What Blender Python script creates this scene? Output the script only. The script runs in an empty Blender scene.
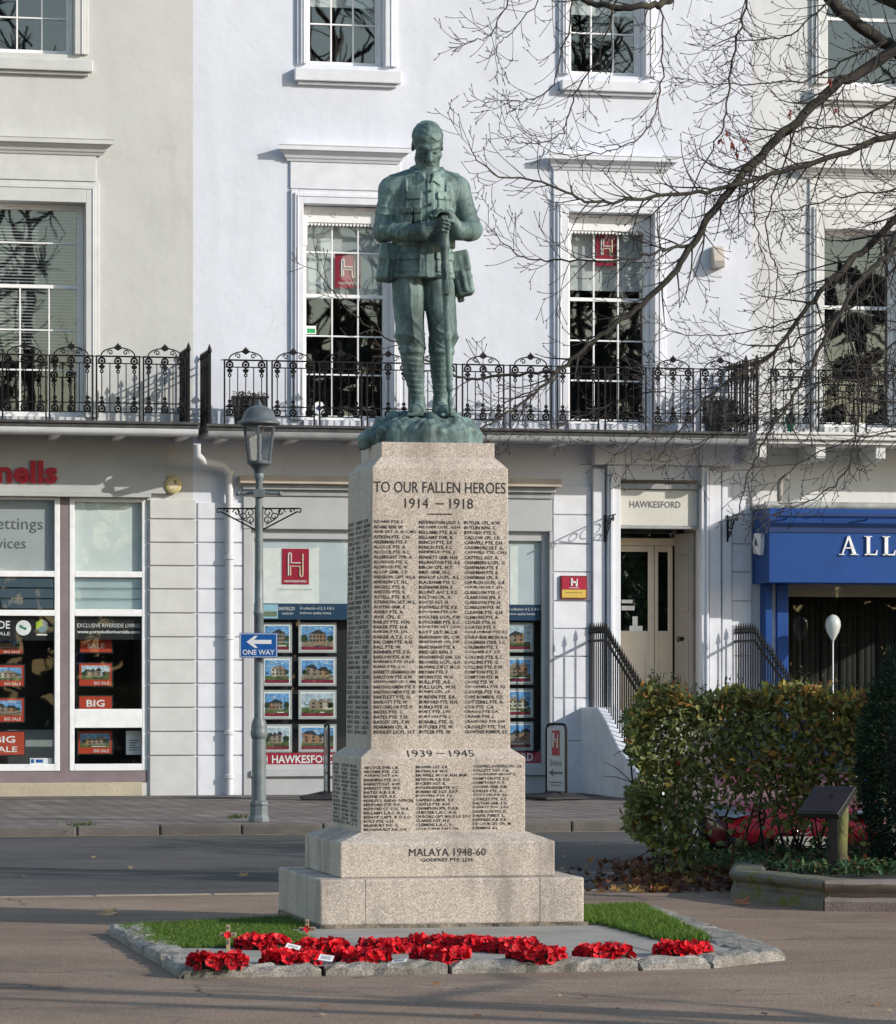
import bpy, math, random
import numpy as np
from mathutils import Vector, Matrix
R = math.radians
random.seed(7)
S = bpy.context.scene
COL = S.collection
# ------------------------------------------------------------------ camera, sky, sun, exposure
FPX, HOR, CAMH, W0, H0 = 3600.0, 689.0, 1.6, 896, 1024
cd = bpy.data.cameras.new('camera'); cam = bpy.data.objects.new('camera', cd); COL.objects.link(cam)
cam.location = (0, 0, CAMH); cam.rotation_euler = (R(90), 0, 0)
cd.sensor_fit = 'HORIZONTAL'; cd.sensor_width = 36; cd.lens = FPX/W0*36
cd.shift_y = (HOR-512)/W0; cd.clip_start = .5; cd.clip_end = 2000
S.camera = cam
PHI = R(11.9); Y0 = 52.9
EU = Vector((math.cos(PHI), math.sin(PHI), 0)); EN = Vector((math.sin(PHI), -math.cos(PHI), 0))
SAZ, SEL = R(54), R(22)
sund = (EN*math.cos(SAZ)+EU*math.sin(SAZ))*math.cos(SEL)+Vector((0, 0, math.sin(SEL)))
wd = bpy.data.worlds.new('World'); S.world = wd; wd.use_nodes = True
nt = wd.node_tree; nt.nodes.clear()
sk = nt.nodes.new('ShaderNodeTexSky'); sk.sky_type = 'NISHITA'; sk.sun_disc = False
sk.sun_elevation = SEL; sk.sun_rotation = math.atan2(sund.x, sund.y)
sk.air_density = 1.3; sk.dust_density = .6; sk.ozone_density = 1.0
bg = nt.nodes.new('ShaderNodeBackground'); bg.inputs[1].default_value = .15
wo = nt.nodes.new('ShaderNodeOutputWorld')
nt.links.new(sk.outputs[0], bg.inputs[0]); nt.links.new(bg.outputs[0], wo.inputs[0])
sl = bpy.data.lights.new('sun', 'SUN'); sl.energy = 3.5; sl.angle = R(.5); sl.color = (1, .94, .86)
so = bpy.data.objects.new('sun', sl); COL.objects.link(so); so.location = (20, -10, 30)
so.rotation_euler = sund.to_track_quat('Z', 'Y').to_euler()
S.view_settings.view_transform = 'Standard'; S.view_settings.look = 'None'
S.view_settings.gamma = 1; S.view_settings.exposure = .30; S.view_settings.use_curve_mapping = False

# ------------------------------------------------------------------ frames: facade frame (u right, y into the building, z up)
class Frame:
    def __init__(s, o, rz): s.o = Vector(o); s.rz = rz; s.m = Matrix.Rotation(rz, 3, 'Z')
    def w(s, p): return s.o + s.m @ Vector(p)
FAC = Frame((0, Y0, 0), PHI); WLD = Frame((0, 0, 0), 0)
def fu(px, v=0.0):
    k = (px-448)/FPX
    return (k*(Y0-v*math.cos(PHI))-v*math.sin(PHI))/(math.cos(PHI)-k*math.sin(PHI))
def fz(px, py, v=0.0):
    u = fu(px, v); Y = Y0-v*math.cos(PHI)+u*math.sin(PHI)
    return CAMH-(py-HOR)/FPX*Y
def wp(px, py, D): return Vector(((px-448)/FPX*D, D, CAMH-(py-HOR)/FPX*D))
def gp(px, py, z=0.0):
    D = (CAMH-z)*FPX/(py-HOR); return Vector(((px-448)/FPX*D, D, z))

# ------------------------------------------------------------------ mesh builder
ORG = {}; FRM = {}
class MB:
    def __init__(s): s.v = []; s.f = []; s.mi = []; s.cur = 0
    def add(s, vs, fs):
        n = len(s.v); s.v.extend([tuple(p) for p in vs])
        for f in fs: s.f.append(tuple(i+n for i in f)); s.mi.append(s.cur)
        return s
    def m(s, i): s.cur = i; return s
    def box(s, x0, x1, y0, y1, z0, z1):
        if x0 > x1: x0, x1 = x1, x0
        if y0 > y1: y0, y1 = y1, y0
        if z0 > z1: z0, z1 = z1, z0
        return s.add([(x0,y0,z0),(x1,y0,z0),(x1,y1,z0),(x0,y1,z0),(x0,y0,z1),(x1,y0,z1),(x1,y1,z1),(x0,y1,z1)],
              [(0,3,2,1),(4,5,6,7),(0,1,5,4),(1,2,6,5),(2,3,7,6),(3,0,4,7)])
    def obox(s, c, ax, ay, az):
        c, ax, ay, az = map(Vector, (c, ax, ay, az)); vs = []
        for k in (-1, 1):
            for i, j in ((-1,-1),(1,-1),(1,1),(-1,1)): vs.append(c+ax*i+ay*j+az*k)
        return s.add(vs, [(0,3,2,1),(4,5,6,7),(0,1,5,4),(1,2,6,5),(2,3,7,6),(3,0,4,7)])
    def quad(s, a, b, c, d): return s.add([a, b, c, d], [(0,1,2,3)])
    def rect(s, x0, x1, y, z0, z1): return s.quad((x0,y,z0),(x1,y,z0),(x1,y,z1),(x0,y,z1))
    def poly(s, pts): return s.add(pts, [tuple(range(len(pts)))])
    def prism(s, pts, d):      # polygon pts (3d) extruded by vector d
        n = len(pts); d = Vector(d); a = [Vector(p) for p in pts]; b = [p+d for p in a]
        fs = [tuple(range(n))[::-1], tuple(range(n, 2*n))]
        for i in range(n): j = (i+1) % n; fs.append((i, j, n+j, n+i))
        return s.add(a+b, fs)
    def tube(s, pts, r, n=6, cap=True):
        pts = [Vector(p) for p in pts]
        if not hasattr(r, '__len__'): r = [r]*len(pts)
        t0 = (pts[1]-pts[0]).normalized()
        ref = Vector((0,0,1)) if abs(t0.z) < .9 else Vector((1,0,0))
        nx = t0.cross(ref).normalized(); vs = []; fs = []
        for i, p in enumerate(pts):
            a = pts[max(i-1, 0)]; b = pts[min(i+1, len(pts)-1)]
            t = (b-a)
            t = t.normalized() if t.length > 1e-9 else t0
            nx = (nx-t*nx.dot(t))
            nx = nx.normalized() if nx.length > 1e-6 else t.orthogonal().normalized()
            ny = t.cross(nx)
            for k in range(n):
                an = 2*math.pi*k/n; vs.append(p+(nx*math.cos(an)+ny*math.sin(an))*r[i])
        for i in range(len(pts)-1):
            for k in range(n):
                l = (k+1) % n; fs.append((i*n+k, i*n+l, (i+1)*n+l, (i+1)*n+k))
        if cap:
            fs.append(tuple(range(n))[::-1]); fs.append(tuple(range((len(pts)-1)*n, len(pts)*n)))
        return s.add(vs, fs)
    def lathe(s, prof, c=(0,0,0), n=16, ph=0, sx=1, sy=1):
        c = Vector(c); vs = []; fs = []
        for r, z in prof:
            for k in range(n):
                a = 2*math.pi*k/n+ph; vs.append((c.x+r*math.cos(a)*sx, c.y+r*math.sin(a)*sy, c.z+z))
        for i in range(len(prof)-1):
            for k in range(n):
                l = (k+1) % n; fs.append((i*n+k, i*n+l, (i+1)*n+l, (i+1)*n+k))
        fs.append(tuple(range(n))[::-1]); fs.append(tuple(range((len(prof)-1)*n, len(prof)*n)))
        return s.add(vs, fs)
    def ball(s, c, r, nu=8, nv=5):
        if not hasattr(r, '__len__'): r = (r, r, r)
        pr = [(max(math.sin(math.pi*i/nv), .02), -math.cos(math.pi*i/nv)) for i in range(nv+1)]
        vs = []; fs = []
        for q, z in pr:
            for k in range(nu):
                a = 2*math.pi*k/nu; vs.append((c[0]+r[0]*q*math.cos(a), c[1]+r[1]*q*math.sin(a), c[2]+r[2]*z))
        for i in range(nv):
            for k in range(nu):
                l = (k+1) % nu; fs.append((i*nu+k, i*nu+l, (i+1)*nu+l, (i+1)*nu+k))
        fs.append(tuple(range(nu))[::-1]); fs.append(tuple(range(nv*nu, (nv+1)*nu)))
        return s.add(vs, fs)
    def ring(s, c, ax, az, R_, r, n=12, k=4):
        c, ax, az = Vector(c), Vector(ax), Vector(az)
        pts = [c+ax*math.cos(2*math.pi*i/n)*R_+az*math.sin(2*math.pi*i/n)*R_ for i in range(n+1)]
        return s.tube(pts, r, k, False)
    def text(s, body, o, ax, az, w=None, h=None, ext=0.0, align='C', bold=0.0, line=1.0, res=2, n=None):
        """flat lettering: o = anchor (left/centre of baseline box), w = total width, h = total height"""
        vs, fs = textmesh(body, ext, bold, line, res)
        if not len(vs): return s
        mn = vs.min(0); mx = vs.max(0); sz = mx-mn
        kz = (h/sz[1]) if h else (w/sz[0]); kx = (w/sz[0]) if w else kz
        o, ax, az = Vector(o), Vector(ax).normalized(), Vector(az).normalized(); nn = ax.cross(az)
        off = {'C': (mn[0]+mx[0])/2, 'L': mn[0], 'R': mx[0]}[align]
        out = [o+ax*((p[0]-off)*kx)+az*((p[1]-mn[1])*kz)+nn*(p[2]) for p in vs]
        return s.add(out, fs)
_T = {}
def textmesh(body, ext, bold, line, res):
    key = (body, ext, bold, line, res)
    if key in _T: return _T[key]
    cu = bpy.data.curves.new('lettering', 'FONT'); cu.body = body; cu.size = 1; cu.resolution_u = res
    cu.extrude = ext; cu.offset = bold; cu.space_line = line
    ob = bpy.data.objects.new('lettering', cu)
    me = bpy.data.meshes.new_from_object(ob)
    vs = np.array([v.co[:] for v in me.vertices]) if len(me.vertices) else np.zeros((0, 3))
    fs = [tuple(p.vertices) for p in me.polygons]
    bpy.data.objects.remove(ob); bpy.data.curves.remove(cu); bpy.data.meshes.remove(me)
    _T[key] = (vs, fs); return _T[key]

def _mesh(mb, name, mats, org, smooth):
    me = bpy.data.meshes.new(name); o = Vector(org)
    me.from_pydata([(p[0]-o.x, p[1]-o.y, p[2]-o.z) for p in mb.v], [], mb.f)
    for m in (mats if isinstance(mats, (list, tuple)) else [mats]): me.materials.append(m)
    if any(mb.mi): me.polygons.foreach_set('material_index', mb.mi)
    if smooth: me.polygons.foreach_set('use_smooth', [True]*len(mb.f))
    me.validate(); me.update(); return me
def finish(o, smooth, bevel):
    if bevel:
        b = o.modifiers.new('bevel', 'BEVEL'); b.width = bevel; b.segments = 2; b.limit_method = 'ANGLE'; b.angle_limit = R(40)
    if smooth == 'auto':
        e = o.modifiers.new('edges', 'EDGE_SPLIT'); e.split_angle = R(40)
def tag(o, label=None, cat=None, group=None, kind=None):
    for k, v in (('label', label), ('category', cat), ('group', group), ('kind', kind)):
        if v: o[k] = v
    return o
def thing(name, label, cat, loc=(0,0,0), frame=WLD, group=None, kind=None):
    o = bpy.data.objects.new(name, None); COL.objects.link(o); o.empty_display_size = .2
    o.location = frame.w(loc); o.rotation_euler = (0, 0, frame.rz); ORG[o.name] = Vector(loc)
    return tag(o, label, cat, group, kind)
def part(mb, name, mats, parent, smooth=False, bevel=0, label=None, kind=None):
    org = ORG[parent.name]
    o = bpy.data.objects.new(name, _mesh(mb, name, mats, org, smooth)); COL.objects.link(o)
    o.parent = parent; ORG[o.name] = org; finish(o, smooth, bevel)
    return tag(o, label, None, None, kind)
def single(mb, name, mats, label, cat, loc=(0,0,0), frame=WLD, smooth=False, bevel=0, group=None, kind=None):
    o = bpy.data.objects.new(name, _mesh(mb, name, mats, loc, smooth)); COL.objects.link(o)
    o.location = frame.w(loc); o.rotation_euler = (0, 0, frame.rz); ORG[o.name] = Vector(loc); finish(o, smooth, bevel)
    return tag(o, label, cat, group, kind)
def copy_tree(o, parent=None):
    c = o.copy(); COL.objects.link(c)
    if parent: c.parent = parent
    for ch in list(o.children): copy_tree(ch, c)
    return c

# ------------------------------------------------------------------ materials
def _new(name):
    m = bpy.data.materials.new(name); m.use_nodes = True
    t = m.node_tree; return m, t, t.nodes['Principled BSDF']
def nd(t, kind, **kw):
    n = t.nodes.new('ShaderNode'+kind)
    for k, v in kw.items():
        if k in n.inputs: n.inputs[k].default_value = v
        else: setattr(n, k, v)
    return n
def c4(c): return (c[0], c[1], c[2], 1)
def mul(c, k): return tuple(max(0, x*k) for x in c)
def pmat(name, col, rough=.6, metal=0, var=.12, vs=3, col2=None, lo=.35, hi=.65, fine=0, fs=60, bump=0, bs=60, spec=.5, st=(1,1,1), bump2=0, b2s=4):
    m, t, p = _new(name)
    tc = nd(t, 'TexCoord'); mp = nd(t, 'Mapping'); mp.inputs['Scale'].default_value = st
    t.links.new(tc.outputs['Object'], mp.inputs[0])
    n1 = nd(t, 'TexNoise', Scale=vs, Detail=6, Roughness=.6); t.links.new(mp.outputs[0], n1.inputs[0])
    rp = nd(t, 'ValToRGB'); e = rp.color_ramp.elements
    e[0].position = lo; e[1].position = hi
    e[0].color = c4(mul(col, 1-var)) if col2 is None else c4(col)
    e[1].color = c4(mul(col, 1+var)) if col2 is None else c4(col2)
    t.links.new(n1.outputs[0], rp.inputs[0]); last = rp.outputs[0]
    if fine:
        n2 = nd(t, 'TexNoise', Scale=fs, Detail=3, Roughness=.7); t.links.new(tc.outputs['Object'], n2.inputs[0])
        r2 = nd(t, 'MapRange'); r2.inputs[1].default_value = .25; r2.inputs[2].default_value = .75
        r2.inputs[3].default_value = 1-fine; r2.inputs[4].default_value = 1+fine
        t.links.new(n2.outputs[0], r2.inputs[0])
        mx = nd(t, 'VectorMath', operation='MULTIPLY')
        t.links.new(last, mx.inputs[0]); t.links.new(r2.outputs[0], mx.inputs[1]); last = mx.outputs[0]
    t.links.new(last, p.inputs['Base Color'])
    p.inputs['Roughness'].default_value = rough; p.inputs['Metallic'].default_value = metal
    p.inputs['Specular IOR Level'].default_value = spec
    prev = None
    for bb, ss in ((bump, bs), (bump2, b2s)):
        if bb:
            n3 = nd(t, 'TexNoise', Scale=ss, Detail=4); t.links.new(tc.outputs['Object'], n3.inputs[0])
            b = nd(t, 'Bump', Strength=min(1, bb), Distance=.02); t.links.new(n3.outputs[0], b.inputs['Height'])
            if prev: t.links.new(prev.outputs[0], b.inputs['Normal'])
            t.links.new(b.outputs[0], p.inputs['Normal']); prev = b
    return m
def flat(name, col, rough=.5, metal=0, spec=.5):
    return pmat(name, col, rough, metal, var=.06, vs=8, spec=spec)
def glass_mat(name, tint=(.9,.93,.92), ior=1.55, wob=.0, rough=.01):
    m, t, p = _new(name); t.nodes.remove(p); out = t.nodes['Material Output']
    tr = nd(t, 'BsdfTransparent', Color=c4(tint)); gl = nd(t, 'BsdfGlossy', Color=(1,1,1,1), Roughness=rough)
    f0 = ((ior-1)/(ior+1))**2*1.6; fr = nd(t, 'LayerWeight', Blend=.5); pw = nd(t, 'Math', operation='POWER'); pw.inputs[1].default_value = 5
    ml = nd(t, 'Math', operation='MULTIPLY_ADD'); ml.inputs[1].default_value = 1-f0; ml.inputs[2].default_value = f0; mx = nd(t, 'MixShader')
    t.links.new(fr.outputs['Facing'], pw.inputs[0]); t.links.new(pw.outputs[0], ml.inputs[0]); t.links.new(ml.outputs[0], mx.inputs[0]); t.links.new(tr.outputs[0], mx.inputs[1]); t.links.new(gl.outputs[0], mx.inputs[2])
    if wob:
        tc = nd(t, 'TexCoord'); n = nd(t, 'TexNoise', Scale=2.2, Detail=1); b = nd(t, 'Bump', Strength=wob, Distance=.02)
        t.links.new(tc.outputs['Object'], n.inputs[0]); t.links.new(n.outputs[0], b.inputs['Height'])
        t.links.new(b.outputs[0], gl.inputs['Normal'])
    t.links.new(mx.outputs[0], out.inputs[0]); return m
def attr_mat(name, rough=.6, trans=0.0, bump=0, bs=80, spec=.3):
    m, t, p = _new(name)
    a = nd(t, 'Attribute', attribute_name='Col'); t.links.new(a.outputs['Color'], p.inputs['Base Color'])
    p.inputs['Roughness'].default_value = rough; p.inputs['Specular IOR Level'].default_value = spec
    if trans:
        out = t.nodes['Material Output']; tl = nd(t, 'BsdfTranslucent'); mx = nd(t, 'MixShader'); mx.inputs[0].default_value = trans
        t.links.new(a.outputs['Color'], tl.inputs[0]); t.links.new(p.outputs[0], mx.inputs[1]); t.links.new(tl.outputs[0], mx.inputs[2])
        t.links.new(mx.outputs[0], out.inputs[0])
    return m
def set_col(o, cols):   # one colour per face
    a = o.data.color_attributes.new('Col', 'FLOAT_COLOR', 'CORNER')
    n = np.zeros((len(o.data.loops), 4), np.float32); n[:, 3] = 1
    ls = np.empty(len(o.data.polygons), np.int32); lt = np.empty(len(o.data.polygons), np.int32)
    o.data.polygons.foreach_get('loop_start', ls); o.data.polygons.foreach_get('loop_total', lt)
    n[:, :3] = np.repeat(np.array(cols, np.float32), lt, axis=0)
    a.data.foreach_set('color', n.ravel())

def crack(t, tc, col, scale, width, dark):
    """hairline cracks with a shape of their own, broken up by noise"""
    n = nd(t, 'TexNoise', Scale=1.7, Detail=5); t.links.new(tc.outputs['Object'], n.inputs[0])
    mv = nd(t, 'VectorMath', operation='SCALE'); mv.inputs['Scale'].default_value = .55; t.links.new(n.outputs['Color'], mv.inputs[0])
    ad = nd(t, 'VectorMath', operation='ADD'); t.links.new(tc.outputs['Object'], ad.inputs[0]); t.links.new(mv.outputs[0], ad.inputs[1])
    v = nd(t, 'TexVoronoi', Scale=scale, feature='DISTANCE_TO_EDGE'); t.links.new(ad.outputs[0], v.inputs[0])
    lt = nd(t, 'Math', operation='LESS_THAN'); lt.inputs[1].default_value = width; t.links.new(v.outputs['Distance'], lt.inputs[0])
    m2 = nd(t, 'TexNoise', Scale=.6, Detail=3); t.links.new(tc.outputs['Object'], m2.inputs[0])
    gt = nd(t, 'MapRange'); gt.inputs[1].default_value = .5; gt.inputs[2].default_value = .62; gt.inputs[3].default_value = 0; gt.inputs[4].default_value = dark; t.links.new(m2.outputs[0], gt.inputs[0])
    ml = nd(t, 'Math', operation='MULTIPLY'); t.links.new(lt.outputs[0], ml.inputs[0]); t.links.new(gt.outputs[0], ml.inputs[1])
    mx = nd(t, 'Mix', data_type='RGBA'); t.links.new(ml.outputs[0], mx.inputs[0]); t.links.new(col, mx.inputs[6]); mx.inputs[7].default_value = (.02,.02,.02,1); return mx.outputs[2]
def wall_mat(name, col, stain=(.6,.6,.6), amt=.25):
    """painted render: trowel bump, faint ashlar joints, rain streaks with a shape of their own"""
    m, t, p = _new(name); tc = nd(t, 'TexCoord')
    n1 = nd(t, 'TexNoise', Scale=.55, Detail=8, Roughness=.65); t.links.new(tc.outputs['Object'], n1.inputs[0])
    mp = nd(t, 'Mapping'); mp.inputs['Scale'].default_value = (2.2, 2.2, .25); t.links.new(tc.outputs['Object'], mp.inputs[0])
    n2 = nd(t, 'TexNoise', Scale=1.6, Detail=6, Roughness=.6); t.links.new(mp.outputs[0], n2.inputs[0])
    r1 = nd(t, 'ValToRGB'); r1.color_ramp.elements[0].position = .3; r1.color_ramp.elements[1].position = .7
    r1.color_ramp.elements[0].color = c4(mul(col, .9)); r1.color_ramp.elements[1].color = c4(mul(col, 1.05))
    t.links.new(n1.outputs[0], r1.inputs[0])
    mr = nd(t, 'MapRange'); mr.inputs[1].default_value = .52; mr.inputs[2].default_value = .74; mr.inputs[3].default_value = 0; mr.inputs[4].default_value = amt*1.5
    t.links.new(n2.outputs[0], mr.inputs[0])
    mx = nd(t, 'Mix', data_type='RGBA'); t.links.new(mr.outputs[0], mx.inputs[0]); t.links.new(r1.outputs[0], mx.inputs[6]); mx.inputs[7].default_value = c4(stain)
    t.links.new(crack(t, tc, mx.outputs[2], .4, .003, .09), p.inputs['Base Color']); p.inputs['Roughness'].default_value = .75; p.inputs['Specular IOR Level'].default_value = .25
    # ashlar joint lines (x,z plane)
    sx = nd(t, 'SeparateXYZ'); t.links.new(tc.outputs['Object'], sx.inputs[0]); cb = nd(t, 'CombineXYZ')
    t.links.new(sx.outputs[0], cb.inputs[0]); t.links.new(sx.outputs[2], cb.inputs[1])
    br = nd(t, 'TexBrick', Scale=1.0); br.inputs['Mortar Size'].default_value = .004; br.inputs['Brick Width'].default_value = .95; br.inputs['Row Height'].default_value = .42
    br.inputs['Mortar Smooth'].default_value = .6
    t.links.new(cb.outputs[0], br.inputs[0])
    n3 = nd(t, 'TexNoise', Scale=14, Detail=8, Roughness=.7); t.links.new(tc.outputs['Object'], n3.inputs[0])
    n4 = nd(t, 'TexNoise', Scale=1.3, Detail=3); t.links.new(tc.outputs['Object'], n4.inputs[0])
    b1 = nd(t, 'Bump', Strength=.16, Distance=.02); t.links.new(n3.outputs[0], b1.inputs['Height'])
    b2 = nd(t, 'Bump', Strength=.25, Distance=.08); t.links.new(n4.outputs[0], b2.inputs['Height']); t.links.new(b1.outputs[0], b2.inputs['Normal'])
    inv = nd(t, 'MapRange'); inv.inputs[3].default_value = 1; inv.inputs[4].default_value = 0; t.links.new(br.outputs['Fac'], inv.inputs[0])
    b3 = nd(t, 'Bump', Strength=.12, Distance=.01); t.links.new(inv.outputs[0], b3.inputs['Height']); t.links.new(b2.outputs[0], b3.inputs['Normal'])
    t.links.new(b3.outputs[0], p.inputs['Normal']); return m
M = {}
M['white_wall'] = wall_mat('white_render', (.655,.68,.75), (.55,.57,.62), .3)
M['cream_wall'] = wall_mat('grey_cream_render', (.54,.545,.53), (.46,.45,.42), .3)
M['pale_wall'] = wall_mat('pale_cream_render', (.63,.635,.64), (.5,.49,.46), .35)
M['white_trim'] = pmat('white_trim_paint', (.67,.685,.73), .5, var=.06, vs=4, bump=.05, bs=30)
M['cream_trim'] = pmat('cream_trim_paint', (.55,.555,.545), .5, var=.06, vs=4, bump=.05, bs=30)
M['pale_trim'] = pmat('pale_trim_paint', (.62,.62,.61), .5, var=.06, vs=4, bump=.05, bs=30)
M['sash'] = flat('white_gloss_paint', (.8,.8,.8), .35)
M['upvc'] = flat('white_frame', (.78,.79,.8), .35)
M['mauve'] = pmat('mauve_paint', (.20,.155,.165), .6, var=.12)
M['beige_stone'] = pmat('beige_plinth', (.42,.37,.27), .8, var=.12, vs=2, fine=.12, fs=30, bump=.2, bs=40)
M['iron'] = pmat('black_iron', (.008,.008,.009), .6, 0, var=.3, vs=12, spec=.2)
M['lead'] = pmat('dark_lead_edge', (.05,.05,.05), .7, var=.4, vs=6)
M['gutter'] = pmat('grey_gutter', (.30,.31,.32), .5, var=.15, vs=5)
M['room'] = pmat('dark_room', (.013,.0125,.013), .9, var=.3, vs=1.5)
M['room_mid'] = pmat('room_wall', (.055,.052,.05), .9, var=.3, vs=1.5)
M['blind'] = pmat('pale_blind', (.62,.64,.64), .8, var=.08)
M['frost'] = pmat('frosted_film', (.60,.66,.66), .45, var=.06)
M['pane'] = glass_mat('window_glass', (.84,.87,.87), 1.85, .02)
M['shop_pane'] = glass_mat('shop_glass', (.9,.93,.92), 1.55, .02)
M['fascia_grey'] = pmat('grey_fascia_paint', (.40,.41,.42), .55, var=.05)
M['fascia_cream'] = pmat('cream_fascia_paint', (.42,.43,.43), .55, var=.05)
M['tan_strip'] = pmat('tan_strip', (.45,.38,.31), .6, var=.1)
M['red'] = flat('red_lettering', (.42,.008,.02), .4)
M['crimson'] = flat('crimson_vinyl', (.36,.012,.04), .4)
M['white_ink'] = flat('white_lettering', (.8,.8,.8), .5)
M['cream_ink'] = flat('cream_lettering', (.75,.68,.5), .5)
M['grey_ink'] = flat('grey_lettering', (.12,.13,.13), .5)
M['black'] = flat('black_vinyl', (.012,.012,.014), .45)
M['navy'] = flat('navy_vinyl', (.015,.05,.11), .4)
M['blue_paint'] = pmat('blue_shop_paint', (.008,.055,.225), .45, var=.1, vs=2, spec=.3)
M['blue_dark'] = pmat('dark_blue_paint_and_shade', (.007,.03,.12), .4, var=.1, vs=2)  # trough light paint, and the shadow strip drawn on the fascia
M['sign_blue'] = flat('blue_sign_face', (.01,.10,.36), .35)
M['orange'] = flat('orange_red_card', (.45,.045,.015), .45)
M['yellow'] = flat('yellow_panel', (.6,.42,.08), .5)
M['pipe'] = pmat('painted_pipe', (.6,.61,.63), .45, var=.08)
M['lamp_paint'] = pmat('grey_green_lamp_paint', (.14,.165,.17), .45, var=.2, vs=6, bump=.06, bs=30)
M['lamp_dark'] = pmat('dark_grey_lamp_roof', (.085,.10,.11), .45, var=.15, vs=6)
M['alu'] = flat('bare_metal', (.45,.46,.47), .35, .6)
M['dark_letter'] = flat('dark_incised_letters', (.022,.018,.016), .7)
M['acrylic'] = flat('acrylic_border', (.42,.44,.45), .2)
# ------------------------------------------------------------------ ground, road, pavement
def asphalt(name, c1, c2, patch, sc=.35, bump=.5, gs=90):
    m, t, p = _new(name); tc = nd(t, 'TexCoord')
    n1 = nd(t, 'TexNoise', Scale=sc, Detail=10, Roughness=.68); t.links.new(tc.outputs['Object'], n1.inputs[0])
    r = nd(t, 'ValToRGB'); e = r.color_ramp.elements; e[0].position = .32; e[1].position = .68; e[0].color = c4(c1); e[1].color = c4(c2)
    t.links.new(n1.outputs[0], r.inputs[0])
    n2 = nd(t, 'TexVoronoi', Scale=gs); t.links.new(tc.outputs['Object'], n2.inputs[0])
    n5 = nd(t, 'TexNoise', Scale=gs*.45, Detail=3, Roughness=.8); t.links.new(tc.outputs['Object'], n5.inputs[0])
    mr = nd(t, 'MapRange'); mr.inputs[1].default_value = .3; mr.inputs[2].default_value = .7; mr.inputs[3].default_value = .62; mr.inputs[4].default_value = 1.4
    t.links.new(n5.outputs[0], mr.inputs[0])
    vm = nd(t, 'VectorMath', operation='MULTIPLY'); t.links.new(r.outputs[0], vm.inputs[0]); t.links.new(mr.outputs[0], vm.inputs[1])
    mp = nd(t, 'Mapping'); mp.inputs['Scale'].default_value = (.35, 1.6, 1); t.links.new(tc.outputs['Object'], mp.inputs[0])
    n3 = nd(t, 'TexNoise', Scale=1.1, Detail=6, Roughness=.6); t.links.new(mp.outputs[0], n3.inputs[0])
    m2 = nd(t, 'MapRange'); m2.inputs[1].default_value = .52; m2.inputs[2].default_value = .72; t.links.new(n3.outputs[0], m2.inputs[0])
    mx = nd(t, 'Mix', data_type='RGBA'); t.links.new(m2.outputs[0], mx.inputs[0]); t.links.new(vm.outputs[0], mx.inputs[6]); mx.inputs[7].default_value = c4(patch)
    mx.clamp_factor = True
    sc2 = nd(t, 'Math', operation='MULTIPLY'); sc2.inputs[1].default_value = .6; t.links.new(m2.outputs[0], sc2.inputs[0]); t.links.new(sc2.outputs[0], mx.inputs[0])
    t.links.new(crack(t, tc, mx.outputs[2], .45, .006, .6), p.inputs['Base Color'])
    p.inputs['Roughness'].default_value = .85; p.inputs['Specular IOR Level'].default_value = .3
    b = nd(t, 'Bump', Strength=bump, Distance=.008); t.links.new(n2.outputs['Distance'], b.inputs['Height'])
    n6 = nd(t, 'TexNoise', Scale=3, Detail=5); t.links.new(tc.outputs['Object'], n6.inputs[0])
    b2 = nd(t, 'Bump', Strength=.35, Distance=.05); t.links.new(n6.outputs[0], b2.inputs['Height']); t.links.new(b.outputs[0], b2.inputs['Normal'])
    t.links.new(b2.outputs[0], p.inputs['Normal']); return m
M['plaza'] = asphalt('brown_grey_tarmac', (.175,.122,.088), (.315,.23,.168), (.13,.096,.072), .5)
M['road'] = asphalt('road_asphalt', (.058,.055,.054), (.10,.094,.09), (.13,.115,.10), .4)
M['earth'] = pmat('far_ground', (.08,.085,.05), .9, var=.3, vs=.2)
def brickpave():
    m, t, p = _new('brick_paving'); tc = nd(t, 'TexCoord')
    mp = nd(t, 'Mapping'); mp.inputs['Rotation'].default_value = (0, 0, R(45)); t.links.new(tc.outputs['Object'], mp.inputs[0])
    br = nd(t, 'TexBrick', Scale=1.0); br.inputs['Brick Width'].default_value = .4; br.inputs['Row Height'].default_value = .2; br.inputs['Mortar Size'].default_value = .02
    br.inputs['Color1'].default_value = (.12,.10,.092,1); br.inputs['Color2'].default_value = (.24,.2,.18,1); br.inputs['Mortar'].default_value = (.03,.027,.025,1)
    t.links.new(mp.outputs[0], br.inputs[0])
    n = nd(t, 'TexNoise', Scale=.8, Detail=8, Roughness=.7); t.links.new(tc.outputs['Object'], n.inputs[0])
    mr = nd(t, 'MapRange'); mr.inputs[1].default_value = .3; mr.inputs[2].default_value = .7; mr.inputs[3].default_value = .6; mr.inputs[4].default_value = 1.3; t.links.new(n.outputs[0], mr.inputs[0])
    vm = nd(t, 'VectorMath', operation='MULTIPLY'); t.links.new(br.outputs[0], vm.inputs[0]); t.links.new(mr.outputs[0], vm.inputs[1])
    t.links.new(vm.outputs[0], p.inputs['Base Color']); p.inputs['Roughness'].default_value = .85
    b = nd(t, 'Bump', Strength=.6, Distance=.01); b.invert = True; t.links.new(br.outputs['Fac'], b.inputs['Height']); t.links.new(b.outputs[0], p.inputs['Normal'])
    return m
M['paving'] = brickpave()
M['kerb'] = pmat('kerb_granite', (.115,.105,.095), .85, var=.25, vs=2, fine=.2, fs=50, bump=.4, bs=50)
M['yellow_line'] = pmat('worn_yellow_line', (.42,.33,.14), .8, var=.3, vs=6)
VK, VN = 11.05, 23.9
ZP = .05
g = MB().quad((-300,-250,-.075),(300,-250,-.075),(300,200,-.075),(-300,200,-.075))
single(g, 'ground', M['earth'], None, None, kind='structure')
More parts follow.
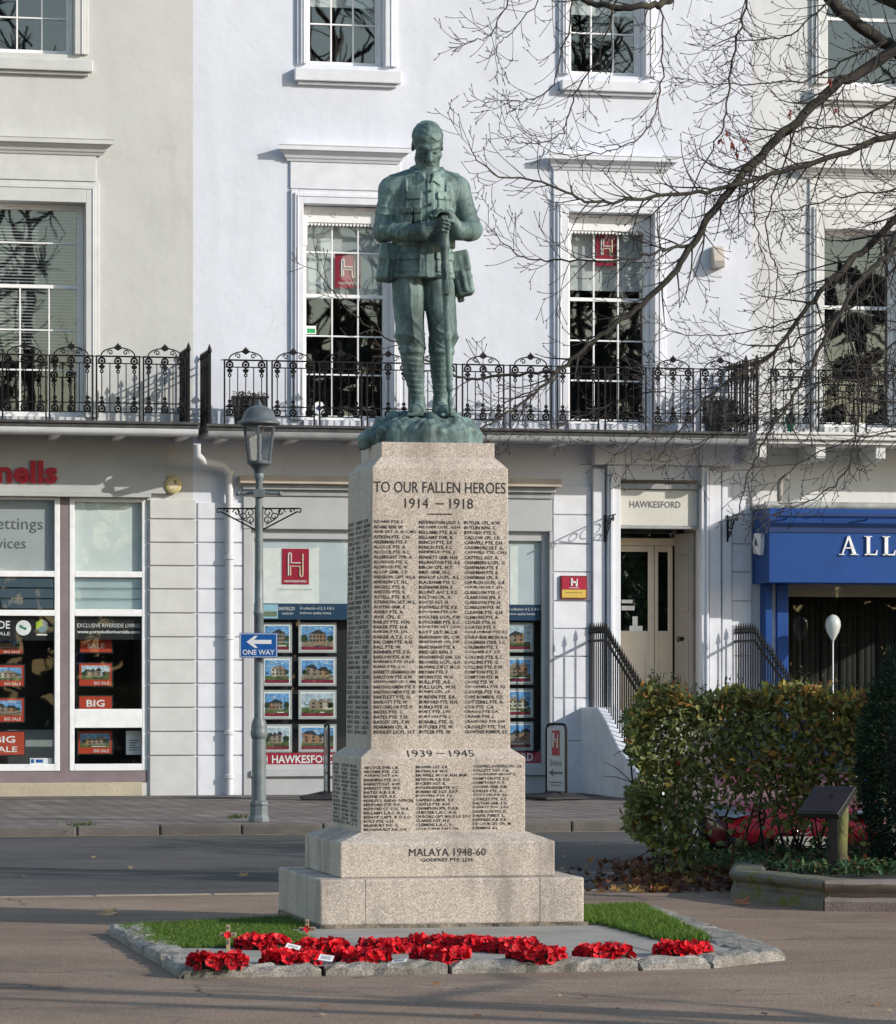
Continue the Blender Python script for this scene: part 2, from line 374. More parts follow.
g = MB().quad((-60,-VN,-.055),(60,-VN,-.055),(60,-VK-.15,-.055),(-60,-VK-.15,-.055))
single(g, 'road', M['road'], None, None, frame=FAC, kind='structure')
g = MB().box(-60,60,-75,-VN-.13,-.2,0)
single(g, 'plaza', M['plaza'], None, None, frame=FAC, kind='structure')
g = MB()
x = -60
while x < 60:
    g.box(x+.004, x+.911, -VN-.125, -VN, -.2, .006+random.uniform(-.003,.003)); x += .915
single(g, 'plaza_kerb', pmat('flush_kerb', (.30,.25,.19), .85, var=.25, vs=2, fine=.2, bump=.3), None, None, frame=FAC, bevel=.012, kind='structure')
g = MB().box(-60,60,-VK,-.02,-.2,ZP)
single(g, 'pavement', M['paving'], None, None, frame=FAC, kind='structure')
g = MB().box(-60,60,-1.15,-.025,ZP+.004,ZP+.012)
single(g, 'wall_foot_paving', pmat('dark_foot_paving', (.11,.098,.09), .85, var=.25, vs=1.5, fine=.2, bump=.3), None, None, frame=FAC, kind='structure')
g = MB(); x = -60
while x < 60:
    w = random.uniform(.85, 1.2); g.box(x+.006, x+w-.006, -VK-.15, -VK-.005, -.2, ZP+.01+random.uniform(-.006,.006)); x += w
single(g, 'kerb', M['kerb'], None, None, frame=FAC, bevel=.02, kind='structure')
g = MB()
x = -60
while x < 60:
    w = random.uniform(1.5, 4); g.quad((x,-VK-.36,-.051),(x+w,-VK-.36,-.051),(x+w,-VK-.27,-.051),(x,-VK-.27,-.051)); x += w+random.choice((0,0,.05))
single(g, 'yellow_line', M['yellow_line'], None, None, frame=FAC, kind='structure')

# ------------------------------------------------------------------ houses
ZT = 15.5   # top of walls (above the frame)
def wall_grid(mb, u0, u1, z0, z1, holes, y=0.0, rev=.28):
    us = sorted({u0, u1, *[h[0] for h in holes], *[h[1] for h in holes]}); zs = sorted({z0, z1, *[h[2] for h in holes], *[h[3] for h in holes]})
    us = [u for u in us if u0 <= u <= u1]; zs = [z for z in zs if z0 <= z <= z1]
    for a, b in zip(us, us[1:]):
        for c, d in zip(zs, zs[1:]):
            cu, cz = (a+b)/2, (c+d)/2
            if any(h[0] < cu < h[1] and h[2] < cz < h[3] for h in holes): continue
            mb.rect(a, b, y, c, d)
    for h in holes:
        a, b, c, d = h[:4]
        mb.quad((a,y,c),(a,y,d),(a,y+rev,d),(a,y+rev,c)); mb.quad((b,y,d),(b,y,c),(b,y+rev,c),(b,y+rev,d))
        mb.quad((a,y,d),(b,y,d),(b,y+rev,d),(a,y+rev,d)); mb.quad((b,y,c),(a,y,c),(a,y+rev,c),(b,y+rev,c))
RV = .26
def window(house, gl, ar, muls, rails, wallm, trim, sill=None, hood=None, frieze=None, blind=None, pelmet=None, venet=None, thick=(), muls_up=None, split=None, room='room'):
    """gl = glass px box (x0,x1,y0,y1) at the recessed plane, ar = architrave outer px box; returns opening hole"""
    xm = (gl[0]+gl[1])/2
    a, b = fu(gl[0], -RV), fu(gl[1], -RV); zt, zb = fz(xm, gl[2], -RV), fz(xm, gl[3], -RV)
    A, B, Z1 = fu(ar[0]), fu(ar[1]), fz(xm, ar[2])
    oa, ob, ozt, ozb = a-.09, b+.09, zt+.08, zb-.09
    # architrave: two stepped mouldings round the opening
    m = MB()
    zb2 = ozb
    for (ia, ib, oz, ic, id_, iz, pr) in ((A, B, Z1, oa-.075, ob+.075, ozt+.075, .045), (A+.05, B-.05, Z1-.05, oa-.001, ob+.001, ozt+.001, .075)):
        m.box(ia, min(ic, oa-.002), -pr, .02, zb2, oz); m.box(max(id_, ob+.002), ib, -pr, .02, zb2, oz)
        m.box(min(ic, oa-.002), max(id_, ob+.002), -pr, .02, iz, oz-.002)
    m.box(A+.085, A+.105, -.088, .01, zb2, Z1-.085); m.box(B-.105, B-.085, -.088, .01, zb2, Z1-.085); m.box(A+.105, B-.105, -.088, .01, Z1-.105, Z1-.085)
    wn = part(m, 'window', trim, house, bevel=.008)
    # box frame + sash bars
    s = MB(); y0, y1 = RV-.02, RV+.05
    s.box(oa+.003, a-.035, y0-.05, y1, ozb, ozt-.003); s.box(b+.035, ob-.003, y0-.05, y1, ozb, ozt-.003); s.box(a-.035, b+.035, y0-.05, y1, zt+.04, ozt-.003)
    s.box(a-.035, a, y0, y1, zb-.055, zt+.04); s.box(b, b+.035, y0, y1, zb-.055, zt+.04)
    s.box(a, b, y0, y1, zt, zt+.04); s.box(a, b, y0, y1, zb-.085, zb)
    part(s, 'sash_frame', M['sash'], wn, bevel=.005)
    s = MB(); hw = .011
    zsp = fz(xm, split, -RV) if split else None
    for px in muls:
        u = fu(px, -RV); s.box(u-hw, u+hw, y0+.012, y1-.02, zb, zsp if zsp and muls_up is not None else zt)
    if muls_up is not None:
        for px in muls_up: u = fu(px, -RV); s.box(u-hw, u+hw, y0+.012, y1-.02, zsp, zt)
    for py in rails:
        z = fz(xm, py, -RV); h = .026 if py in thick else hw
        s.box(a, b, y0+(.004 if py in thick else .009), y1-.023, z-h, z+h)
    if s.v: part(s, 'glazing_bars', M['sash'], wn, bevel=.003)
    part(MB().rect(a, b, RV+.02, zb, zt), 'pane', M['pane'], wn)
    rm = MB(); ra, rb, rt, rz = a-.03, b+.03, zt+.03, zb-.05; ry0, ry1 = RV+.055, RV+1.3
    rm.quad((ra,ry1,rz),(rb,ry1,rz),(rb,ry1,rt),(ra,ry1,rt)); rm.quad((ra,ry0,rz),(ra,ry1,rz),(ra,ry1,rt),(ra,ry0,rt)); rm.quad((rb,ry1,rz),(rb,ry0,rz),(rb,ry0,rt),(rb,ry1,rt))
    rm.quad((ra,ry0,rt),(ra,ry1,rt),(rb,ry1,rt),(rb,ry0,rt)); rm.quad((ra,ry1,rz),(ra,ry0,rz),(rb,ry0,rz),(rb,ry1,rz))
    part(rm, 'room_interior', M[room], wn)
    if blind:
        part(MB().box(ra+.004, rb-.004, RV+.14, RV+.146, fz(xm, blind, -RV), rt-.01), 'roller_blind', M['blind'], wn)
    if venet:
        v = MB(); z = rt-.04; zl = fz(xm, venet, -RV)
        while z > zl:
            v.quad((ra+.01,RV+.12,z-.008),(rb-.01,RV+.12,z-.008),(rb-.01,RV+.145,z+.012),(ra+.01,RV+.145,z+.012)); z -= .046
        part(v, 'venetian_blind', pmat('grey_slats', (.33,.34,.35), .7, var=.1), wn)
    if pelmet:      # scalloped timber blind box in front of the sash
        p = MB(); zp1, zp0 = ozt-.01, fz(xm, pelmet, -RV*.5); y = RV-.12
        p.box(oa+.01, ob-.01, y, y+.09, zp0, zp1); n = 22; w = (ob-oa-.16)/n
        for i in range(n):
            c = oa+.08+w*(i+.5); p.prism([(c-w*.48,y+.02,zp0+.001),(c-w*.3,y+.02,zp0-.035),(c,y+.02,zp0-.05),(c+w*.3,y+.02,zp0-.035),(c+w*.48,y+.02,zp0+.001)], (0,.02,0))
        for c0, c1 in ((oa+.01, oa+.09), (ob-.09, ob-.01)): p.box(c0, c1, y+.001, y+.06, zp0-.34, zp0)
        for i in range(4):
            c = oa+.14+(ob-oa-.28)*i/3; p.ring((c, y-.004, (zp0+zp1)/2), (1,0,0), (0,0,1), .032, .009, 10, 4); p.ball((c, y-.004, (zp0+zp1)/2), .014, 6, 4)
        part(p, 'pelmet', M['sash'], wn, bevel=.004)
    if sill:
        xa, xb, yt, yb = sill; z0, z1 = fz(xm, yb, .12), fz(xm, yt, .12)
        q = MB().box(fu(xa), fu(xb), -.13, .03, z0, z1); q.box(fu(xa)+.05, fu(xb)-.05, -.07, .03, z0-.05, z0-.002)
        part(q, 'sill', trim, wn, bevel=.012)
    else:
        part(MB().box(oa+.005, ob-.005, -.05, RV+.02, ozb-.09, ozb+.004), 'threshold', trim, wn, bevel=.006)
    if hood:
        xa, xb, yt, yb = hood; z0, z1 = fz(xm, yb, .2), fz(xm, yt, .2); ua, ub = fu(xa, .2), fu(xb, .2); h = z1-z0
        prof = [(.02, 0), (-.05, 0), (-.07, .18*h), (-.085, .2*h), (-.11, .42*h), (-.155, .55*h), (-.16, .62*h), (-.2, .66*h), (-.2, .93*h), (-.21, .95*h), (-.21, h), (.02, h)]
        q = MB(); vs = []; n = len(prof)
        for e, sg in ((ua, 1), (ub, -1)):
            for y, dz in prof: vs.append((e+sg*(.21+min(y, 0)), y, z0+dz))
        fs = [tuple(range(n)), tuple(range(n, 2*n))[::-1]]+[(i, n+i, n+(i+1) % n, (i+1) % n) for i in range(n)]
        q.add(vs, fs); part(q, 'hood', trim, wn)
    if frieze:
        xa, xb, yt, yb = frieze
        part(MB().box(fu(xa), fu(xb), -.032, .02, fz(xm, yb), fz(xm, yt)-.0), 'frieze_panel', trim, wn, bevel=.006)
    return (oa, ob, ozb, ozt), wn

def rust_blocks(mb, u0, u1, zs, y0, y1):
    for a, b in zip(zs, zs[1:]): mb.box(u0, u1, y0, y1, a+.008, b-.008)

UA, UB = fu(193), fu(751)           # party lines between the houses
UL, UR = -16.0, 16.0
# ---- left house
HL = thing('cream_townhouse', 'grey cream rendered townhouse at left with red lettered shop below', 'house', (fu(60), 0, 0), FAC)
holesL = []
h, _ = window(HL, (-8,66,-60,50), (-30,88,-85), (17,42), (18,-20), None, M['cream_trim'], sill=(-36,92,58,69.5), thick=(-20,)); holesL.append(h)
h, wL1 = window(HL, (-8,77,210,412), (-30,99,181), (20,49), (243,286.5,330,370), None, M['cream_trim'], hood=(-48,115,136.5,152), frieze=(-26,96,152,180), thick=(286.5,), muls_up=(), split=286.5, venet=348, room='room_mid'); holesL.append(h)
for k in (1, 2):                     # further bays to the left, outside the frame
    d = -250*k
zfas0, zfas1 = fz(60, 497), fz(60, 438)
shopL = (fu(-60), fu(147.5), fz(60, 783), fz(60, 497)); holesL.append(shopL)
w = MB(); wall_grid(w, UL, UA, 0, ZT, holesL); w.box(UL, UA-.002, 1.9, 9, 0, ZT); w.quad((UL,0,ZT),(UA,0,ZT),(UA,1.9,ZT),(UL,1.9,ZT))
part(w, 'wall', M['cream_wall'], HL)
b = MB(); zs = [0]+[fz(172, y, .03) for y in (755.6,731.6,707.5,683.5,660,637,613,589,565.8,542.5,519,499)]
rust_blocks(b, fu(149.5), fu(196)-.004, zs, -.035, .01)
part(b, 'rusticated_pier', M['cream_trim'], HL, bevel=.009)
f = MB(); f.box(UL, fu(165), -.09, .01, zfas0+.06, zfas1+.25); f.box(UL, fu(150), -.14, .01, zfas0, zfas0+.058)
fas = part(f, 'fascia', M['fascia_cream'], HL, bevel=.006)
t = MB().text('connells', (fu(57.5,.12), -.095, fz(30, 483.5, .1)), (1,0,0), (0,0,1), w=fu(57.5)-fu(-55), h=(fz(30,460.5)-fz(30,483.5)), ext=.0, align='R', bold=.035)
t2 = MB(); n0 = len(t.v); t2.v = t.v; t2.f = t.f; t2.mi = t.mi
o = part(t2, 'shop_lettering', M['red'], fas); sd = o.modifiers.new('depth', 'SOLIDIFY'); sd.thickness = .03; sd.offset = 1
# shop front windows
def pxbox(mb, x0, x1, y0, y1, va, vb, ref=None):
    xm = ref if ref else (x0+x1)/2; mb.box(fu(x0, va), fu(x1, va), -va, -vb, fz(xm, y1, va), fz(xm, y0, va))
fr = MB(); V1, V2 = .0, -.09
SF = thing  # alias unused
frm = MB()
for x0, x1, y0, y1 in ((69.5,74.5,497.5,771),(142,147.3,497.5,771),(74.5,142,497.5,501.5),(74.5,142,571,577),(74.5,142,609,616),(74.5,142,709,728),(74.5,142,764,771),
                       (54.5,60,497.5,771),(-60,54.5,497.5,500),(-60,54.5,571,577),(-60,54.5,610,616),(-60,54.5,764,771),(-60,-55,500,764)):
    pxbox(frm, x0, x1, y0, y1, -.02, -.10, 60)
sf = part(frm, 'shop_window', M['upvc'], HL, bevel=.008)
mu = MB(); pxbox(mu, 60.3, 69.2, 497.5, 783, -.03, -.13, 60); pxbox(mu, -60, 147, 771.5, 782.5, -.01, -.13, 60)
part(mu, 'mullion', M['mauve'], sf, bevel=.005)
pn = MB()
for x0, x1, y0, y1 in ((74.5,142,501,764),(-55,54.5,500,764)): pn.rect(fu(x0,-.06), fu(x1,-.06), .06, fz(60,y1,-.06), fz(60,y0,-.06))
part(pn, 'pane', M['shop_pane'], sf)
lv = MB()
for (x0, x1) in ((75.5,141),(-55,53.5)):
    for y in (577.5, 588, 598.5): lv.quad((fu(x0,-.07),.085,fz(60,y+10,-.07)),(fu(x1,-.07),.085,fz(60,y+10,-.07)),(fu(x1,-.07),.105,fz(60,y,-.07)),(fu(x0,-.07),.105,fz(60,y,-.07)))
    for y in (588, 598.5): lv.box(fu(x0,-.07), fu(x1,-.07), .078, .092, fz(60,y+.6,-.07), fz(60,y-.6,-.07))
part(lv, 'louvre_blades', M['pane'], sf)
fm = MB()
fm.rect(fu(74,-.1), fu(142.5,-.1), .12, fz(60,610,-.1), fz(60,500,-.1)); part(fm, 'frosted_film', M['frost'], sf)
fm = MB(); fm.rect(fu(-56,-.1), fu(55,-.1), .12, fz(60,572,-.1), fz(60,499,-.1)); ff = part(fm, 'frosted_film', pmat('grey_film', (.40,.43,.45), .4, var=.05), sf)
tx = MB()
tx.text('Lettings', (fu(43,-.1), .115, fz(20,533,-.1)), (1,0,0), (0,0,1), w=.78, h=.22, align='R'); part(tx, 'film_lettering', M['grey_ink'], sf); tx = MB(); tx.text('Services', (fu(26,-.1), .115, fz(20,548.5,-.1)), (1,0,0), (0,0,1), w=.7, h=.155, align='R')
part(tx, 'film_lettering', M['grey_ink'], sf)
bb = MB()
bb.rect(fu(75,-.1), fu(141.5,-.1), .105, fz(60,639.5,-.1), fz(60,616.5,-.1)); bb.rect(fu(-56,-.1), fu(53.5,-.1), .105, fz(60,640.5,-.1), fz(60,616.5,-.1))
part(bb, 'black_banner', M['black'], sf)
tx = MB(); Yb = .1
tx.text('EXCLUSIVE RIVERSIDE LIVING', (fu(108.5,-.1), Yb, fz(60,627.3,-.1)), (1,0,0), (0,0,1), w=fu(140)-fu(77.5), h=.057)
tx.text('www.portobelloriverside.com', (fu(108.5,-.1), Yb, fz(60,634.2,-.1)), (1,0,0), (0,0,1), w=fu(140)-fu(77.5), h=.06, bold=.02)
part(tx, 'banner_lettering', M['white_ink'], sf); tx = MB()
tx.text('RIVERSIDE', (fu(10,-.1), Yb, fz(60,629,-.1)), (1,0,0), (0,0,1), w=.62, h=.115, align='R', bold=.015); tx.text('FOR SALE', (fu(10,-.1), Yb, fz(60,635.5,-.1)), (1,0,0), (0,0,1), w=.4, h=.05, align='R')
part(tx, 'banner_lettering', M['white_ink'], sf); tx = MB()
tx.poly([(fu(23.5,-.1)+.11*math.cos(a*math.pi/10), Yb, fz(60,628,-.1)+.11*math.sin(a*math.pi/10)) for a in range(20)])
hx = [(fu(42,-.1)+.1*math.sin(a*math.pi/3), Yb, fz(60,626,-.1)+.1*math.cos(a*math.pi/3)) for a in range(6)]; hc = (fu(42,-.1), Yb, fz(60,626,-.1))
tx.m(1).quad(hx[0], hc, hx[4], hx[5]); tx.m(2).quad(hx[0], hx[1], hx[2], hc); tx.m(3).quad(hc, hx[2], hx[3], hx[4])
tx.m(0).rect(fu(36.5,-.1), fu(47.5,-.1), Yb, fz(60,635.5,-.1), fz(60,634,-.1))
tx.m(4); c0 = (fu(23,-.1), fz(60,628,-.1))
for dx, dz, s_ in ((-.03,.02,.04),(.0,.0,.03),(.03,-.01,.035)): tx.rect(c0[0]+dx-s_/2, c0[0]+dx+s_/2, Yb-.003, c0[1]+dz-s_/2, c0[1]+dz+s_/2)
part(tx, 'banner_emblem', [M['white_ink'], flat('lime_vinyl',(.35,.5,.02)), M['alu'], flat('teal_vinyl',(.06,.2,.3)), flat('green_vinyl',(.02,.2,.15))], sf)
rm = MB(); ra, rb, r0, r1 = fu(-60)+.01, fu(147)-.01, fz(60,771), fz(60,497.6)
y0, y1 = .14, 1.8
rm.quad((ra,y1,r0),(rb,y1,r0),(rb,y1,r1),(ra,y1,r1)); rm.quad((ra,y0,r0),(ra,y1,r0),(ra,y1,r1),(ra,y0,r1)); rm.quad((rb,y1,r0),(rb,y0,r0),(rb,y0,r1),(rb,y1,r1)); rm.quad((ra,y0,r1),(ra,y1,r1),(rb,y1,r1),(rb,y0,r1)); rm.quad((ra,y1,r0),(ra,y0,r0),(rb,y0,r0),(rb,y1,r0))
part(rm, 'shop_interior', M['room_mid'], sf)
ib = MB(); pxbox(ib, 8, 54, 730, 764, -.9, -1.2, 60); part(ib, 'counter', flat('pale_counter',(.3,.34,.34)), sf)
pl = MB(); pl.box(UL, fu(142), -.06, .02, ZP, fz(60,782.5)); part(pl, 'stall_riser', M['beige_stone'], HL, bevel=.01)

# ---- middle (white) house
HM = thing('white_townhouse', 'white rendered townhouse in the middle with shop window and stepped entrance', 'house', (fu(450), 0, 0), FAC)
hM = []
h, _ = window(HM, (309.5,375,-48,62.5), (296.6,396.8,-75), (331,353), (25,-11), None, M['white_trim'], sill=(293.5,400,69,81.5), blind=6, thick=(-11,)); hM.append(h)
h, _ = window(HM, (570.8,634,-40,72.5), (558.5,656,-67), (591,613), (34,-4), None, M['white_trim'], sill=(560,658,80.5,91), blind=14, thick=(-4,)); hM.append(h)
h, wM1 = window(HM, (306,382.5,213,416), (290.6,400,191), (332,358), (253,296.5,336.5,375), None, M['white_trim'], hood=(278,412,145.5,161), frieze=(290,400,161,190), blind=298, pelmet=223, thick=(296.5,)); hM.append(h)
h, wM2 = window(HM, (569.5,643,221,419.5), (553,665,199.5), (593.7,618), (260,300,341,381), None, M['white_trim'], hood=(545,680,155,169.5), frieze=(553,665,169.5,199), blind=290, pelmet=231, thick=(300,)); hM.append(h)
shopM = (fu(251), fu(549.5), fz(400,776), fz(400,531)); hM.append(shopM)
door = (fu(618.5), fu(697.5), 1.18, fz(660,480)); hM.append(door)
w = MB(); wall_grid(w, UA, UB, 0, ZT, hM); w.box(UA+.002, UB-.002, 2.0, 9, 0, ZT); w.quad((UA,0,ZT),(UB,0,ZT),(UB,2,ZT),(UA,2,ZT))
part(w, 'wall', M['white_wall'], HM)
b = MB(); zs = [0]+[fz(207, y, .03) for y in (755.6,731.6,707.5,683.5,660,637,613,589,565.8,542.5,519,502)]
rust_blocks(b, fu(197.5), fu(242.5), zs, -.03, .01)
part(b, 'rusticated_pier', M['white_trim'], HM, bevel=.009)
b = MB(); zs = [0]+[fz(572, y, .03) for y in (741,698,656.5,628.7,601,572,544,514.8,486)]
rust_blocks(b, fu(553), fu(591), zs, -.03, .01); part(b, 'rusticated_pier', M['white_trim'], HM, bevel=.009)
b = MB(); zs = [0]+[fz(742, y, .03) for y in (690,656,627,601,572,544,514.8,486)]
rust_blocks(b, fu(731.5), fu(751), zs, -.03, .01); part(b, 'rusticated_pier', M['white_trim'], HM, bevel=.009)
b = MB(); zc = fz(660, 470)
b.box(fu(591.5), fu(603.5), -.10, .01, 0, zc); b.box(fu(605), fu(618), -.16, .01, 1.1, zc+.05); b.box(fu(607.5), fu(611), -.19, -.15, 1.2, zc)
b.box(fu(698.5), fu(706), -.16, .01, 1.1, zc+.05); b.box(fu(707.5), fu(719), -.10, .01, 0, zc); b.box(fu(721), fu(730.5), -.07, .01, 0, zc)
b.box(fu(703), fu(705.5), -.19, -.15, 1.2, zc)
part(b, 'door_pilaster', M['white_trim'], HM, bevel=.01)
b = MB(); b.box(fu(591.5), fu(619), -.20, .01, zc+.06, fz(660,441)); b.box(fu(697), fu(731), -.20, .01, zc+.06, fz(660,441)); b.box(fu(619), fu(697), -.12, .01, zc+.07, fz(660,441))
part(b, 'door_entablature', M['white_trim'], HM, bevel=.01)
# shop front of the middle house
f = MB(); pxbox(f, 243.5, 552, 497.5, 530, .06, -.01, 400); fas = part(f, 'fascia', M['fascia_grey'], HM, bevel=.006)
f = MB(); pxbox(f, 240, 562, 477, 485, .24, -.01, 400); part(f, 'fascia_cornice', M['tan_strip'], fas, bevel=.008)
f = MB(); pxbox(f, 243, 556, 485.3, 491, .15, -.01, 400); pxbox(f, 243.5, 553, 491.2, 497.2, .09, -.01, 400); part(f, 'fascia_shade_moulding', M['gutter'], fas, bevel=.008)  # darker grey steps stand in for the shadow under the cornice
f = MB()
pxbox(f, 243.5, 251, 530.3, 797, .05, -.03, 400); pxbox(f, 549.5, 552.5, 530.3, 797, .05, -.03, 400); pxbox(f, 251.2, 549.3, 776, 797, .03, -.03, 400); pxbox(f, 251, 549.5, 770, 776, .09, -.02, 400)
part(f, 'shop_surround', M['fascia_grey'], HM, bevel=.008)
frm = MB()
for x0, x1, y0, y1 in ((251.2,254,531,770),(542,549.3,531,770),(254,542,531,540),(254,542,764,770),(396,402,540,764)): pxbox(frm, x0, x1, y0, y1, -.03, -.12, 400)
sf = part(frm, 'shop_window', M['fascia_grey'], HM, bevel=.008)
def mrect(mb, x0, x1, y0, y1, y): mb.rect(fu(x0,-y), fu(x1,-y), y, fz(400,y1,-y), fz(400,y0,-y))
pn = MB(); mrect(pn, 254, 542, 540, 764, .07); part(pn, 'pane', M['shop_pane'], sf)
fm = MB(); mrect(fm, 254, 396, 540, 604, .10); mrect(fm, 402, 542, 540, 604, .10); part(fm, 'frosted_film', pmat('shaded_film', (.52,.58,.62), .4, var=.05), sf)  # film colour includes the shade lying across the pane
fm = MB(); mrect(fm, 262, 319, 549, 604.5, .095); part(fm, 'sunlit_film', flat('sunlit_film',(.74,.76,.75)), sf); fm = MB(); mrect(fm, 510, 518, 545, 604.5, .095); part(fm, 'sunlit_film', flat('sunlit_film',(.74,.76,.75)), sf)  # paler sheets draw the sunlit areas of the same frosted film
fm = MB(); mrect(fm, 254, 396, 604, 620, .092); mrect(fm, 402, 542, 604, 620, .092); part(fm, 'navy_banner', M['navy'], sf)
fm = MB(); mrect(fm, 254, 542, 752.5, 765, .092); part(fm, 'crimson_band', M['crimson'], sf)
fm = MB(); mrect(fm, 282, 309, 549.5, 585, .088); part(fm, 'logo_panel', M['crimson'], sf)
def hlogo(mb, u, y, z, w, h, r):
    """interlaced H emblem in two tones"""
    def P(a, b): return (u+(a-.5)*w, y, z+(b-.5)*h)
    mb.m(0).tube([P(0,.03),P(0,.95),P(.05,1),P(.16,1),P(.2,.95),P(.2,.58),P(.86,.58)], r, 5)
    mb.m(1).tube([P(1,.97),P(1,.05),P(.95,0),P(.84,0),P(.8,.05),P(.8,.43),P(.14,.43),P(.14,.05)], r, 5)
lg = MB(); hlogo(lg, fu(295.5,-.08), .083, fz(400,565.5,-.08), .21, .34, .011)
part(lg, 'logo_emblem', [M['white_ink'], M['cream_ink']], sf)
tx = MB()
def mtext(s, x, y, w, h, yy=.086, al='C', **k): tx.text(s, (fu(x,-yy), yy, fz(400,y,-yy)), (1,0,0), (0,0,1), w=w, h=h, align=al, **k)
mtext('HAWKESFORD', 295.5, 583, .33, .032, .083, bold=.02)
mtext('OAKFIELDS', 286, 610.8, .26, .05); mtext('HARBURY', 288, 615, .17, .028); mtext('A collection of 2, 3, 4 & 5', 300, 610.3, .5, .045, al='L'); mtext('bedroom quality homes', 300, 615.2, .46, .045, al='L')
mtext('A collection of 2, 3, 4 & 5', 541, 610.3, .5, .045, al='R'); mtext('bedroom quality homes', 535, 615.2, .46, .045, al='R')
x = 272
mtext('HAWKESFORD', 272, 762.8, .94, .118, .087, al='L', bold=.02); mtext('HAWKESFORD', 533, 761.5, .88, .118, .087, al='R', bold=.02)
lgx = fu(265.5,-.08)
tx.box(lgx-.03, lgx-.018, .085, .088, fz(400,763,-.08), fz(400,755,-.08)); tx.box(lgx+.018, lgx+.03, .085, .088, fz(400,763,-.08), fz(400,755,-.08)); tx.box(lgx-.017, lgx+.017, .085, .088, fz(400,759.6,-.08), fz(400,758.4,-.08))
part(tx, 'window_lettering', M['white_ink'], sf)
tx = MB(); mtext('passionate about property', 295.5, 591.5, .5, .045, .088); part(tx, 'film_slogan', flat('faint_grey_ink',(.42,.44,.44)), sf)
pic = MB(); mrect(pic, 255, 278, 605, 619, .088); mrect(pic, 256, 277, 612, 617, .086)
pic.mi[1] = 1; part(pic, 'banner_picture', [flat('pale_sky_print',(.3,.5,.62)), flat('green_print',(.16,.2,.12))], sf)
bk = MB(); mrect(bk, 252, 548, 604, 770, .30); part(bk, 'display_backboard', M['black'], sf)
# entrance: recessed doorway
dz0 = 1.18; ya, yb_ = .0, .75
e = MB(); ua, ub = door[0]+.002, door[1]-.002; zt = door[3]
e.quad((ua,.02,dz0),(ua,yb_,dz0),(ua,yb_,zt),(ua,.02,zt)); e.quad((ub,yb_,dz0),(ub,.02,dz0),(ub,.02,zt),(ub,yb_,zt)); e.quad((ua,.02,zt-.002),(ua,yb_,zt-.002),(ub,yb_,zt-.002),(ub,.02,zt-.002)); e.quad((ua,.02,dz0),(ub,.02,dz0),(ub,yb_,dz0),(ua,yb_,dz0))
part(e, 'porch_lining', pmat('cream_porch_paint', (.58,.53,.45), .6, var=.08), HM)
e = MB(); e.box(ua+.01, ub-.01, -.03, .03, fz(660,526), fz(660,490)); sb = part(e, 'door_board', pmat('warm_cream_board', (.55,.54,.49), .6, var=.06), HM, bevel=.006)
e = MB(); e.box(ua+.004, ub-.004, -.09, .04, fz(660,489.5), fz(660,484)); e.box(ua+.004, ub-.004, -.06, .04, fz(660,529), fz(660,526.3)); part(e, 'door_board_moulding', M['gutter'], sb, bevel=.008)
tx = MB().text('HAWKESFORD', (fu(654.5), -.034, fz(660,508)), (1,0,0), (0,0,1), w=fu(680)-fu(629), h=.10, bold=.012); part(tx, 'board_lettering', M['grey_ink'], sb)
VD = -.75
def dbox(mb, x0, x1, y0, y1, ya, yb2): mb.box(fu(x0,VD), fu(x1,VD), ya, yb2, fz(660,y1,VD), fz(660,y0,VD))
d = MB(); yd = .70
for x0, x1, y0, y1 in ((609,619.5,546,716),(647.5,653.5,546,716),(619.5,647.5,546,552),(619.5,647.5,631,716)): dbox(d, x0, x1, y0, y1, yd, yd+.05)
dbox(d, 623, 644, 652, 700, yd-.012, yd+.02)
dr = part(d, 'door', pmat('cream_door_paint', (.64,.56,.46), .45, var=.06), HM, bevel=.01)
d = MB(); dbox(d, 619.3, 647.7, 551.8, 631.2, yd+.025, yd+.028); part(d, 'door_glass', M['pane'], dr)
d = MB(); dbox(d, 621, 632, 600, 603.5, yd+.016, yd+.018); dbox(d, 621, 634, 606, 610.5, yd+.016, yd+.018); dbox(d, 629, 642, 626, 631, yd+.016, yd+.018); dbox(d, 632, 637, 616.5, 626, yd+.016, yd+.018); part(d, 'door_notice', M['white_ink'], dr)
d = MB()
for x0, x1, y0, y1 in ((654,657.5,546,716),(667.5,672,546,716),(657.5,667.5,546,552),(657.5,667.5,631,716)): dbox(d, x0, x1, y0, y1, yd+.003, yd+.05)
dbox(d, 609, 676, 538.3, 545.7, yd-.01, yd+.05)
sd2 = part(d, 'side_light', pmat('warm_cream_paint', (.64,.54,.40), .5, var=.06), HM, bevel=.008)
d = MB(); dbox(d, 657.3, 667.7, 551.8, 631.2, yd+.025, yd+.028); dbox(d, 609, 676, 527, 538.5, yd+.025, yd+.028); part(d, 'side_glass', M['pane'], sd2)
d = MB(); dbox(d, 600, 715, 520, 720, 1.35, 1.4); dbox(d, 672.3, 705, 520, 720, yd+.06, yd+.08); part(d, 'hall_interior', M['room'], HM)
d = MB(); lw = .72; a0 = Vector((ub-.03, .10, 0)); dirv = Vector((-.12, .62, 0)).normalized(); nn = Vector((-dirv.y, dirv.x, 0))
cz = (dz0+.01+fz(660,532))/2; hz = (fz(660,532)-dz0-.01)/2
d.obox(a0+dirv*.3+Vector((0,0,cz)), dirv*.3, nn*.022, Vector((0,0,hz)))
for cz2, hz2 in ((cz+.62,.42),(cz-.62,.4)): d.obox(a0+dirv*.3+nn*.024+Vector((0,0,cz2)), dirv*.19, nn*.01, Vector((0,0,hz2)))
ol = part(d, 'open_door_leaf', pmat('grey_door_paint', (.3,.28,.26), .5, var=.08), HM, bevel=.008)
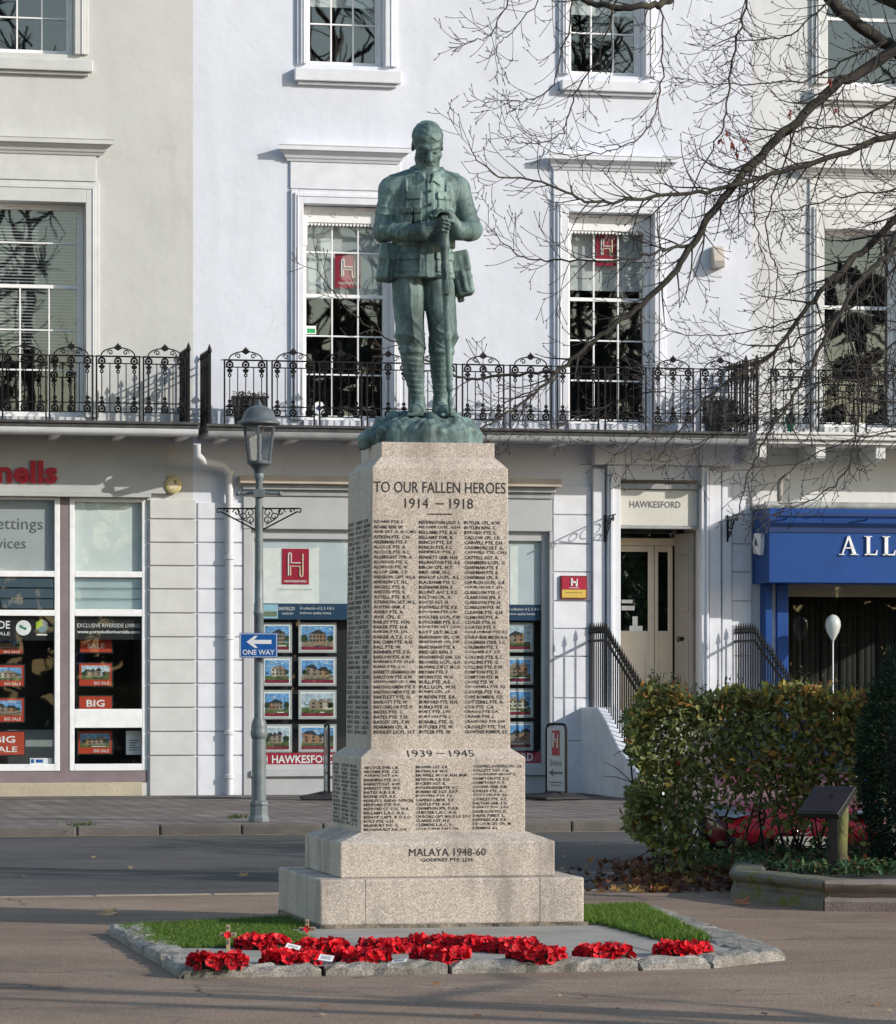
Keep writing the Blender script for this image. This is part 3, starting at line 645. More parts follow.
d = MB().ball(tuple(a0+dirv*.3+nn*.05+Vector((0,0,2.35))), .035); d.ring(a0+dirv*.42+nn*.05+Vector((0,0,2.35)), dirv, (0,0,1), .035, .008); part(d, 'door_knob', M['iron'], ol, smooth=True)
# steps and flank walls
st = MB(); n = 7
LAND = 1.0
zl = dz0; x0s, x1s = fu(606), fu(712)
st.box(x0s, x1s, -LAND, .0, ZP, zl-.004)
for i in range(1, n):
    st.box(x0s, x1s, -LAND-.36*i, -LAND-.36*(i-1)+.03, ZP, zl-i*(zl-ZP)/n)
part(st, 'entrance_steps', pmat('step_stone', (.3,.29,.27), .8, var=.15, fine=.1, bump=.2), HM, bevel=.015)
def flank(px):
    u = fu(px); t = MB(); pr = [(0.0, ZP), (0.0, zl+.15), (-LAND, zl+.15), (-LAND-.5, zl-.05), (-LAND-1.2, zl-.42), (-LAND-2.3, .42), (-LAND-2.6, .34), (-LAND-2.6, ZP)]
    t.prism([(u,y,z) for y, z in pr], (.34,0,0)); return t
fw = part(flank(580.5), 'flank_wall', pmat('white_flank_paint', (.66,.68,.74), .7, var=.1, vs=2.5, bump=.15, bs=20), HM, bevel=.02)
part(flank(726), 'flank_wall', fw.data.materials[0], HM, bevel=.02)

# ---- right house with the blue shop
HR = thing('pale_townhouse', 'pale cream townhouse at right above the blue shop front', 'house', (fu(830), 0, 0), FAC)
hR = []
h, _ = window(HR, (827,905,-35,83), (811,925,-62), (), (20,), None, M['pale_trim'], sill=(811,930,90,101), thick=(20,)); hR.append(h)
h, wR1 = window(HR, (823.5,888,238,423), (809,905,205), (), (308,), None, M['pale_trim'], hood=(795,920,164,177), frieze=(809,905,177,204), thick=(308,)); hR.append(h)
shopR = (fu(788), fu(1010), fz(850,770), fz(850,560)); hR.append(shopR)
w = MB(); wall_grid(w, UB, UR, 0, ZT, hR); w.box(UB+.002, UR, 2.0, 9, 0, ZT); w.quad((UB,0,ZT),(UR,0,ZT),(UR,2,ZT),(UB,2,ZT))
part(w, 'wall', M['pale_wall'], HR)
BD = .85
f = MB(); f.box(fu(769,BD), fu(1010), -BD, .005, fz(850,583,BD), fz(850,509,BD)); bs_ = part(f, 'blue_fascia', M['blue_paint'], HR, bevel=.008)
f = MB(); f.box(fu(769,BD)-.002, fu(1010), -BD-.015, -BD-.001, fz(850,533,BD), fz(850,526,BD)); part(f, 'fascia_shadow_band', M['blue_dark'], bs_, bevel=.004)  # dark blue strip painted as the trough light's shadow
f = MB(); f.tube([(fu(768,BD)-.03,-BD+.06,fz(850,506,BD)),(fu(1010),-BD+.06,fz(850,506,BD))], .06, 10); f.box(fu(769,BD)-.02, fu(1010), -BD+.06, .004, fz(850,508.8,BD), fz(850,504,BD)); part(f, 'awning_case', pmat('weathered_case', (.3,.31,.3), .6, var=.3, vs=3), bs_, smooth='auto')
f = MB(); f.tube([(fu(775.5,BD+.2),-BD-.2,fz(850,516,BD+.2)),(fu(1010),-BD-.2,fz(850,516,BD+.2))], .035, 8)
for px in (786, 866, 946): f.tube([(fu(px,BD),-BD,fz(850,520,BD)),(fu(px,BD),-BD-.19,fz(850,514,BD))], .012, 5)
part(f, 'trough_light', M['blue_dark'], bs_, smooth='auto')
def serifL(mb, kind, x0, x1, z0, z1, y, d=.03):
    w = x1-x0; h = z1-z0; P = lambda a, b: (x0+a*w, y, z0+b*h)
    if kind == 'L':
        mb.prism([P(.16,0),P(.42,0),P(.42,1),P(.16,1)], (0,d,0)); mb.prism([P(.0,.96),P(.58,.96),P(.58,1.0),P(.0,1.0)], (0,d*.9,0)); mb.prism([P(0,0),P(.94,0),P(1,.26),P(.93,.26),P(.84,.07),P(0,.05)], (0,d*.9,0))
    else:
        mb.prism([P(.13,.02),P(.2,.02),P(.56,.98),P(.46,1.0)], (0,d,0)); mb.prism([P(.46,1.0),P(.56,1.0),P(.92,.02),P(.72,.02)], (0,d*.95,0)); mb.prism([P(.28,.33),P(.74,.33),P(.74,.39),P(.3,.39)], (0,d*.8,0))
        mb.prism([P(0,0),P(.3,0),P(.3,.04),P(0,.04)], (0,d*.9,0)); mb.prism([P(.6,0),P(1.02,0),P(1.02,.04),P(.6,.04)], (0,d*.9,0))
f = MB()
for kd, a, b2 in (('A',838.5,857.5),('L',864,877),('L',882,895)): serifL(f, kd, fu(a,BD), fu(b2,BD), fz(850,555,BD), fz(850,536,BD), -BD-.034)
part(f, 'fascia_lettering', M['white_ink'], bs_)
f = MB(); pxb = lambda x0,x1,va,vb: f.box(fu(x0,va), fu(x1,va), -va, -vb, ZP, fz(850,583,BD)-.005)
pxb(765.5,772,.28,-.01); pxb(777,788.5,.22,-.3); part(f, 'shop_pilaster', M['blue_paint'], HR, bevel=.008)
f = MB(); pxb(772.5,776.7,.14,-.01); part(f, 'white_strip', M['sash'], HR)
f = MB(); f.box(fu(788.5), fu(1010), -.16, .1, ZP, fz(850,770)); fr2 = part(f, 'stall_riser', M['blue_paint'], HR, bevel=.008)
f = MB(); f.rect(fu(788.5,-.1), fu(1010), .1, fz(850,770,-.1), fz(850,560,-.1)); part(f, 'shop_pane', M['shop_pane'], HR)
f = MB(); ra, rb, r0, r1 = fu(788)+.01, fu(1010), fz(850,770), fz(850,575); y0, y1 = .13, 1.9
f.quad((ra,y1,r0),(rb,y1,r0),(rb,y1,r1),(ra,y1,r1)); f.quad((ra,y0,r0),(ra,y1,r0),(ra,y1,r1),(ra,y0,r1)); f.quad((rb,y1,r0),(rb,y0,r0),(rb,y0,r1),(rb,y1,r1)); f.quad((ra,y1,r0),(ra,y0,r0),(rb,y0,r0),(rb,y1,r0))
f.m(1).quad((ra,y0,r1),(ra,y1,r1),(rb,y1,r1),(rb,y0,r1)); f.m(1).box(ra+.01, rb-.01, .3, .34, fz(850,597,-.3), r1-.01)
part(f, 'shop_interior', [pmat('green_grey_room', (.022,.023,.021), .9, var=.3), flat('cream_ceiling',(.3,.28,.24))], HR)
f = MB()
for i in range(26): x = fu(795,-.8)+i*.1; f.tube([(x+.01*math.sin(i),1.3+.012*(i%3),r0),(x,1.3+.012*(i%3),r1-.15)], .075, 8)
part(f, 'curtain', pmat('dark_curtain', (.017,.0175,.0155), .9, var=.3), HR, smooth=True)
# ---- balconies: slab, gutter, brackets
def balcony(house, ua, ub, px, yslab, depth, gut, brpx, mats, thick=.09, big=False):
    z = fz(px, yslab, depth)
    s = MB().box(ua, ub, -depth, .0, z-thick, z); s.box(ua, ub, -depth-.03, -depth+.05, z-.03, z+.012)
    sl_ = part(s, 'balcony_slab', mats[0], house, bevel=.01)
    g_ = MB(); r = .07; pts = []
    ax = -depth-.02; prof = [(-.075,.0),(-.07,-.05),(-.045,-.085),(.0,-.1),(.05,-.085),(.07,-.05),(.075,0)]
    n = len(prof); vs = [(e, ax+y, z-thick-.005+dz) for e in (ua+.02, ub-.02) for y, dz in prof]
    g_.add(vs, [tuple(range(n)), tuple(range(n, 2*n))[::-1]]+[(i, n+i, n+i+1, i+1) for i in range(n-1)])
    if gut: part(g_, 'gutter', gut, sl_, smooth='auto')
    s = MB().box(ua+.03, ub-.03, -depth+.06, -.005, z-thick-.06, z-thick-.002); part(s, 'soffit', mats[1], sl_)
    for bx in brpx:
        u = fu(bx, depth-.15); hw = .075 if big else .055; bh = .2 if big else .045
        q = MB().prism([(u-hw, 0, z-thick-.062), (u-hw, -depth+.12, z-thick-.062), (u-hw, -depth+.12, z-thick-.062-bh), (u-hw, -depth+.2, z-thick-.062-bh*1.15), (u-hw, -.0, z-thick-.062-bh*1.2)], (2*hw,0,0))
        part(q, 'bracket', mats[2], sl_, bevel=.008)
    return z
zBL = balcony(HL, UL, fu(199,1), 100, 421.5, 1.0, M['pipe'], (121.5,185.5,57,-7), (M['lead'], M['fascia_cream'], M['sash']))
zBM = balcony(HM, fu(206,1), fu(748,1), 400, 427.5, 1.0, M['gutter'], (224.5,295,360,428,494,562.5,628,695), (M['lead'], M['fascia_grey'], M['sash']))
zBR = balcony(HR, fu(756,1), UR, 830, 433, 1.0, None, (761,820,880), (M['pale_trim'], M['pale_trim'], M['pale_trim']), thick=.1, big=True)
# downpipe of the middle house
d = MB(); zt = fz(230, 443, .5)
d.tube([(fu(197,.95),-.95,zt-.05),(fu(197,.9),-.9,zt-.2),(fu(203,.5),-.55,zt-.27),(fu(222,.15),-.25,zt-.3),(fu(229,.13),-.13,zt-.42),(fu(229.5,.11),-.11,zt-.7),(fu(229.5,.11),-.11,ZP+.02)], .055, 10)
for py in (475, 560, 640, 735, 779): zz = fz(230,py,.1); d.lathe([(.056,0),(.072,.01),(.072,.06),(.056,.07)], (fu(229.5,.11),-.11,zz), 10)
part(d, 'downpipe', M['pipe'], HM, smooth='auto')
# ------------------------------------------------------------------ balcony railings
PW, PH = .61, .94
def panel_mb():
    m = MB(); P = lambda x, z, o=0: (x, o, z)
    for x in (0, PW): m.box(x-.011, x+.011, -.011, .011, 0, PH)
    for z, r in ((PH-.01, .011), (PH-.11, .008), (.27, .008), (.14, .008)): m.box(0, PW, -r, r, z-r, z+r)
    cols = (.075, PW/2, PW-.075)
    for x in (.19, PW-.19): m.tube([P(x, .14), P(x, PH-.11)], .0075, 4)
    for x in cols:
        m.tube([P(x, .27), P(x, PH-.25)], .0075, 4)
        for z, up in ((PH-.075, -1), (.19, 1)):
            m.ring(P(x, z), (1,0,0), (0,0,1), .045, .014, 10, 4); m.ball(P(x, z), .024, 6, 4)
            # palmette of five leaves
            zc = z+up*.075
            for a in (-80, -42, 0, 42, 80):
                dx, dz = math.sin(R(a)), math.cos(R(a))*up; L = .062 if a == 0 else .05
                m.prism([P(x, zc-up*.02, -.008), P(x+dx*L*.6-dz*.016, zc+dz*L*.6+dx*.016, -.008), P(x+dx*L, zc+dz*L, -.008), P(x+dx*L*.6+dz*.016, zc+dz*L*.6-dx*.016, -.008)], (0,.016,0))
            m.ring(P(x, zc+up*.075), (1,0,0), (0,0,1), .02, .01, 8, 4)
    # arched crest with scrolls and palmette
    arc = [P(PW/2+.24*math.cos(t), PH+.115*math.sin(t)) for t in [math.pi*i/12 for i in range(13)]]
    m.tube(arc, .009, 4)
    for s in (-1, 1):
        c = (PW/2+s*.11, PH+.045)
        sp = [P(c[0]+s*(.042-.0028*i)*math.cos(.6*i), c[1]+(.042-.0028*i)*math.sin(.6*i)) for i in range(13)]; m.tube(sp, .008, 4)
    for a in (-70, -36, 0, 36, 70):
        dx, dz = math.sin(R(a)), math.cos(R(a)); L = .085 if a == 0 else .065; x, zc = PW/2, PH+.10
        m.prism([P(x, zc-.03, -.009), P(x+dx*L*.6-dz*.02, zc+dz*L*.6+dx*.02, -.009), P(x+dx*L, zc+dz*L, -.009), P(x+dx*L*.6+dz*.02, zc+dz*L*.6-dx*.02, -.009)], (0,.018,0))
    return m
def railing(label, xs, px0, zb, post_ends, x_end=None):
    """xs = list of left pixel of each front panel (at v=.93)"""
    V = .93
    t = thing('balcony_railing', label, 'railing', (fu(xs[0], V), -V, zb), FAC, group='iron balcony railings along the first floor')
    first = None
    for i, px in enumerate(xs):
        u = fu(px, V)
        if first is None:
            ORGb = Vector((u, -V, zb)); m = panel_mb()
            me = _mesh(m, 'railing_panel', [M['iron']], (0,0,0), False); o = bpy.data.objects.new('railing_panel', me); COL.objects.link(o); o.parent = t; first = o
        else:
            o = first.copy(); COL.objects.link(o); o.parent = t
        o.location = (u-fu(xs[0], V), 0, 0)
    r = MB(); ua, ub = fu(xs[0], V), fu(xs[-1], V)+PW
    r.box(ua-.05, ub+.05, -V-.009, -V+.009, zb+PH-.018, zb+PH-.004); part(r, 'top_rail', M['iron'], t)
    for e, pu in post_ends:
        # end return: closely set spear bars from front to wall, seen edge on
        m = MB(); n = 7
        for k in range(n):
            y = -V+.02+k*(V-.06)/(n-1); m.tube([(pu,y,zb),(pu,y,zb+PH+.05)], .011, 5); m.lathe([(.011,0),(.024,.02),(.02,.05),(.003,.11)], (pu,y,zb+PH+.05), 6)
        for z in (.14, .27, PH-.11, PH-.01): m.box(pu-.008, pu+.008, -V, -.03, zb+z-.008, zb+z+.008)
        for z in (PH-.1, .2):
            for k in range(3): y = -V+.16+k*.3; m.ring((pu,y,zb+z), (0,1,0), (0,0,1), .045, .014, 10, 4); m.ball((pu,y,zb+z-.07*(1 if z > .5 else -1)), (.012,.05,.05), 6, 4)
        m.box(pu-.02, pu+.02, -V-.02, -V+.02, zb, zb+PH+.08); m.lathe([(.02,0),(.036,.025),(.03,.06),(.004,.13)], (pu,-V,zb+PH+.08), 8)
        part(m, 'end_return', M['iron'], t)
    return t
railing('black iron balcony railing of the grey cream house at left', [143.5-47*i for i in range(4, -1, -1)], 0, zBL, [(1, fu(188.5, .93))])
railing('black iron balcony railing of the white middle house behind the bronze soldier', [224.5+47.6*i for i in range(11)], 0, zBM, [(0, fu(209.5, .93)), (1, fu(746, .93))])
railing('black iron balcony railing of the pale house behind the bare branches', [771+47.6*i for i in range(4)], 0, zBR, [(0, fu(757, .93))])

# ------------------------------------------------------------------ small things on the facade
def planter(px0, px1, py0, py1, v, label):
    u0, u1 = fu(px0, v), fu(px1, v); z0, z1 = fz((px0+px1)/2, py1, v), fz((px0+px1)/2, py0, v); h = z1-z0; d = .22
    z0 = zBM+.002; h = z1-z0
    t = thing('planter_box', label, 'planter', ((u0+u1)/2, -v, z0), FAC, group='planters on the white balcony')
    b = MB(); s = .06
    b.add([(u0+s,-v+.03,z0),(u1-s,-v+.03,z0),(u1-s,-v+d-.03,z0),(u0+s,-v+d-.03,z0),(u0,-v,z1),(u1,-v,z1),(u1,-v+d,z1),(u0,-v+d,z1)], [(0,3,2,1),(0,1,5,4),(1,2,6,5),(2,3,7,6),(3,0,4,7),(4,5,6,7)])
    b.box(u0-.015, u1+.015, -v-.015, -v+.02, z1-.03, z1+.004); part(b, 'trough', flat('dark_planter', (.025,.027,.028), .6), t, bevel=.006)
    f = MB(); rr = random.Random(px0)
    for i in range(60):
        x = rr.uniform(u0+.03, u1-.03); y = -v+rr.uniform(.03, d-.03); a = rr.uniform(0, 6.28); l = rr.uniform(.06,.14); zt = z1+rr.uniform(.02,.07)
        f.tube([(x,y,z1-.02),(x+math.cos(a)*l*.4,y+math.sin(a)*l*.4,zt)], [.004,.002], 3); f.ball((x+math.cos(a)*l*.4,y+math.sin(a)*l*.4,zt), (.018,.018,.007), 5, 3)
    part(f, 'dead_stems', pmat('dry_stems', (.05,.045,.03), .9, var=.3), t)
planter(233, 268, 396, 414, .7, 'dark trough planter on the white balcony behind the street lamp top')
planter(705, 735, 400, 416, .7, 'dark trough planter on the white balcony near the right party wall')
v = .75; z = zBR+.002
b = MB().lathe([(.05,0),(.07,.02),(.045,.07),(.06,.12),(.085,.2),(.08,.235),(.06,.25),(.075,.275),(.06,.275)], (fu(790.5,v),-v,z), 14)
single(b, 'vase', flat('green_glaze', (.01,.17,.08), .25), 'green glazed vase standing on the balcony of the pale house', 'vase', (fu(790.5,v),-v,z), FAC, smooth='auto')
# round notice in the window behind the railing
c = Vector((fu(319.5,-.2), RV-.04, fz(319.5,408,-.2)))
t = thing('round_notice', 'round white notice with a dark arrow fixed in the balcony window', 'notice', c, FAC)
b = MB(); b.prism([(c.x+.095*math.cos(a*math.pi/12), c.y, c.z+.095*math.sin(a*math.pi/12)) for a in range(24)], (0,.012,0)); part(b, 'disc', M['white_ink'], t)
b = MB(); b.prism([(c.x-.06,c.y-.004,c.z),(c.x,c.y-.004,c.z+.05),(c.x,c.y-.004,c.z+.02),(c.x+.05,c.y-.004,c.z+.03),(c.x+.04,c.y-.004,c.z-.03),(c.x,c.y-.004,c.z-.02),(c.x,c.y-.004,c.z-.05)], (0,.003,0)); part(b, 'arrow', M['navy'], t)
def hposter(x0, x1, y0, y1, label):
    y = RV+.035; c = Vector(((fu(x0,-y)+fu(x1,-y))/2, y, (fz((x0+x1)/2,y0,-y)+fz((x0+x1)/2,y1,-y))/2)); w = fu(x1,-y)-fu(x0,-y); h = fz(x0,y0,-y)-fz(x0,y1,-y)
    t = thing('window_poster', label, 'poster', c, FAC, group='crimson posters in the first floor windows')
    part(MB().box(c.x-w/2,c.x+w/2,c.y,c.y+.004,c.z-h/2,c.z+h/2), 'sheet', M['crimson'], t)
    b = MB(); hlogo(b, c.x, c.y-.006, c.z+h*.06, w*.5, h*.5, .011); b.m(0).text('HAWKESFORD', (c.x, c.y-.003, c.z-h*.4), (1,0,0), (0,0,1), w=w*.72, h=.04)
    part(b, 'emblem', [M['white_ink'], M['cream_ink']], t)
hposter(335, 361, 253, 288, 'crimson poster with an H in the balcony window left of the soldier')
hposter(596, 617, 233, 266, 'crimson poster with an H in the balcony window behind the branches')
y = RV+.012; c = Vector((fu(311,-y), y, fz(311,330,-y)))
t = thing('window_sticker', 'small white and green sticker on the pane left of the soldier', 'sticker', c, FAC)
part(MB().box(c.x-.075,c.x+.075,y-.002,y,c.z-.06,c.z+.06), 'sheet', M['white_ink'], t); part(MB().box(c.x-.06,c.x+.06,y-.005,y-.003,c.z-.045,c.z+.02), 'green_band', flat('green_band',(.02,.3,.1)), t)
# wall vent
c = Vector((fu(716), 0, fz(716,258)))
t = thing('wall_vent', 'boxy beige vent cowl on the upper white wall behind branches', 'vent', c, FAC)
b = MB().prism([(c.x-.085,0,c.z-.16),(c.x-.085,-.2,c.z-.16),(c.x-.085,-.2,c.z-.06),(c.x-.085,-.12,c.z+.16),(c.x-.085,0,c.z+.16)], (.17,0,0)); part(b, 'cowl', pmat('beige_plastic',(.45,.4,.34),.5), t, bevel=.008)
b = MB()
for k in range(4): b.box(c.x-.07,c.x+.07,-.206,-.2,c.z-.15+k*.024,c.z-.138+k*.024)
part(b, 'slats', M['gutter'], t)
# round alarm of the left shop
c = Vector((fu(172.5,.04), -.035, fz(172.5,485,.04)))
t = thing('alarm_box', 'round cream and gold alarm bell above the left stone pier', 'alarm', c, FAC, group='alarm boxes')
b = MB(); nn = 18
b.add([(c.x+r*math.cos(a*2*math.pi/nn), y, c.z+r*math.sin(a*2*math.pi/nn)) for r, y in ((.13,-.035),(.13,-.1),(.11,-.12),(.085,-.125)) for a in range(nn)], [(i*nn+k,i*nn+(k+1)%nn,(i+1)*nn+(k+1)%nn,(i+1)*nn+k) for i in range(3) for k in range(nn)]+[tuple(range(3*nn,4*nn))])
part(b, 'rim', pmat('gold_cream', (.5,.42,.2), .4, var=.2), t, smooth='auto')
b = MB(); b.prism([(c.x+.075*math.cos(a*math.pi/9), -.13, c.z+.075*math.sin(a*math.pi/9)) for a in range(18)], (0,.006,0)); part(b, 'face', pmat('rust_cream_face', (.62,.55,.36), .5, col2=(.2,.07,.03), lo=.5, hi=.62, vs=14), t)
# hexagonal alarm on the blue fascia's end
u = fu(769,BD)-.001; zc = fz(757,544,.5); yc = -.5
t = thing('alarm_box', 'white hexagonal alarm box on the side of the blue fascia', 'alarm', (u, yc, zc), FAC, group='alarm boxes')
hx = [(u, yc+a, zc+b) for a, b in ((-.17,0),(-.15,.15),(.12,.17),(.2,.02),(.14,-.14),(-.12,-.17))]
part(MB().prism(hx, (-.09,0,0)), 'case', M['upvc'], t, bevel=.02); part(MB().ball((u-.092,yc+.02,zc+.02), (.006,.06,.06), 10, 6), 'badge', M['navy'], t)
# swan neck vent over blue shop
c = (fu(780,.3), -.3, fz(780,507,.3))
b = MB().tube([c,(c[0],c[1],c[2]+.32),(c[0]+.02,c[1],c[2]+.4),(c[0]+.07,c[1]-.02,c[2]+.44),(c[0]+.13,c[1]-.03,c[2]+.42)], .045, 10)
single(b, 'vent_pipe', pmat('weathered_grey_pipe',(.28,.27,.25),.6,var=.25), 'grey swan neck vent pipe rising above the blue fascia', 'pipe', c, FAC, smooth='auto')
# crimson and yellow plaque
c = Vector((fu(572.8), -.03, fz(572.8,587.5)))
t = thing('wall_plaque', 'crimson and yellow plaque on the white pier beside the entrance', 'plaque', c, FAC)
w, h = .405, .345
part(MB().box(c.x-w/2,c.x+w/2,-.07,-.03,c.z-h/2,c.z+h/2), 'board', flat('dark_red_rim',(.16,.01,.015)), t, bevel=.005)
part(MB().box(c.x-w/2+.02,c.x+w/2-.02,-.076,-.069,c.z-.03,c.z+h/2-.02), 'upper_panel', M['crimson'], t); part(MB().box(c.x-w/2+.02,c.x+w/2-.02,-.076,-.069,c.z-h/2+.02,c.z-.034), 'lower_panel', M['yellow'], t)
b = MB(); hlogo(b, c.x, -.08, c.z+.075, .085, .11, .009); b.m(0).text('HAWKESFORD', (c.x,-.079,c.z-.015), (1,0,0), (0,0,1), w=.15, h=.02)
b.m(2).text('hawkesford.co.uk', (c.x,-.079,c.z-.085), (1,0,0), (0,0,1), w=.25, h=.02); part(b, 'lettering', [M['white_ink'], M['white_ink'], flat('brown_ink',(.2,.1,.02))], t)
# hanging basket brackets
for px, lab in ((603, 'black scrolled iron hanging basket bracket left of the entrance'), (726, 'black scrolled iron hanging basket bracket right of the entrance')):
    u = fu(px); y0 = -.10 if px < 650 else -.075; z1 = fz(px, 518)
    t = thing('basket_bracket', lab, 'bracket', (u, y0, z1), FAC, group='hanging basket brackets beside the door')
    b = MB(); b.box(u-.012, u+.012, y0-.014, y0, z1-.36, z1+.04); b.tube([(u,y0-.01,z1),(u,y0-.62,z1+.02)], .011, 5); b.tube([(u,y0-.01,z1-.33),(u,y0-.2,z1-.2),(u,y0-.42,z1-.02)], .01, 5)
    part(b, 'arm', M['iron'], t)
    for cy, cz, r in ((-.12,-.1,.075),(-.27,-.06,.05),(-.5,-.03,.04),(-.08,-.24,.04)):
        part(MB().tube([(u, y0+cy+(r-.0045*r*14*i/12)*math.cos(.62*i), z1+cz+(r-.0045*r*14*i/12)*math.sin(.62*i)) for i in range(13)], .008, 4), 'scroll', M['iron'], t)
# balloon in front of the blue shop
v = .7; c = Vector((fu(833,v), -v, fz(833,628,v)))
t = thing('balloon', 'pale white balloon on a slim stick before the blue shop window', 'balloon', (c.x, c.y, ZP), FAC)
pr = [(.004,-.25),(.018,-.235),(.012,-.22),(.05,-.165),(.09,-.09),(.115,0),(.11,.07),(.085,.125),(.045,.16),(.005,.17)]
part(MB().lathe(pr, (c.x,c.y,c.z+.03), 18), 'skin', pmat('balloon_rubber', (.5,.53,.5), .25, var=.05), t, smooth=True)
part(MB().tube([(c.x,c.y,ZP+.2),(c.x,c.y,c.z-.2)], .01, 6), 'stick', M['sash'], t)
b = MB().lathe([(.16,0),(.16,.03),(.02,.06),(.015,.22)], (c.x,c.y,ZP+.014), 14); part(b, 'foot', M['upvc'], t, smooth='auto')

# ------------------------------------------------------------------ property cards and red sale cards in the shop windows
pm = [flat('print_sky_blue', (.13,.32,.62), .4), flat('print_pale_sky', (.42,.52,.6), .4), flat('print_brick', (.3,.17,.1), .4), flat('print_cream', (.5,.46,.38), .4), flat('print_stone', (.25,.2,.15), .4),
      flat('print_lawn', (.09,.13,.045), .4), flat('print_dark', (.03,.035,.04), .4), flat('print_maroon', (.2,.02,.04), .4), M['white_ink'], flat('print_tree', (.03,.055,.025), .4)]
for _m in pm[:8]+pm[9:]:
    for _n in _m.node_tree.nodes:
        if _n.type == 'TEX_NOISE': _n.inputs['Scale'].default_value = 16
        if _n.type == 'VALTORGB':
            for _e, _k in zip(_n.color_ramp.elements, (.62,1.35)): _e.color = tuple(min(1, c*_k) for c in _e.color[:3])+(1,)
def house_picture(mb, x0, x1, z0, z1, y, rr):
    """a small printed photograph: sky, house with roof and windows, lawn"""
    W, H = x1-x0, z1-z0; X = lambda a: x0+a*W; Z = lambda b: z0+b*H; e = .0012
    mb.m(rr.choice((0,0,1))).rect(x0, x1, y, z0, z1)
    mb.m(rr.choice((5,5,4))).rect(x0, x1, y-e, z0, Z(rr.uniform(.22,.34)))
    a = rr.uniform(.02,.3); b = rr.uniform(.7,.98); wl = rr.choice((2,3,3,4,4)); t = rr.uniform(.55,.68); sk = rr.uniform(-.16,.16); T = lambda u: t+sk*(u-.5)*2
    for _ in range(26):                                     # soft clutter of the scene behind: clouds, hedges, walls
        u, w_, v_ = rr.uniform(0,.9), rr.uniform(.04,.16), rr.random(); zz = rr.uniform(.66,.93) if v_ < .4 else rr.uniform(.02,.5); mb.m(1 if v_ < .4 else rr.choice((4,5,5,9,6))).rect(X(u), X(min(1,u+w_)), y-1.5*e, Z(zz), Z(min(1,zz+rr.uniform(.02,.06))))
    mb.m(wl).poly([(X(a),y-2*e,Z(.2)),(X(b),y-2*e,Z(.2)),(X(b),y-2*e,Z(T(b))),(X(a),y-2*e,Z(T(a)))])
    c_ = a+(b-a)*rr.uniform(.3,.7); mb.m(rr.choice((2,3,4))).poly([(X(c_),y-2.4*e,Z(.2)),(X(b),y-2.4*e,Z(.2)),(X(b),y-2.4*e,Z(T(b))),(X(c_),y-2.4*e,Z(T(c_)))])
    k = rr.randint(1,3); mb.m(rr.choice((6,6,4)))
    for i in range(k):
        p, q = a+(b-a)*i/k, a+(b-a)*(i+1)/k; sx_ = rr.uniform(.02,.12); mb.poly([(X(max(0,p-.02)),y-3*e,Z(T(p)-.02)),(X(min(1,q+.02)),y-3*e,Z(T(q)-.02)),(X((p+q)/2+sx_),y-3*e,Z(T((p+q)/2)+.17)),(X((p+q)/2-sx_*.5),y-3*e,Z(T((p+q)/2)+.17))])
    mb.m(rr.choice((6,8))).rect(X(rr.uniform(.05,.6)), X(rr.uniform(.62,.9)), y-3.2*e, Z(.05), Z(.09))
    n = rr.randint(3,5); mb.m(6)
    for i in range(n):
        c = a+(b-a)*(i+.5)/n
        for zz in (.28,.46): mb.rect(X(c-.035), X(c+.035), y-3.5*e, Z(zz), Z(zz+.1))
    mb.m(9)
    for _ in range(rr.randint(1,3)):
        c = rr.choice((rr.uniform(.0,.12), rr.uniform(.85,.97))); r = rr.uniform(.06,.12)
        mb.poly([(X(min(1,max(0,c+r*math.cos(q*math.pi/4)))), y-4.2*e, Z(min(.95,.42+1.6*r*math.sin(q*math.pi/4)))) for q in range(8)])
def card(x0, x1, y0, y1, v, label, ref, seed, group):
    """acrylic pocket with a printed property sheet"""
    y = -v; u0, u1 = fu(x0, v), fu(x1, v); z0, z1 = fz(ref, y1, v), fz(ref, y0, v); rr = random.Random(seed)
    t = thing('property_card', label, 'picture card', ((u0+u1)/2, y, z0), FAC, group=group)
    part(MB().box(u0, u1, y, y+.008, z0, z1), 'acrylic_pocket', M['acrylic'], t)
    part(MB().rect(u0+.03, u1-.03, y-.002, z0+.03, z1-.03), 'sheet', M['white_ink'], t)
    p = MB(); house_picture(p, u0+.045, u1-.045, z0+.08, z1-.05, y-.004, rr); p.m(7).rect(u0+.045, u1-.045, y-.0095, z0+.045, z0+.09)
    part(p, 'print', pm, t)
G1 = 'framed property cards in the middle shop window'
rowsL = ((623,653),(657,686),(690,719),(724,752)); rowsR = ((622,652),(656,684.5),(688.5,718),(722,751))
nm = ('top', 'second', 'third', 'bottom')
k = 0
for r in range(4):
    for (x0, x1), lab in (((262,292), 'just right of the lamp post'), ((298.5,336.5), 'between lamp post and memorial')):
        card(x0, x1, *rowsL[r], -.2, f'house photo card {lab}, {nm[r]} row', 400, k, G1); k += 1
for r in range(4):
    card(496.5, 533.5, *rowsR[r], -.2, f'house photo card right of the memorial, {nm[r]} row', 400, k+40, G1); k += 1
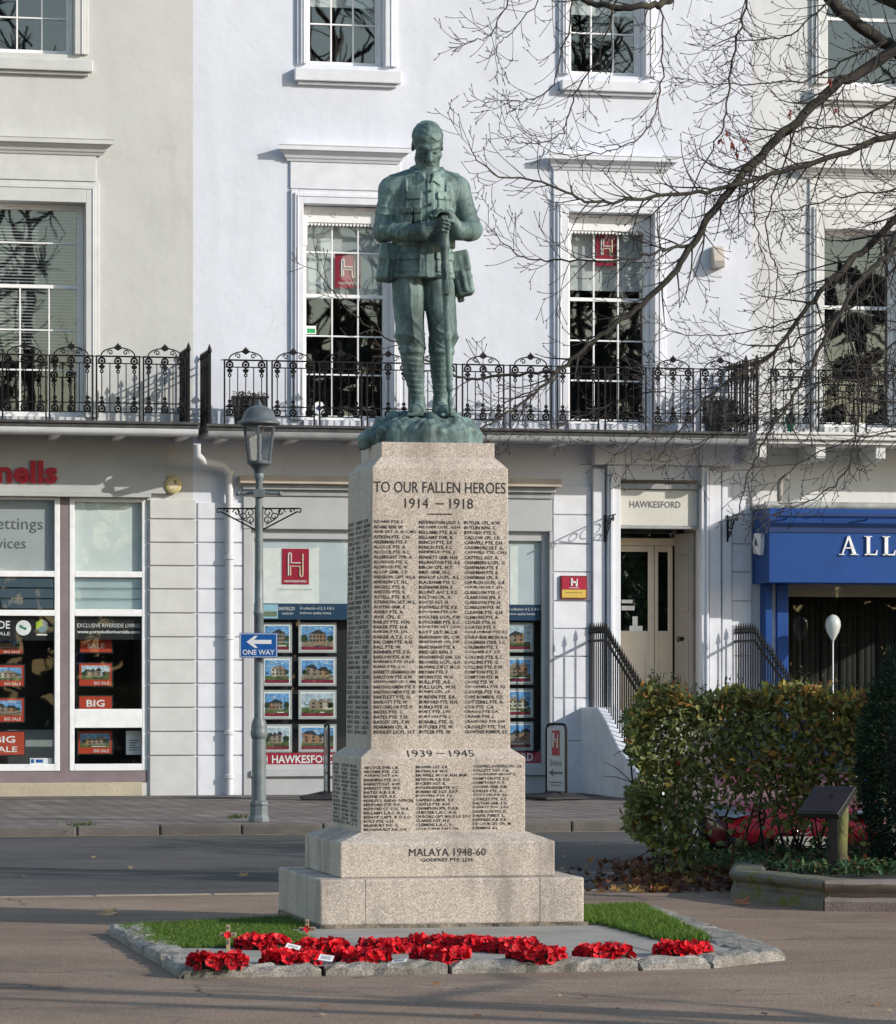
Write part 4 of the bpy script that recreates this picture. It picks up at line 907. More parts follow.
def salecard(x0, x1, y0, y1, lab, kind, seed):
    v = -.3; y = -v; u0, u1 = fu(x0, v), fu(x1, v); z0, z1 = fz(60, y1, v), fz(60, y0, v); rr = random.Random(seed)
    t = thing('sale_card', lab, 'picture card', ((u0+u1)/2, y, z0), FAC, group='red sale cards in the left shop window')
    part(MB().box(u0, u1, y, y+.02, z0, z1), 'frame', M['black'], t, bevel=.004)
    part(MB().rect(u0+.02, u1-.02, y-.003, z0+.02, z1-.02), 'sheet', M['orange'], t)
    h = z1-z0; b = MB(); uc = (u0+u1)/2; w = u1-u0
    if kind == 'pic':
        p = MB(); house_picture(p, u0+.05, u1-.05, z0+h*.3, z1-.05, y-.006, rr); part(p, 'print', pm, t); b.text('BIG SALE', (u1-.06, y-.005, z0+h*.1), (1,0,0), (0,0,1), w=w*.42, h=h*.12, align='R')
    elif kind == 'SALE': b.text('SALE', (uc, y-.005, z0+h*.3), (1,0,0), (0,0,1), w=w*.5, h=h*.28)
    elif kind == 'BIG': b.text('BIG', (uc, y-.005, z0+h*.3), (1,0,0), (0,0,1), w=w*.52, h=h*.42, bold=.02)
    else: b.text('BIG', (uc, y-.005, z0+h*.52), (1,0,0), (0,0,1), w=w*.5, h=h*.27, bold=.02); b.text('SALE', (uc, y-.005, z0+h*.16), (1,0,0), (0,0,1), w=w*.6, h=h*.22, bold=.01)
    part(b, 'lettering', M['white_ink'], t)
salecard(-14,24,636,655, 'red card with a house photo tucked under the black banner at far left', 'pic', 1)
salecard(-14,25,664,687.5, 'red framed card of a cream house, second in the far left window', 'pic', 2)
salecard(-14,25,697,723, 'red framed card of a white house front above the big sale card', 'pic', 3)
salecard(-16,25.5,730.5,756, 'glossy red BIG SALE card at bottom of the far left window', 'BIGSALE', 4)
salecard(79,113,636,653.5, 'red SALE card directly under the black banner of the narrow window', 'SALE', 5)
salecard(78,113,662,687, 'dark framed card of a white house between two red cards', 'pic', 6)
salecard(78,113,695,712, 'red BIG card standing above the white rail', 'BIG', 7)
salecard(77,113,730,755, 'red framed card with a dusk house photo below the white rail', 'pic', 8)
v = -.2; y = .2
t = thing('paper_notice', 'white paper notice taped low in the narrow left window', 'notice', (fu(133.5,v), y, fz(60,755,v)), FAC)
part(MB().box(fu(126,v), fu(141,v), y, y+.003, fz(60,755,v), fz(60,731,v)), 'sheet', M['white_ink'], t)
b = MB()
for k in range(5): b.rect(fu(129,v), fu(138.5-(k%3)*1.5,v), y-.002, fz(60,741.2+k*2.4,v), fz(60,740.3+k*2.4,v))
part(b, 'printed_lines', M['grey_ink'], t)
v = -.09; y = .09
t = thing('window_sticker', 'blue and white strip sticker at foot of the far left pane', 'sticker', (fu(40,v), y, fz(60,762,v)), FAC)
part(MB().rect(fu(30,v), fu(52,v), y, fz(60,764,v), fz(60,758,v)), 'sheet', M['white_ink'], t)
b = MB().rect(fu(36,v), fu(43,v), y-.003, fz(60,762.6,v), fz(60,759.4,v)); b.rect(fu(31,v), fu(34,v), y-.003, fz(60,763,v), fz(60,759,v)); part(b, 'blue_mark', M['sign_blue'], t)

# ------------------------------------------------------------------ stair railings
def stair_rail(px, lab):
    u = fu(px); z0 = zl+.15
    t = thing('stair_railing', lab, 'railing', (u, -.1, z0), FAC, group='black iron stair railings')
    b = MB(); y = -.06; pts = []
    def base(y):
        pr = [(0.0, z0), (-LAND, z0), (-LAND-.5, zl-.05), (-LAND-1.2, zl-.42), (-LAND-2.3, .42), (-LAND-2.6, .34)]
        for (a, za), (b_, zb) in zip(pr, pr[1:]):
            if b_ <= y <= a: return za+(zb-za)*(a-y)/(a-b_)
        return .3
    def top(y):
        return z0+1.08 if y > -LAND else z0+1.08-(-LAND-y)*.42
    k = 0
    while y > -LAND-2.5:
        zt = top(y); b.tube([(u,y,base(y)-.03),(u,y,zt)], .0115, 5); b.lathe([(.011,0),(.026,.03),(.016,.06),(.02,.075),(.003,.17)], (u,y,zt), 6)
        y -= .125; k += 1
    part(b, 'spear_bars', M['iron'], t)
    b = MB(); ys = [-.02, -LAND, -LAND-2.5]
    for dz in (-.1,): b.tube([(u,yy,top(yy)+dz) for yy in ys], .022, 6)
    b.tube([(u,-LAND-2.45,.3),(u,-LAND-2.45,top(-LAND-2.45))], .022, 6); b.tube([(u,-.02,top(0)-.1),(u-.35,.05,top(0)-.13)], .018, 5)
    part(b, 'handrail', M['iron'], t, smooth='auto')
stair_rail(589, 'black spear topped stair railing left of the stepped entrance')
stair_rail(735, 'black spear topped stair railing right of the stepped entrance')

# ------------------------------------------------------------------ swing pavement signs
def aboard(px, py, D, rz, lab, full):
    p = wp(px, py, D); p.z = ZP; c = p
    fr_ = Frame(c, rz)
    t = bpy.data.objects.new('pavement_sign', None); COL.objects.link(t); t.location = c; t.rotation_euler = (0,0,rz); ORG[t.name] = Vector((0,0,0))
    tag(t, lab, 'pavement sign', 'black framed swing signs on the pavement')
    b = MB().box(-.28,.28,-.36,.36,0.012,.045); b.add([(-.28,-.36,.045),(.28,-.36,.045),(.28,.36,.045),(-.28,.36,.045),(-.1,-.06,.12),(.1,-.06,.12),(.1,.06,.12),(-.1,.06,.12)], [(0,1,5,4),(1,2,6,5),(2,3,7,6),(3,0,4,7),(4,5,6,7)])
    part(b, 'base', pmat('black_rubber', (.02,.02,.022), .7), t, bevel=.01)
    w = .25; pts = [(-w,0,.1),(-w,0,.98),(-w+.03,0,1.04),(-w+.09,0,1.06),(w-.09,0,1.06),(w-.03,0,1.04),(w,0,.98),(w,0,.1)]
    part(MB().tube(pts, .02, 6), 'frame', M['iron'], t, smooth='auto')
    part(MB().box(-w+.03, w-.03, -.012, .012, .13, 1.01), 'panel', flat('sign_white_panel', (.5,.53,.52)), t)
    b = MB(); b.m(2).rect(-.1,.1,-.015,.62,.97); hlogo(b, 0, -.018, .83, .12, .2, .01)
    b.m(3).text('Sales', (0,-.015,.48), (1,0,0), (0,0,1), w=.3, h=.085); b.box(-.06,.18,-.016,-.014,.365,.395); b.poly([(-.18,-.015,.38),(-.06,-.015,.43),(-.06,-.015,.33)])
    part(b, 'lettering', [M['white_ink'], M['cream_ink'], M['crimson'], M['grey_ink']], t)
    b = MB(); b.rect(-.16,.16,-.015,.24,.255); b.rect(-.12,.12,-.015,.2,.212); part(b, 'small_print', M['grey_ink'], t)
aboard(556.5, 790, 50.3, R(-58), 'narrow black framed sales sign right of the memorial', True)
aboard(327, 792, 50.3, R(-82), 'black framed sales sign edge on, half hidden left of the memorial', False)

# ------------------------------------------------------------------ street lamp
LC = gp(259, 822, ZP); LC = Vector((LC.x, LC.y, ZP)); ls = FPX/LC.y
def lzz(py): return CAMH-(py-HOR)/ls
t = thing('street_lamp', 'grey green cast iron street lamp with glazed lantern at the kerb', 'street lamp', LC)
cx, cy = LC.x, LC.y; Q = lambda py: lzz(py)-ZP; rp = lambda w: w/2/ls
b = MB().lathe([(rp(22),0),(rp(22),Q(818)),(rp(19),Q(815)),(rp(18.5),Q(806)),(rp(20),Q(804)),(rp(19),Q(802)),(rp(15),Q(800))], LC, 8, R(22.5)); part(b, 'base', M['lamp_paint'], t, bevel=.006)
b = MB().lathe([(rp(14.5),Q(800.5)),(rp(14),Q(745)),(rp(13.5),Q(739)),(rp(15.5),Q(738)),(rp(17),Q(735)),(rp(17),Q(731)),(rp(15.5),Q(729)),(rp(16),Q(727)),(rp(14),Q(722)),(rp(11.5),Q(719)),(rp(10),Q(717)),(rp(9.8),Q(640)),(rp(9),Q(616)),(rp(11),Q(614.5)),(rp(11),Q(611)),(rp(9),Q(609.5)),(rp(8.4),Q(560)),(rp(7.4),Q(498)),(rp(7),Q(480)),(rp(10),Q(478)),(rp(10),Q(474)),(rp(7.5),Q(472))], LC, 14)
part(b, 'column', M['lamp_paint'], t, smooth='auto')
b = MB(); z = lzz(493.5); b.tube([(cx-rp(42),cy,z),(cx-rp(13),cy,z+.005),(cx+rp(13),cy,z+.005),(cx+rp(42),cy,z)], [rp(3.5)]*4, 8); b.box(cx-rp(11),cx+rp(11),cy-rp(11),cy+rp(11),z-rp(8),z+rp(8))
for s in (-1,1): b.ball((cx+s*rp(42),cy,z), rp(5), 8, 6)
b.lathe([(rp(5),0),(rp(5),.02),(rp(2),.03)], (cx,cy,z), 8)
part(b, 'ladder_bar', M['lamp_paint'], t, bevel=.004)
for s in (-1, 1):
    b = MB(); z1 = lzz(508.5); z0 = lzz(530); W = rp(80); X = lambda a: cx+s*(rp(6)+a*(W-rp(6))); Z = lambda b_: z0+b_*(z1-z0)
    b.tube([(X(0),cy,Z(1)),(X(1),cy,Z(1))], .009, 4); b.tube([(X(0),cy,Z(0)),(X(.95),cy,Z(.85)),(X(1.04),cy,Z(.82)),(X(1.06),cy,Z(.98)),(X(1),cy,Z(1))], .009, 4); b.tube([(X(0),cy,z0-.02),(X(0),cy,z1+.03)], .016, 5)
    for ax, bz, r in ((.16,.8,.055),(.14,.45,.05),(.52,.82,.05),(.33,.62,.05),(.8,.88,.035)):
        b.tube([(X(ax)+s*(r-.0035*i)*math.cos(.6*i), cy, Z(bz)+(r-.0035*i)*math.sin(.6*i)) for i in range(13)], .007, 4)
    b.tube([(X(.1),cy,Z(.25)),(X(.3),cy,Z(.45)),(X(.42),cy,Z(.6)),(X(.5),cy,Z(.95))], .007, 4)
    part(b, 'basket_bracket', M['iron'], t)
nL = 6; zt, zb = lzz(426), lzz(463); rt, rb = rp(34), rp(23)
b = MB().lathe([(rp(9),Q(474)),(rp(11),Q(470)),(rp(19),Q(465.5)),(rp(24.5),Q(464)),(rp(25),Q(461.5)),(rp(23),Q(461))], LC, 18)
for k in range(nL):
    a = 2*math.pi*k/nL+R(30); b.tube([(cx+rb*math.cos(a),cy+rb*math.sin(a),zb),(cx+rt*math.cos(a),cy+rt*math.sin(a),zt)], .014, 5)
b.lathe([(rt*1.03,0),(rt*1.03,.04),(rt*.95,.04)], (cx,cy,zt-.02), nL, R(30)); part(b, 'lantern_frame', M['lamp_dark'], t, smooth='auto')
b = MB()
for k in range(nL):
    a, c_ = 2*math.pi*k/nL+R(30), 2*math.pi*(k+1)/nL+R(30); q = .985
    b.quad((cx+q*rb*math.cos(a),cy+q*rb*math.sin(a),zb),(cx+q*rb*math.cos(c_),cy+q*rb*math.sin(c_),zb),(cx+q*rt*math.cos(c_),cy+q*rt*math.sin(c_),zt),(cx+q*rt*math.cos(a),cy+q*rt*math.sin(a),zt))
part(b, 'lantern_glass', glass_mat('lantern_glass', (.78,.79,.8), 2.1, 0, .06), t)
b = MB().lathe([(rp(5),Q(462)),(rp(5),Q(455)),(rp(3),Q(453)),(rp(4.5),Q(448)),(rp(4.5),Q(438)),(rp(3),Q(435)),(rp(10),Q(431)),(rp(10),Q(427))], LC, 10); part(b, 'lamp_bulb', M['white_ink'], t, smooth='auto')
b = MB().lathe([(rp(34),Q(426.5)),(rp(43),Q(424)),(rp(43),Q(422)),(rp(37),Q(420.5)),(rp(33),Q(418)),(rp(30),Q(413)),(rp(24),Q(409)),(rp(14),Q(406.5)),(rp(7),Q(405.5)),(rp(5),Q(404)),(rp(3),Q(401)),(rp(1),Q(399.5))], LC, 20); part(b, 'roof', M['lamp_dark'], t, smooth='auto')
# one way sign on the lamp column
zc = lzz(645.5); w, h = rp(38)*2, rp(25)*2; y = cy-rp(10)-.04
t = thing('one_way_sign', 'blue ONE WAY sign with white arrow clamped to the street lamp', 'sign', (cx, y, zc))
b = MB().box(cx-w/2,cx+w/2,y-.006,y+.004,zc-h/2,zc+h/2); part(b, 'plate', M['sign_blue'], t, bevel=.003)
b = MB(); e = y-.009
for q in ((-.48,-.465,-.47,.47),(.465,.48,-.47,.47),(-.465,.465,-.47,-.45),(-.465,.465,.45,.47)): b.rect(cx+q[0]*w,cx+q[1]*w,e,zc+q[2]*h,zc+q[3]*h)
b.poly([(cx-.32*w,e,zc+.14*h),(cx-.1*w,e,zc+.38*h),(cx-.02*w,e,zc+.38*h),(cx-.12*w,e,zc+.22*h),(cx+.34*w,e,zc+.22*h),(cx+.34*w,e,zc+.06*h),(cx-.12*w,e,zc+.06*h),(cx-.02*w,e,zc-.1*h),(cx-.1*w,e,zc-.1*h)])
b.text('ONE WAY', (cx,e,zc-.38*h), (1,0,0), (0,0,1), w=w*.84, h=h*.21, bold=.01); part(b, 'sign_lettering', M['white_ink'], t)
b = MB(); 
for dz in (-.08,.08): b.lathe([(rp(11),0),(rp(11),.03)], (cx,cy,zc+dz), 12); b.box(cx-.05,cx+.05,y+.004,cy-rp(9),zc+dz,zc+dz+.03)
part(b, 'clamp', M['alu'], t)
# ------------------------------------------------------------------ war memorial
q_ = .977; TH = R(11.5)
def ZQ(z): return 1.6-(1.6-z)*q_
MEM = Frame((-.846*q_, 23.8*q_, 0), TH)
def granite(name, c1, c2, dark, stain=.5):
    m, t, p = _new(name); tc = nd(t, 'TexCoord')
    v = nd(t, 'TexVoronoi', Scale=165); t.links.new(tc.outputs['Object'], v.inputs[0])
    r = nd(t, 'ValToRGB'); r.color_ramp.interpolation = 'LINEAR'; e = r.color_ramp.elements
    e[0].position = 0; e[0].color = c4(mul(c1, .72)); e[1].position = 1; e[1].color = c4(mul(c2, 1.18))
    a = e.new(.35); a.color = c4(c1); a2 = e.new(.7); a2.color = c4(c2)
    sp = nd(t, 'SeparateColor'); t.links.new(v.outputs['Color'], sp.inputs[0]); t.links.new(sp.outputs[0], r.inputs[0])
    n = nd(t, 'TexNoise', Scale=1.6, Detail=8, Roughness=.65); mp = nd(t, 'Mapping'); mp.inputs['Scale'].default_value = (2.0,2.0,.38); t.links.new(tc.outputs['Object'], mp.inputs[0]); t.links.new(mp.outputs[0], n.inputs[0])
    mr = nd(t, 'MapRange'); mr.inputs[1].default_value = .49; mr.inputs[2].default_value = .68; mr.inputs[3].default_value = 0; mr.inputs[4].default_value = stain; t.links.new(n.outputs[0], mr.inputs[0])
    mx = nd(t, 'Mix', data_type='RGBA'); t.links.new(mr.outputs[0], mx.inputs[0]); t.links.new(r.outputs[0], mx.inputs[6]); mx.inputs[7].default_value = c4(dark)
    n2 = nd(t, 'TexNoise', Scale=110, Detail=4, Roughness=.8); t.links.new(tc.outputs['Object'], n2.inputs[0])
    m2 = nd(t, 'MapRange'); m2.inputs[1].default_value = .3; m2.inputs[2].default_value = .7; m2.inputs[3].default_value = .72; m2.inputs[4].default_value = 1.25; t.links.new(n2.outputs[0], m2.inputs[0])
    vm = nd(t, 'VectorMath', operation='MULTIPLY'); t.links.new(mx.outputs[2], vm.inputs[0]); t.links.new(m2.outputs[0], vm.inputs[1])
    t.links.new(vm.outputs[0], p.inputs['Base Color']); p.inputs['Roughness'].default_value = .7; p.inputs['Specular IOR Level'].default_value = .35
    b = nd(t, 'Bump', Strength=.35, Distance=.006); t.links.new(n2.outputs[0], b.inputs['Height']); t.links.new(b.outputs[0], p.inputs['Normal'])
    return m
M['granite'] = granite('pinkish_granite', (.45,.385,.325), (.58,.51,.44), (.25,.205,.165), .55)
M['granite_old'] = granite('weathered_granite', (.44,.38,.325), (.57,.505,.44), (.19,.165,.14), .75)
M['footing'] = pmat('rough_footing', (.2,.17,.13), .95, var=.35, vs=8, fine=.3, bump=.8, bs=25)
MW = 1.795*q_
T = thing('war_memorial', 'pinkish granite war memorial pillar lettered with rows of names', 'memorial', (MW/2, MW/2, 0), MEM)
def frus(mb, lev):
    """stack of square sections: (inset, z)"""
    vs = []; fs = []
    for i, z in lev: vs += [(i,i,z),(MW-i,i,z),(MW-i,MW-i,z),(i,MW-i,z)]
    for k in range(len(lev)-1):
        for a in range(4): b = (a+1) % 4; fs.append((k*4+a, k*4+b, (k+1)*4+b, (k+1)*4+a))
    fs.append((3,2,1,0)); n = (len(lev)-1)*4; fs.append((n,n+1,n+2,n+3)); return mb.add(vs, fs)
I = lambda v: v*q_
zA = ZQ(.338); zB1, zB2 = ZQ(.574), ZQ(.634); zC1, zC2 = ZQ(1.138), ZQ(1.193); zD1, zD2 = ZQ(3.098), ZQ(3.174); zE = ZQ(3.2755)
b = MB(); r = random.Random(5)
nn = 40
ring = []
for k in range(4*nn):
    a = (k % nn)/nn; s_ = k//nn; j = .004+.014*math.sin(a*19+s_*2)+.009*math.sin(a*47+s_)+r.uniform(-.004,.004); L = MW
    ring.append([(a*L, -j-.0), (L+j, a*L), (L-a*L, L+j), (j*-1, L-a*L)][s_])
vs = [(x,y,-.02) for x, y in ring]+[(x,y,.073) for x, y in ring]; n = len(ring)
b.add(vs, [(i,(i+1)%n,n+(i+1)%n,n+i) for i in range(n)]+[tuple(range(n,2*n))]); part(b, 'footing', M['footing'], T)
s1 = part(frus(MB(), [(0,.07),(0,zA)]), 'lower_step', M['granite_old'], T, bevel=.012)
b = MB()
for xx in (.36*MW*.0+I(.345), MW-I(.345)-.02): pass
b.box(MW*.83, MW*.83+.005, -.0012, .01, .072, zA-.004); b.box(MW*.17, MW*.17+.004, -.0012, .01, .072, zA-.004); b.box(-.0012, .01, MW*.3, MW*.3+.004, .072, zA-.004); part(b, 'stone_joint', flat('joint_mortar',(.2,.17,.14),.9), s1)
part(frus(MB(), [(I(.163),zA+.001),(I(.163),zB1),(I(.322),zB2)]), 'upper_step', M['granite_old'], T, bevel=.01)
pl = part(frus(MB(), [(I(.330),zB2-.02),(I(.330),zC1),(I(.407),zC2+.001)]), 'tablet_plinth', M['granite'], T, bevel=.006)
sh = part(frus(MB(), [(I(.414),zC2-.02),(I(.428),zD1),(I(.50),zD2)]), 'shaft', M['granite'], T, bevel=.006)
part(frus(MB(), [(I(.505),zD2-.03),(I(.505),zE)]), 'cap_block', M['granite'], T, bevel=.006)
# lettering: on the shaft's front (x from px), z from py
def fx(px): return I(.414)+(px-368.7)/139.3*I(.967)
sl0, sl1 = zC2, zD1; tilt = I(.014)/(sl1-sl0)
def sy(z): return I(.414)+(z-sl0)*tilt
def sz(py): return ZQ(1.6-(py-HOR)*24.4/FPX)
AZ = Vector((0, tilt, 1)).normalized()
def sline(mb, s, px0, px1, yb, yt, **k):
    z = sz(yb); mb.text(s, (fx((px0+px1)/2), sy(z)-.0025, z), (1,0,0), AZ, w=fx(px1)-fx(px0), h=sz(yt)-z, **k)
b = MB(); sline(b, 'TO OUR FALLEN HEROES', 372.5, 503.5, 493, 482, res=4); part(b, 'heading_inscription', M['dark_letter'], sh); b = MB(); sline(b, '1914', 403, 426.5, 508.5, 498.5, res=4); sline(b, '1918', 447.5, 471, 508.5, 498.5, res=4)
for x0, x1, y0, y1 in ((433.5,442,503.2,504.4),(426,450,513.6,514.7)): b.rect(fx(x0), fx(x1), sy(sz(y1))-.0025, sz(y1), sz(y0))
part(b, 'years_inscription', M['dark_letter'], sh)
C1 = """ADAMS PTE. J.|ADAMS RFN. W.|ADIE 2/LT. A. (D.C.M.)|AITKEN PTE. C.H.|AKERMAN PTE. P.|ALCOCK PTE. A.|ALCOCK PTE. A.C.|ALLBRIGHT TPR. A.|ALLWOOD PTE. G.|ALLWOOD PTE. W.|ALSOP GNR. C.F.|ANDERSON CAPT. W.L.A.|ANDREW LT. H.L.|ANGELL PTE. R.|ANSTED PTE. V.|ASTELL PTE. B.T.|ATKINSON 2/LT. W.L.|AUSTIN GNR. F.|AVERY PTE. A.|AVIS CPL. E.|BAILEY PTE. H.N.|BAKER PTE. H.B.|BAKER PTE. J.H.|BAKER A.T.S. S.C.|BALCHIN PTE. A.H.|BALL PTE. W.|BANNER PTE. F.A.|BARLOW PTE. A.W.|BARNES PTE. H.J.E.|BARR PTE. J.O.|BARRETT SEAMAN D.W.|BARSTOW PTE. A.W.|BARTHOLOMEW CPL. T. (MM)|BARTHOLOMEW PTE. P.|BARTHOLOMEW PTE. W.|BARTLETT PTE. H.|BASKOTT PTE. W.|BATCHELOR PTE. F.|BATES PTE. C.|BATES PTE. T.H.|BAYLEY CPL. F.W.|BEARMAN CPL. R.|BEASLEY L/CPL. H.T.""".split('|')
C2 = """BEDDINGTON L/SGT. L.|BELCHER L/CPL. G.J.H.|BELLAMS PTE. B.G.|BELLAMY DVR. B.|BENCH PTE. S.P.|BENCH PTE. F.C.|BENFIELD PTE. J.|BENNETT GNR. H.H.|BILLINGTON PTE. A.E.|BIRCH CPL. H.T.|BIRD GNR. H.C.|BISHOP L/CPL. A.L.|BLACKHAM PTE. C.|BLENHAM RFN. E.|BLUNT A/C 2. F.S.|BOLTON CPL. A.|BOOTE SGT. H.|BOSWELL PTE. F.E.|BOUCHER PTE. J.W.|BOUCHER L/CPL. P.W.|BOUCHIER PTE. E.C.|BOULTER 2/LT. J.E.H.|BOYT 2/LT. M.C.B.|BRADSHAW CPL. C.W.|BRADSHAW CPL. J.W.|BRADSHAW PTE. R.|BRIDGES RFN. S.|BROADBRIDGE GNR. G.H.|BROOKES L/CPL. G.H.|BROWNE SUB LT. M.C.D.|BRYAN PTE. F.|BRYAN PTE. W.G.|BULL PTE. A.E.|BULL L/CPL. W.H.|BUNN CPL. J.F.|BURDEN PTE. E.R.|BURFORD PTE. H.H.|BURKS PTE. H.|BURT PTE. J.W.|BURTON PTE. J.|BUSHILL PTE. G.|BUTCHER PTE. W.|BUTLER PTE. W.""".split('|')
C3 = """BUTLER CPL. A.W.|BUTLIN RFN. C.|BYFORD PTE. S.|CALLOW CPL. S.D.|CARVELL PTE. E.H.|CASHMORE 2/LT. G.|CASWELL PTE. C.H.J.|CATTELL SGT. A.|CHAMBERS L/CPL. G.|CHAPMAN PTE. E.|CHAPMAN PTE. R.|CHAPMAN CPL. R.|CHURCH L/CPL. G.R.|CHURCH 2/LT. J.H.|CLARKSON PTE. C.|CLARKSON SPR. F.|CLARKSON PTE. H.|CLARKSON PTE. W.|CLEAVER PTE. G.H.|CLEMONS PTE. A.|CLULEE PTE. H.|COATES PTE. F.|COLBOURNE PTE. E.J.|COLBOURNE MIDSN. R.A.|COLEMAN STKR. S.C.|COLEMAN PTE. T.|COLLIER LT. J.T.|COLLINS PTE. E.C.|COLLINS PTE. G.|COLLINS PTE. P.W.|COMPTON PTE. D.|COMPTON PTE. M.|COOKE PTE. W.|COOKNELL PTE. E.J.|COOPER PTE. F.R.|COPE BOMBDR. F.D.|COTTERILL PTE. A.|COX PTE. C.A.|CRAGG PTE. J.A.|CRANE PTE. J.|CRAXFORD PTE. J.W.|CROSSLEY PTE. T.H.|CROWTHER BOMBDR. G.E.""".split('|')
def capline(mb, s, x, y, z, wmax, h, ax, az, k=.62):
    """one line of cut capitals, squeezed when the name is long"""
    mb.text(s, (x,y,z), ax, az, w=min(wmax, len(s)*h*k*1.08), h=h, align='L', bold=.018, res=1)
for C, x0, x1 in ((C1,372,414.5),(C2,417,459.5),(C3,462.3,506)):
    b = MB()
    for i, s in enumerate(C):
        z = sz(524.2+i*4.985); capline(b, s, fx(x0), sy(z)-.0025, z, fx(x1)-fx(x0)-.004, .0232, (1,0,0), AZ)
    part(b, 'name_column', M['dark_letter'], sh)
# lower tablet
D1 = """ABCOCK DVR. L.B.|ARCHER PTE. C.E.|ATKINS SGT. J.A.|BANNING PTE. G.C.|BARRETT SGT. A.W.|BARRETT TPR. W.E.|BATES A.B. L.R.|BAYNE SGT. R.F.|BEASLEY L. RADIO OFFICER|BEDFORD PTE. D.F.|BEDFORD LT. COL. W.R.|BELLAMY L.A.C. R.A.|BISHOP CAPT. B. D.S.O.|BOLT PTE. C.H.|BRADBURY P/O. G.|BROADHURST A.B. G.H.""".split('|')
D2 = """BROWN SGT. E.R.|BROWN A.B. W.H.|BRUWELL W.O.B. N.H. M.M.|BRYDON A.B. E.H.|BUCKBY SGT. R.|BUCKINGHAM PTE. V.C.|BURBIDGE SGT. E.F.P.|BUSWELL PTE. P.J.|CAPERS L/BDR. V.F.|CASTLE PTE. A.H.|CHAMPION SPR. D.A.B.|CHESTER L.A.C. A.G.|CHURCHILL CAPT. M.N. D.S.O. D.F.C.|CLARKE SGT. H.F.|CLEMENS L.A.C. V.|COLBOURNE CAPT. J.H.""".split('|')
D3 = """COLDWELL-HORSFALL P/O. C.R.|COLLETT SGT. C.E.|COLLINGRIDGE SGT. J.|COMPTON PTE. E.C.|COMPTON P.O. F.|COOPER GNR. E.M.|CORLEY PTE. G.|COTTON A.B. S.J.|COWLEY PTE. A.Y.|DALTON GNR. F.G.|DANCY P/O. J.A.J.|DAVIDSON P/O. D.|DAVIS P/BET. L.|DAWKES A.B. F.R.|DE COURCEY CPL. M.|DEEMING G.L.""".split('|')
def fxp(px): return I(.330)+(px-359.5)/164.5*I(1.135)
def szp(py): return ZQ(1.6-(py-HOR)*24.32/FPX)
yp = I(.330)-.0025
for C, x0, x1, dy in ((D1,363,412.5,0),(D2,414.5,470,-.3),(D3,471.5,521,-.9)):
    b = MB()
    for i, s in enumerate(C): capline(b, s, fxp(x0), yp, szp(768.6+dy+i*4.12), fxp(x1)-fxp(x0), .0192, (1,0,0), (0,0,1), .7)
    part(b, 'name_column', M['dark_letter'], pl)
b = MB(); y = szp(756); sn = Vector((0, I(.077), zC2-zC1)).normalized()
zz = zC1+(zC2-zC1)*.1; yy = I(.330)+I(.077)*.1-.004
for s, x0, x1 in (('1939',407,432),('1945',449,473.5)): b.text(s, (fxp((x0+x1)/2), yy, zz), (1,0,0), sn, w=fxp(x1)-fxp(x0), h=.072, res=3)
b.add([tuple(Vector((fxp(436),yy,zz))+sn*.033),tuple(Vector((fxp(445),yy,zz))+sn*.033),tuple(Vector((fxp(445),yy,zz))+sn*.041),tuple(Vector((fxp(436),yy,zz))+sn*.041)], [(0,1,2,3)])
part(b, 'date_inscription', M['dark_letter'], pl)
us = T.children[2]
b = MB(); zz = lambda py: ZQ(1.6-(py-HOR)*24.12/FPX); fxu = lambda px: I(.163)+(px-340.3)/212.7*I(1.47); yu = I(.163)-.0025
b.text('MALAYA 1948-60', (fxu(446), yu, zz(856)), (1,0,0), (0,0,1), w=fxu(484)-fxu(408), h=.05); b.text('GODFREY PTE. J.J.H.', (fxu(446), yu, zz(862.5)), (1,0,0), (0,0,1), w=fxu(472)-fxu(420), h=.028, bold=.015)
part(b, 'lower_inscription', M['dark_letter'], us)
# weather-worn rows on the shaded left faces (too small to read in the photo)
def worn(parent, xface, slope, y0, y1, ztop, dz, rows, h, cols, seed):
    b = MB(); rr = random.Random(seed); w = (y1-y0)/cols
    for c in range(cols):
        for i in range(rows):
            z = ztop-i*dz; yy = y1-c*w-.006; L = w*rr.uniform(.6,.92); e = yy-L; x = xface+(z-zC2)*slope-.0022
            while yy > e:
                lw = h*rr.uniform(.45,.75)
                if rr.random() > .16:
                    st = h*.2; b.quad((x,yy,z),(x,yy-st,z),(x,yy-st,z+h),(x,yy,z+h))
                    if rr.random() < .75: b.quad((x,yy-lw+st,z),(x,yy-lw,z),(x,yy-lw,z+h),(x,yy-lw+st,z+h))
                    for q in ([0,.8] if rr.random() < .5 else [.4]): b.quad((x-.0004,yy,z+q*h),(x-.0004,yy-lw,z+q*h),(x-.0004,yy-lw,z+q*h+st),(x-.0004,yy,z+q*h+st))
                yy -= lw+h*.2
    part(b, 'worn_inscription', M['dark_letter'], parent)
worn(sh, I(.414), tilt, I(.45), MW-I(.45), sz(522), .0335, 43, .0232, 3, 3)
worn(pl, I(.330), 0, I(.375), MW-I(.375), szp(768), .0275, 15, .0192, 3, 4)

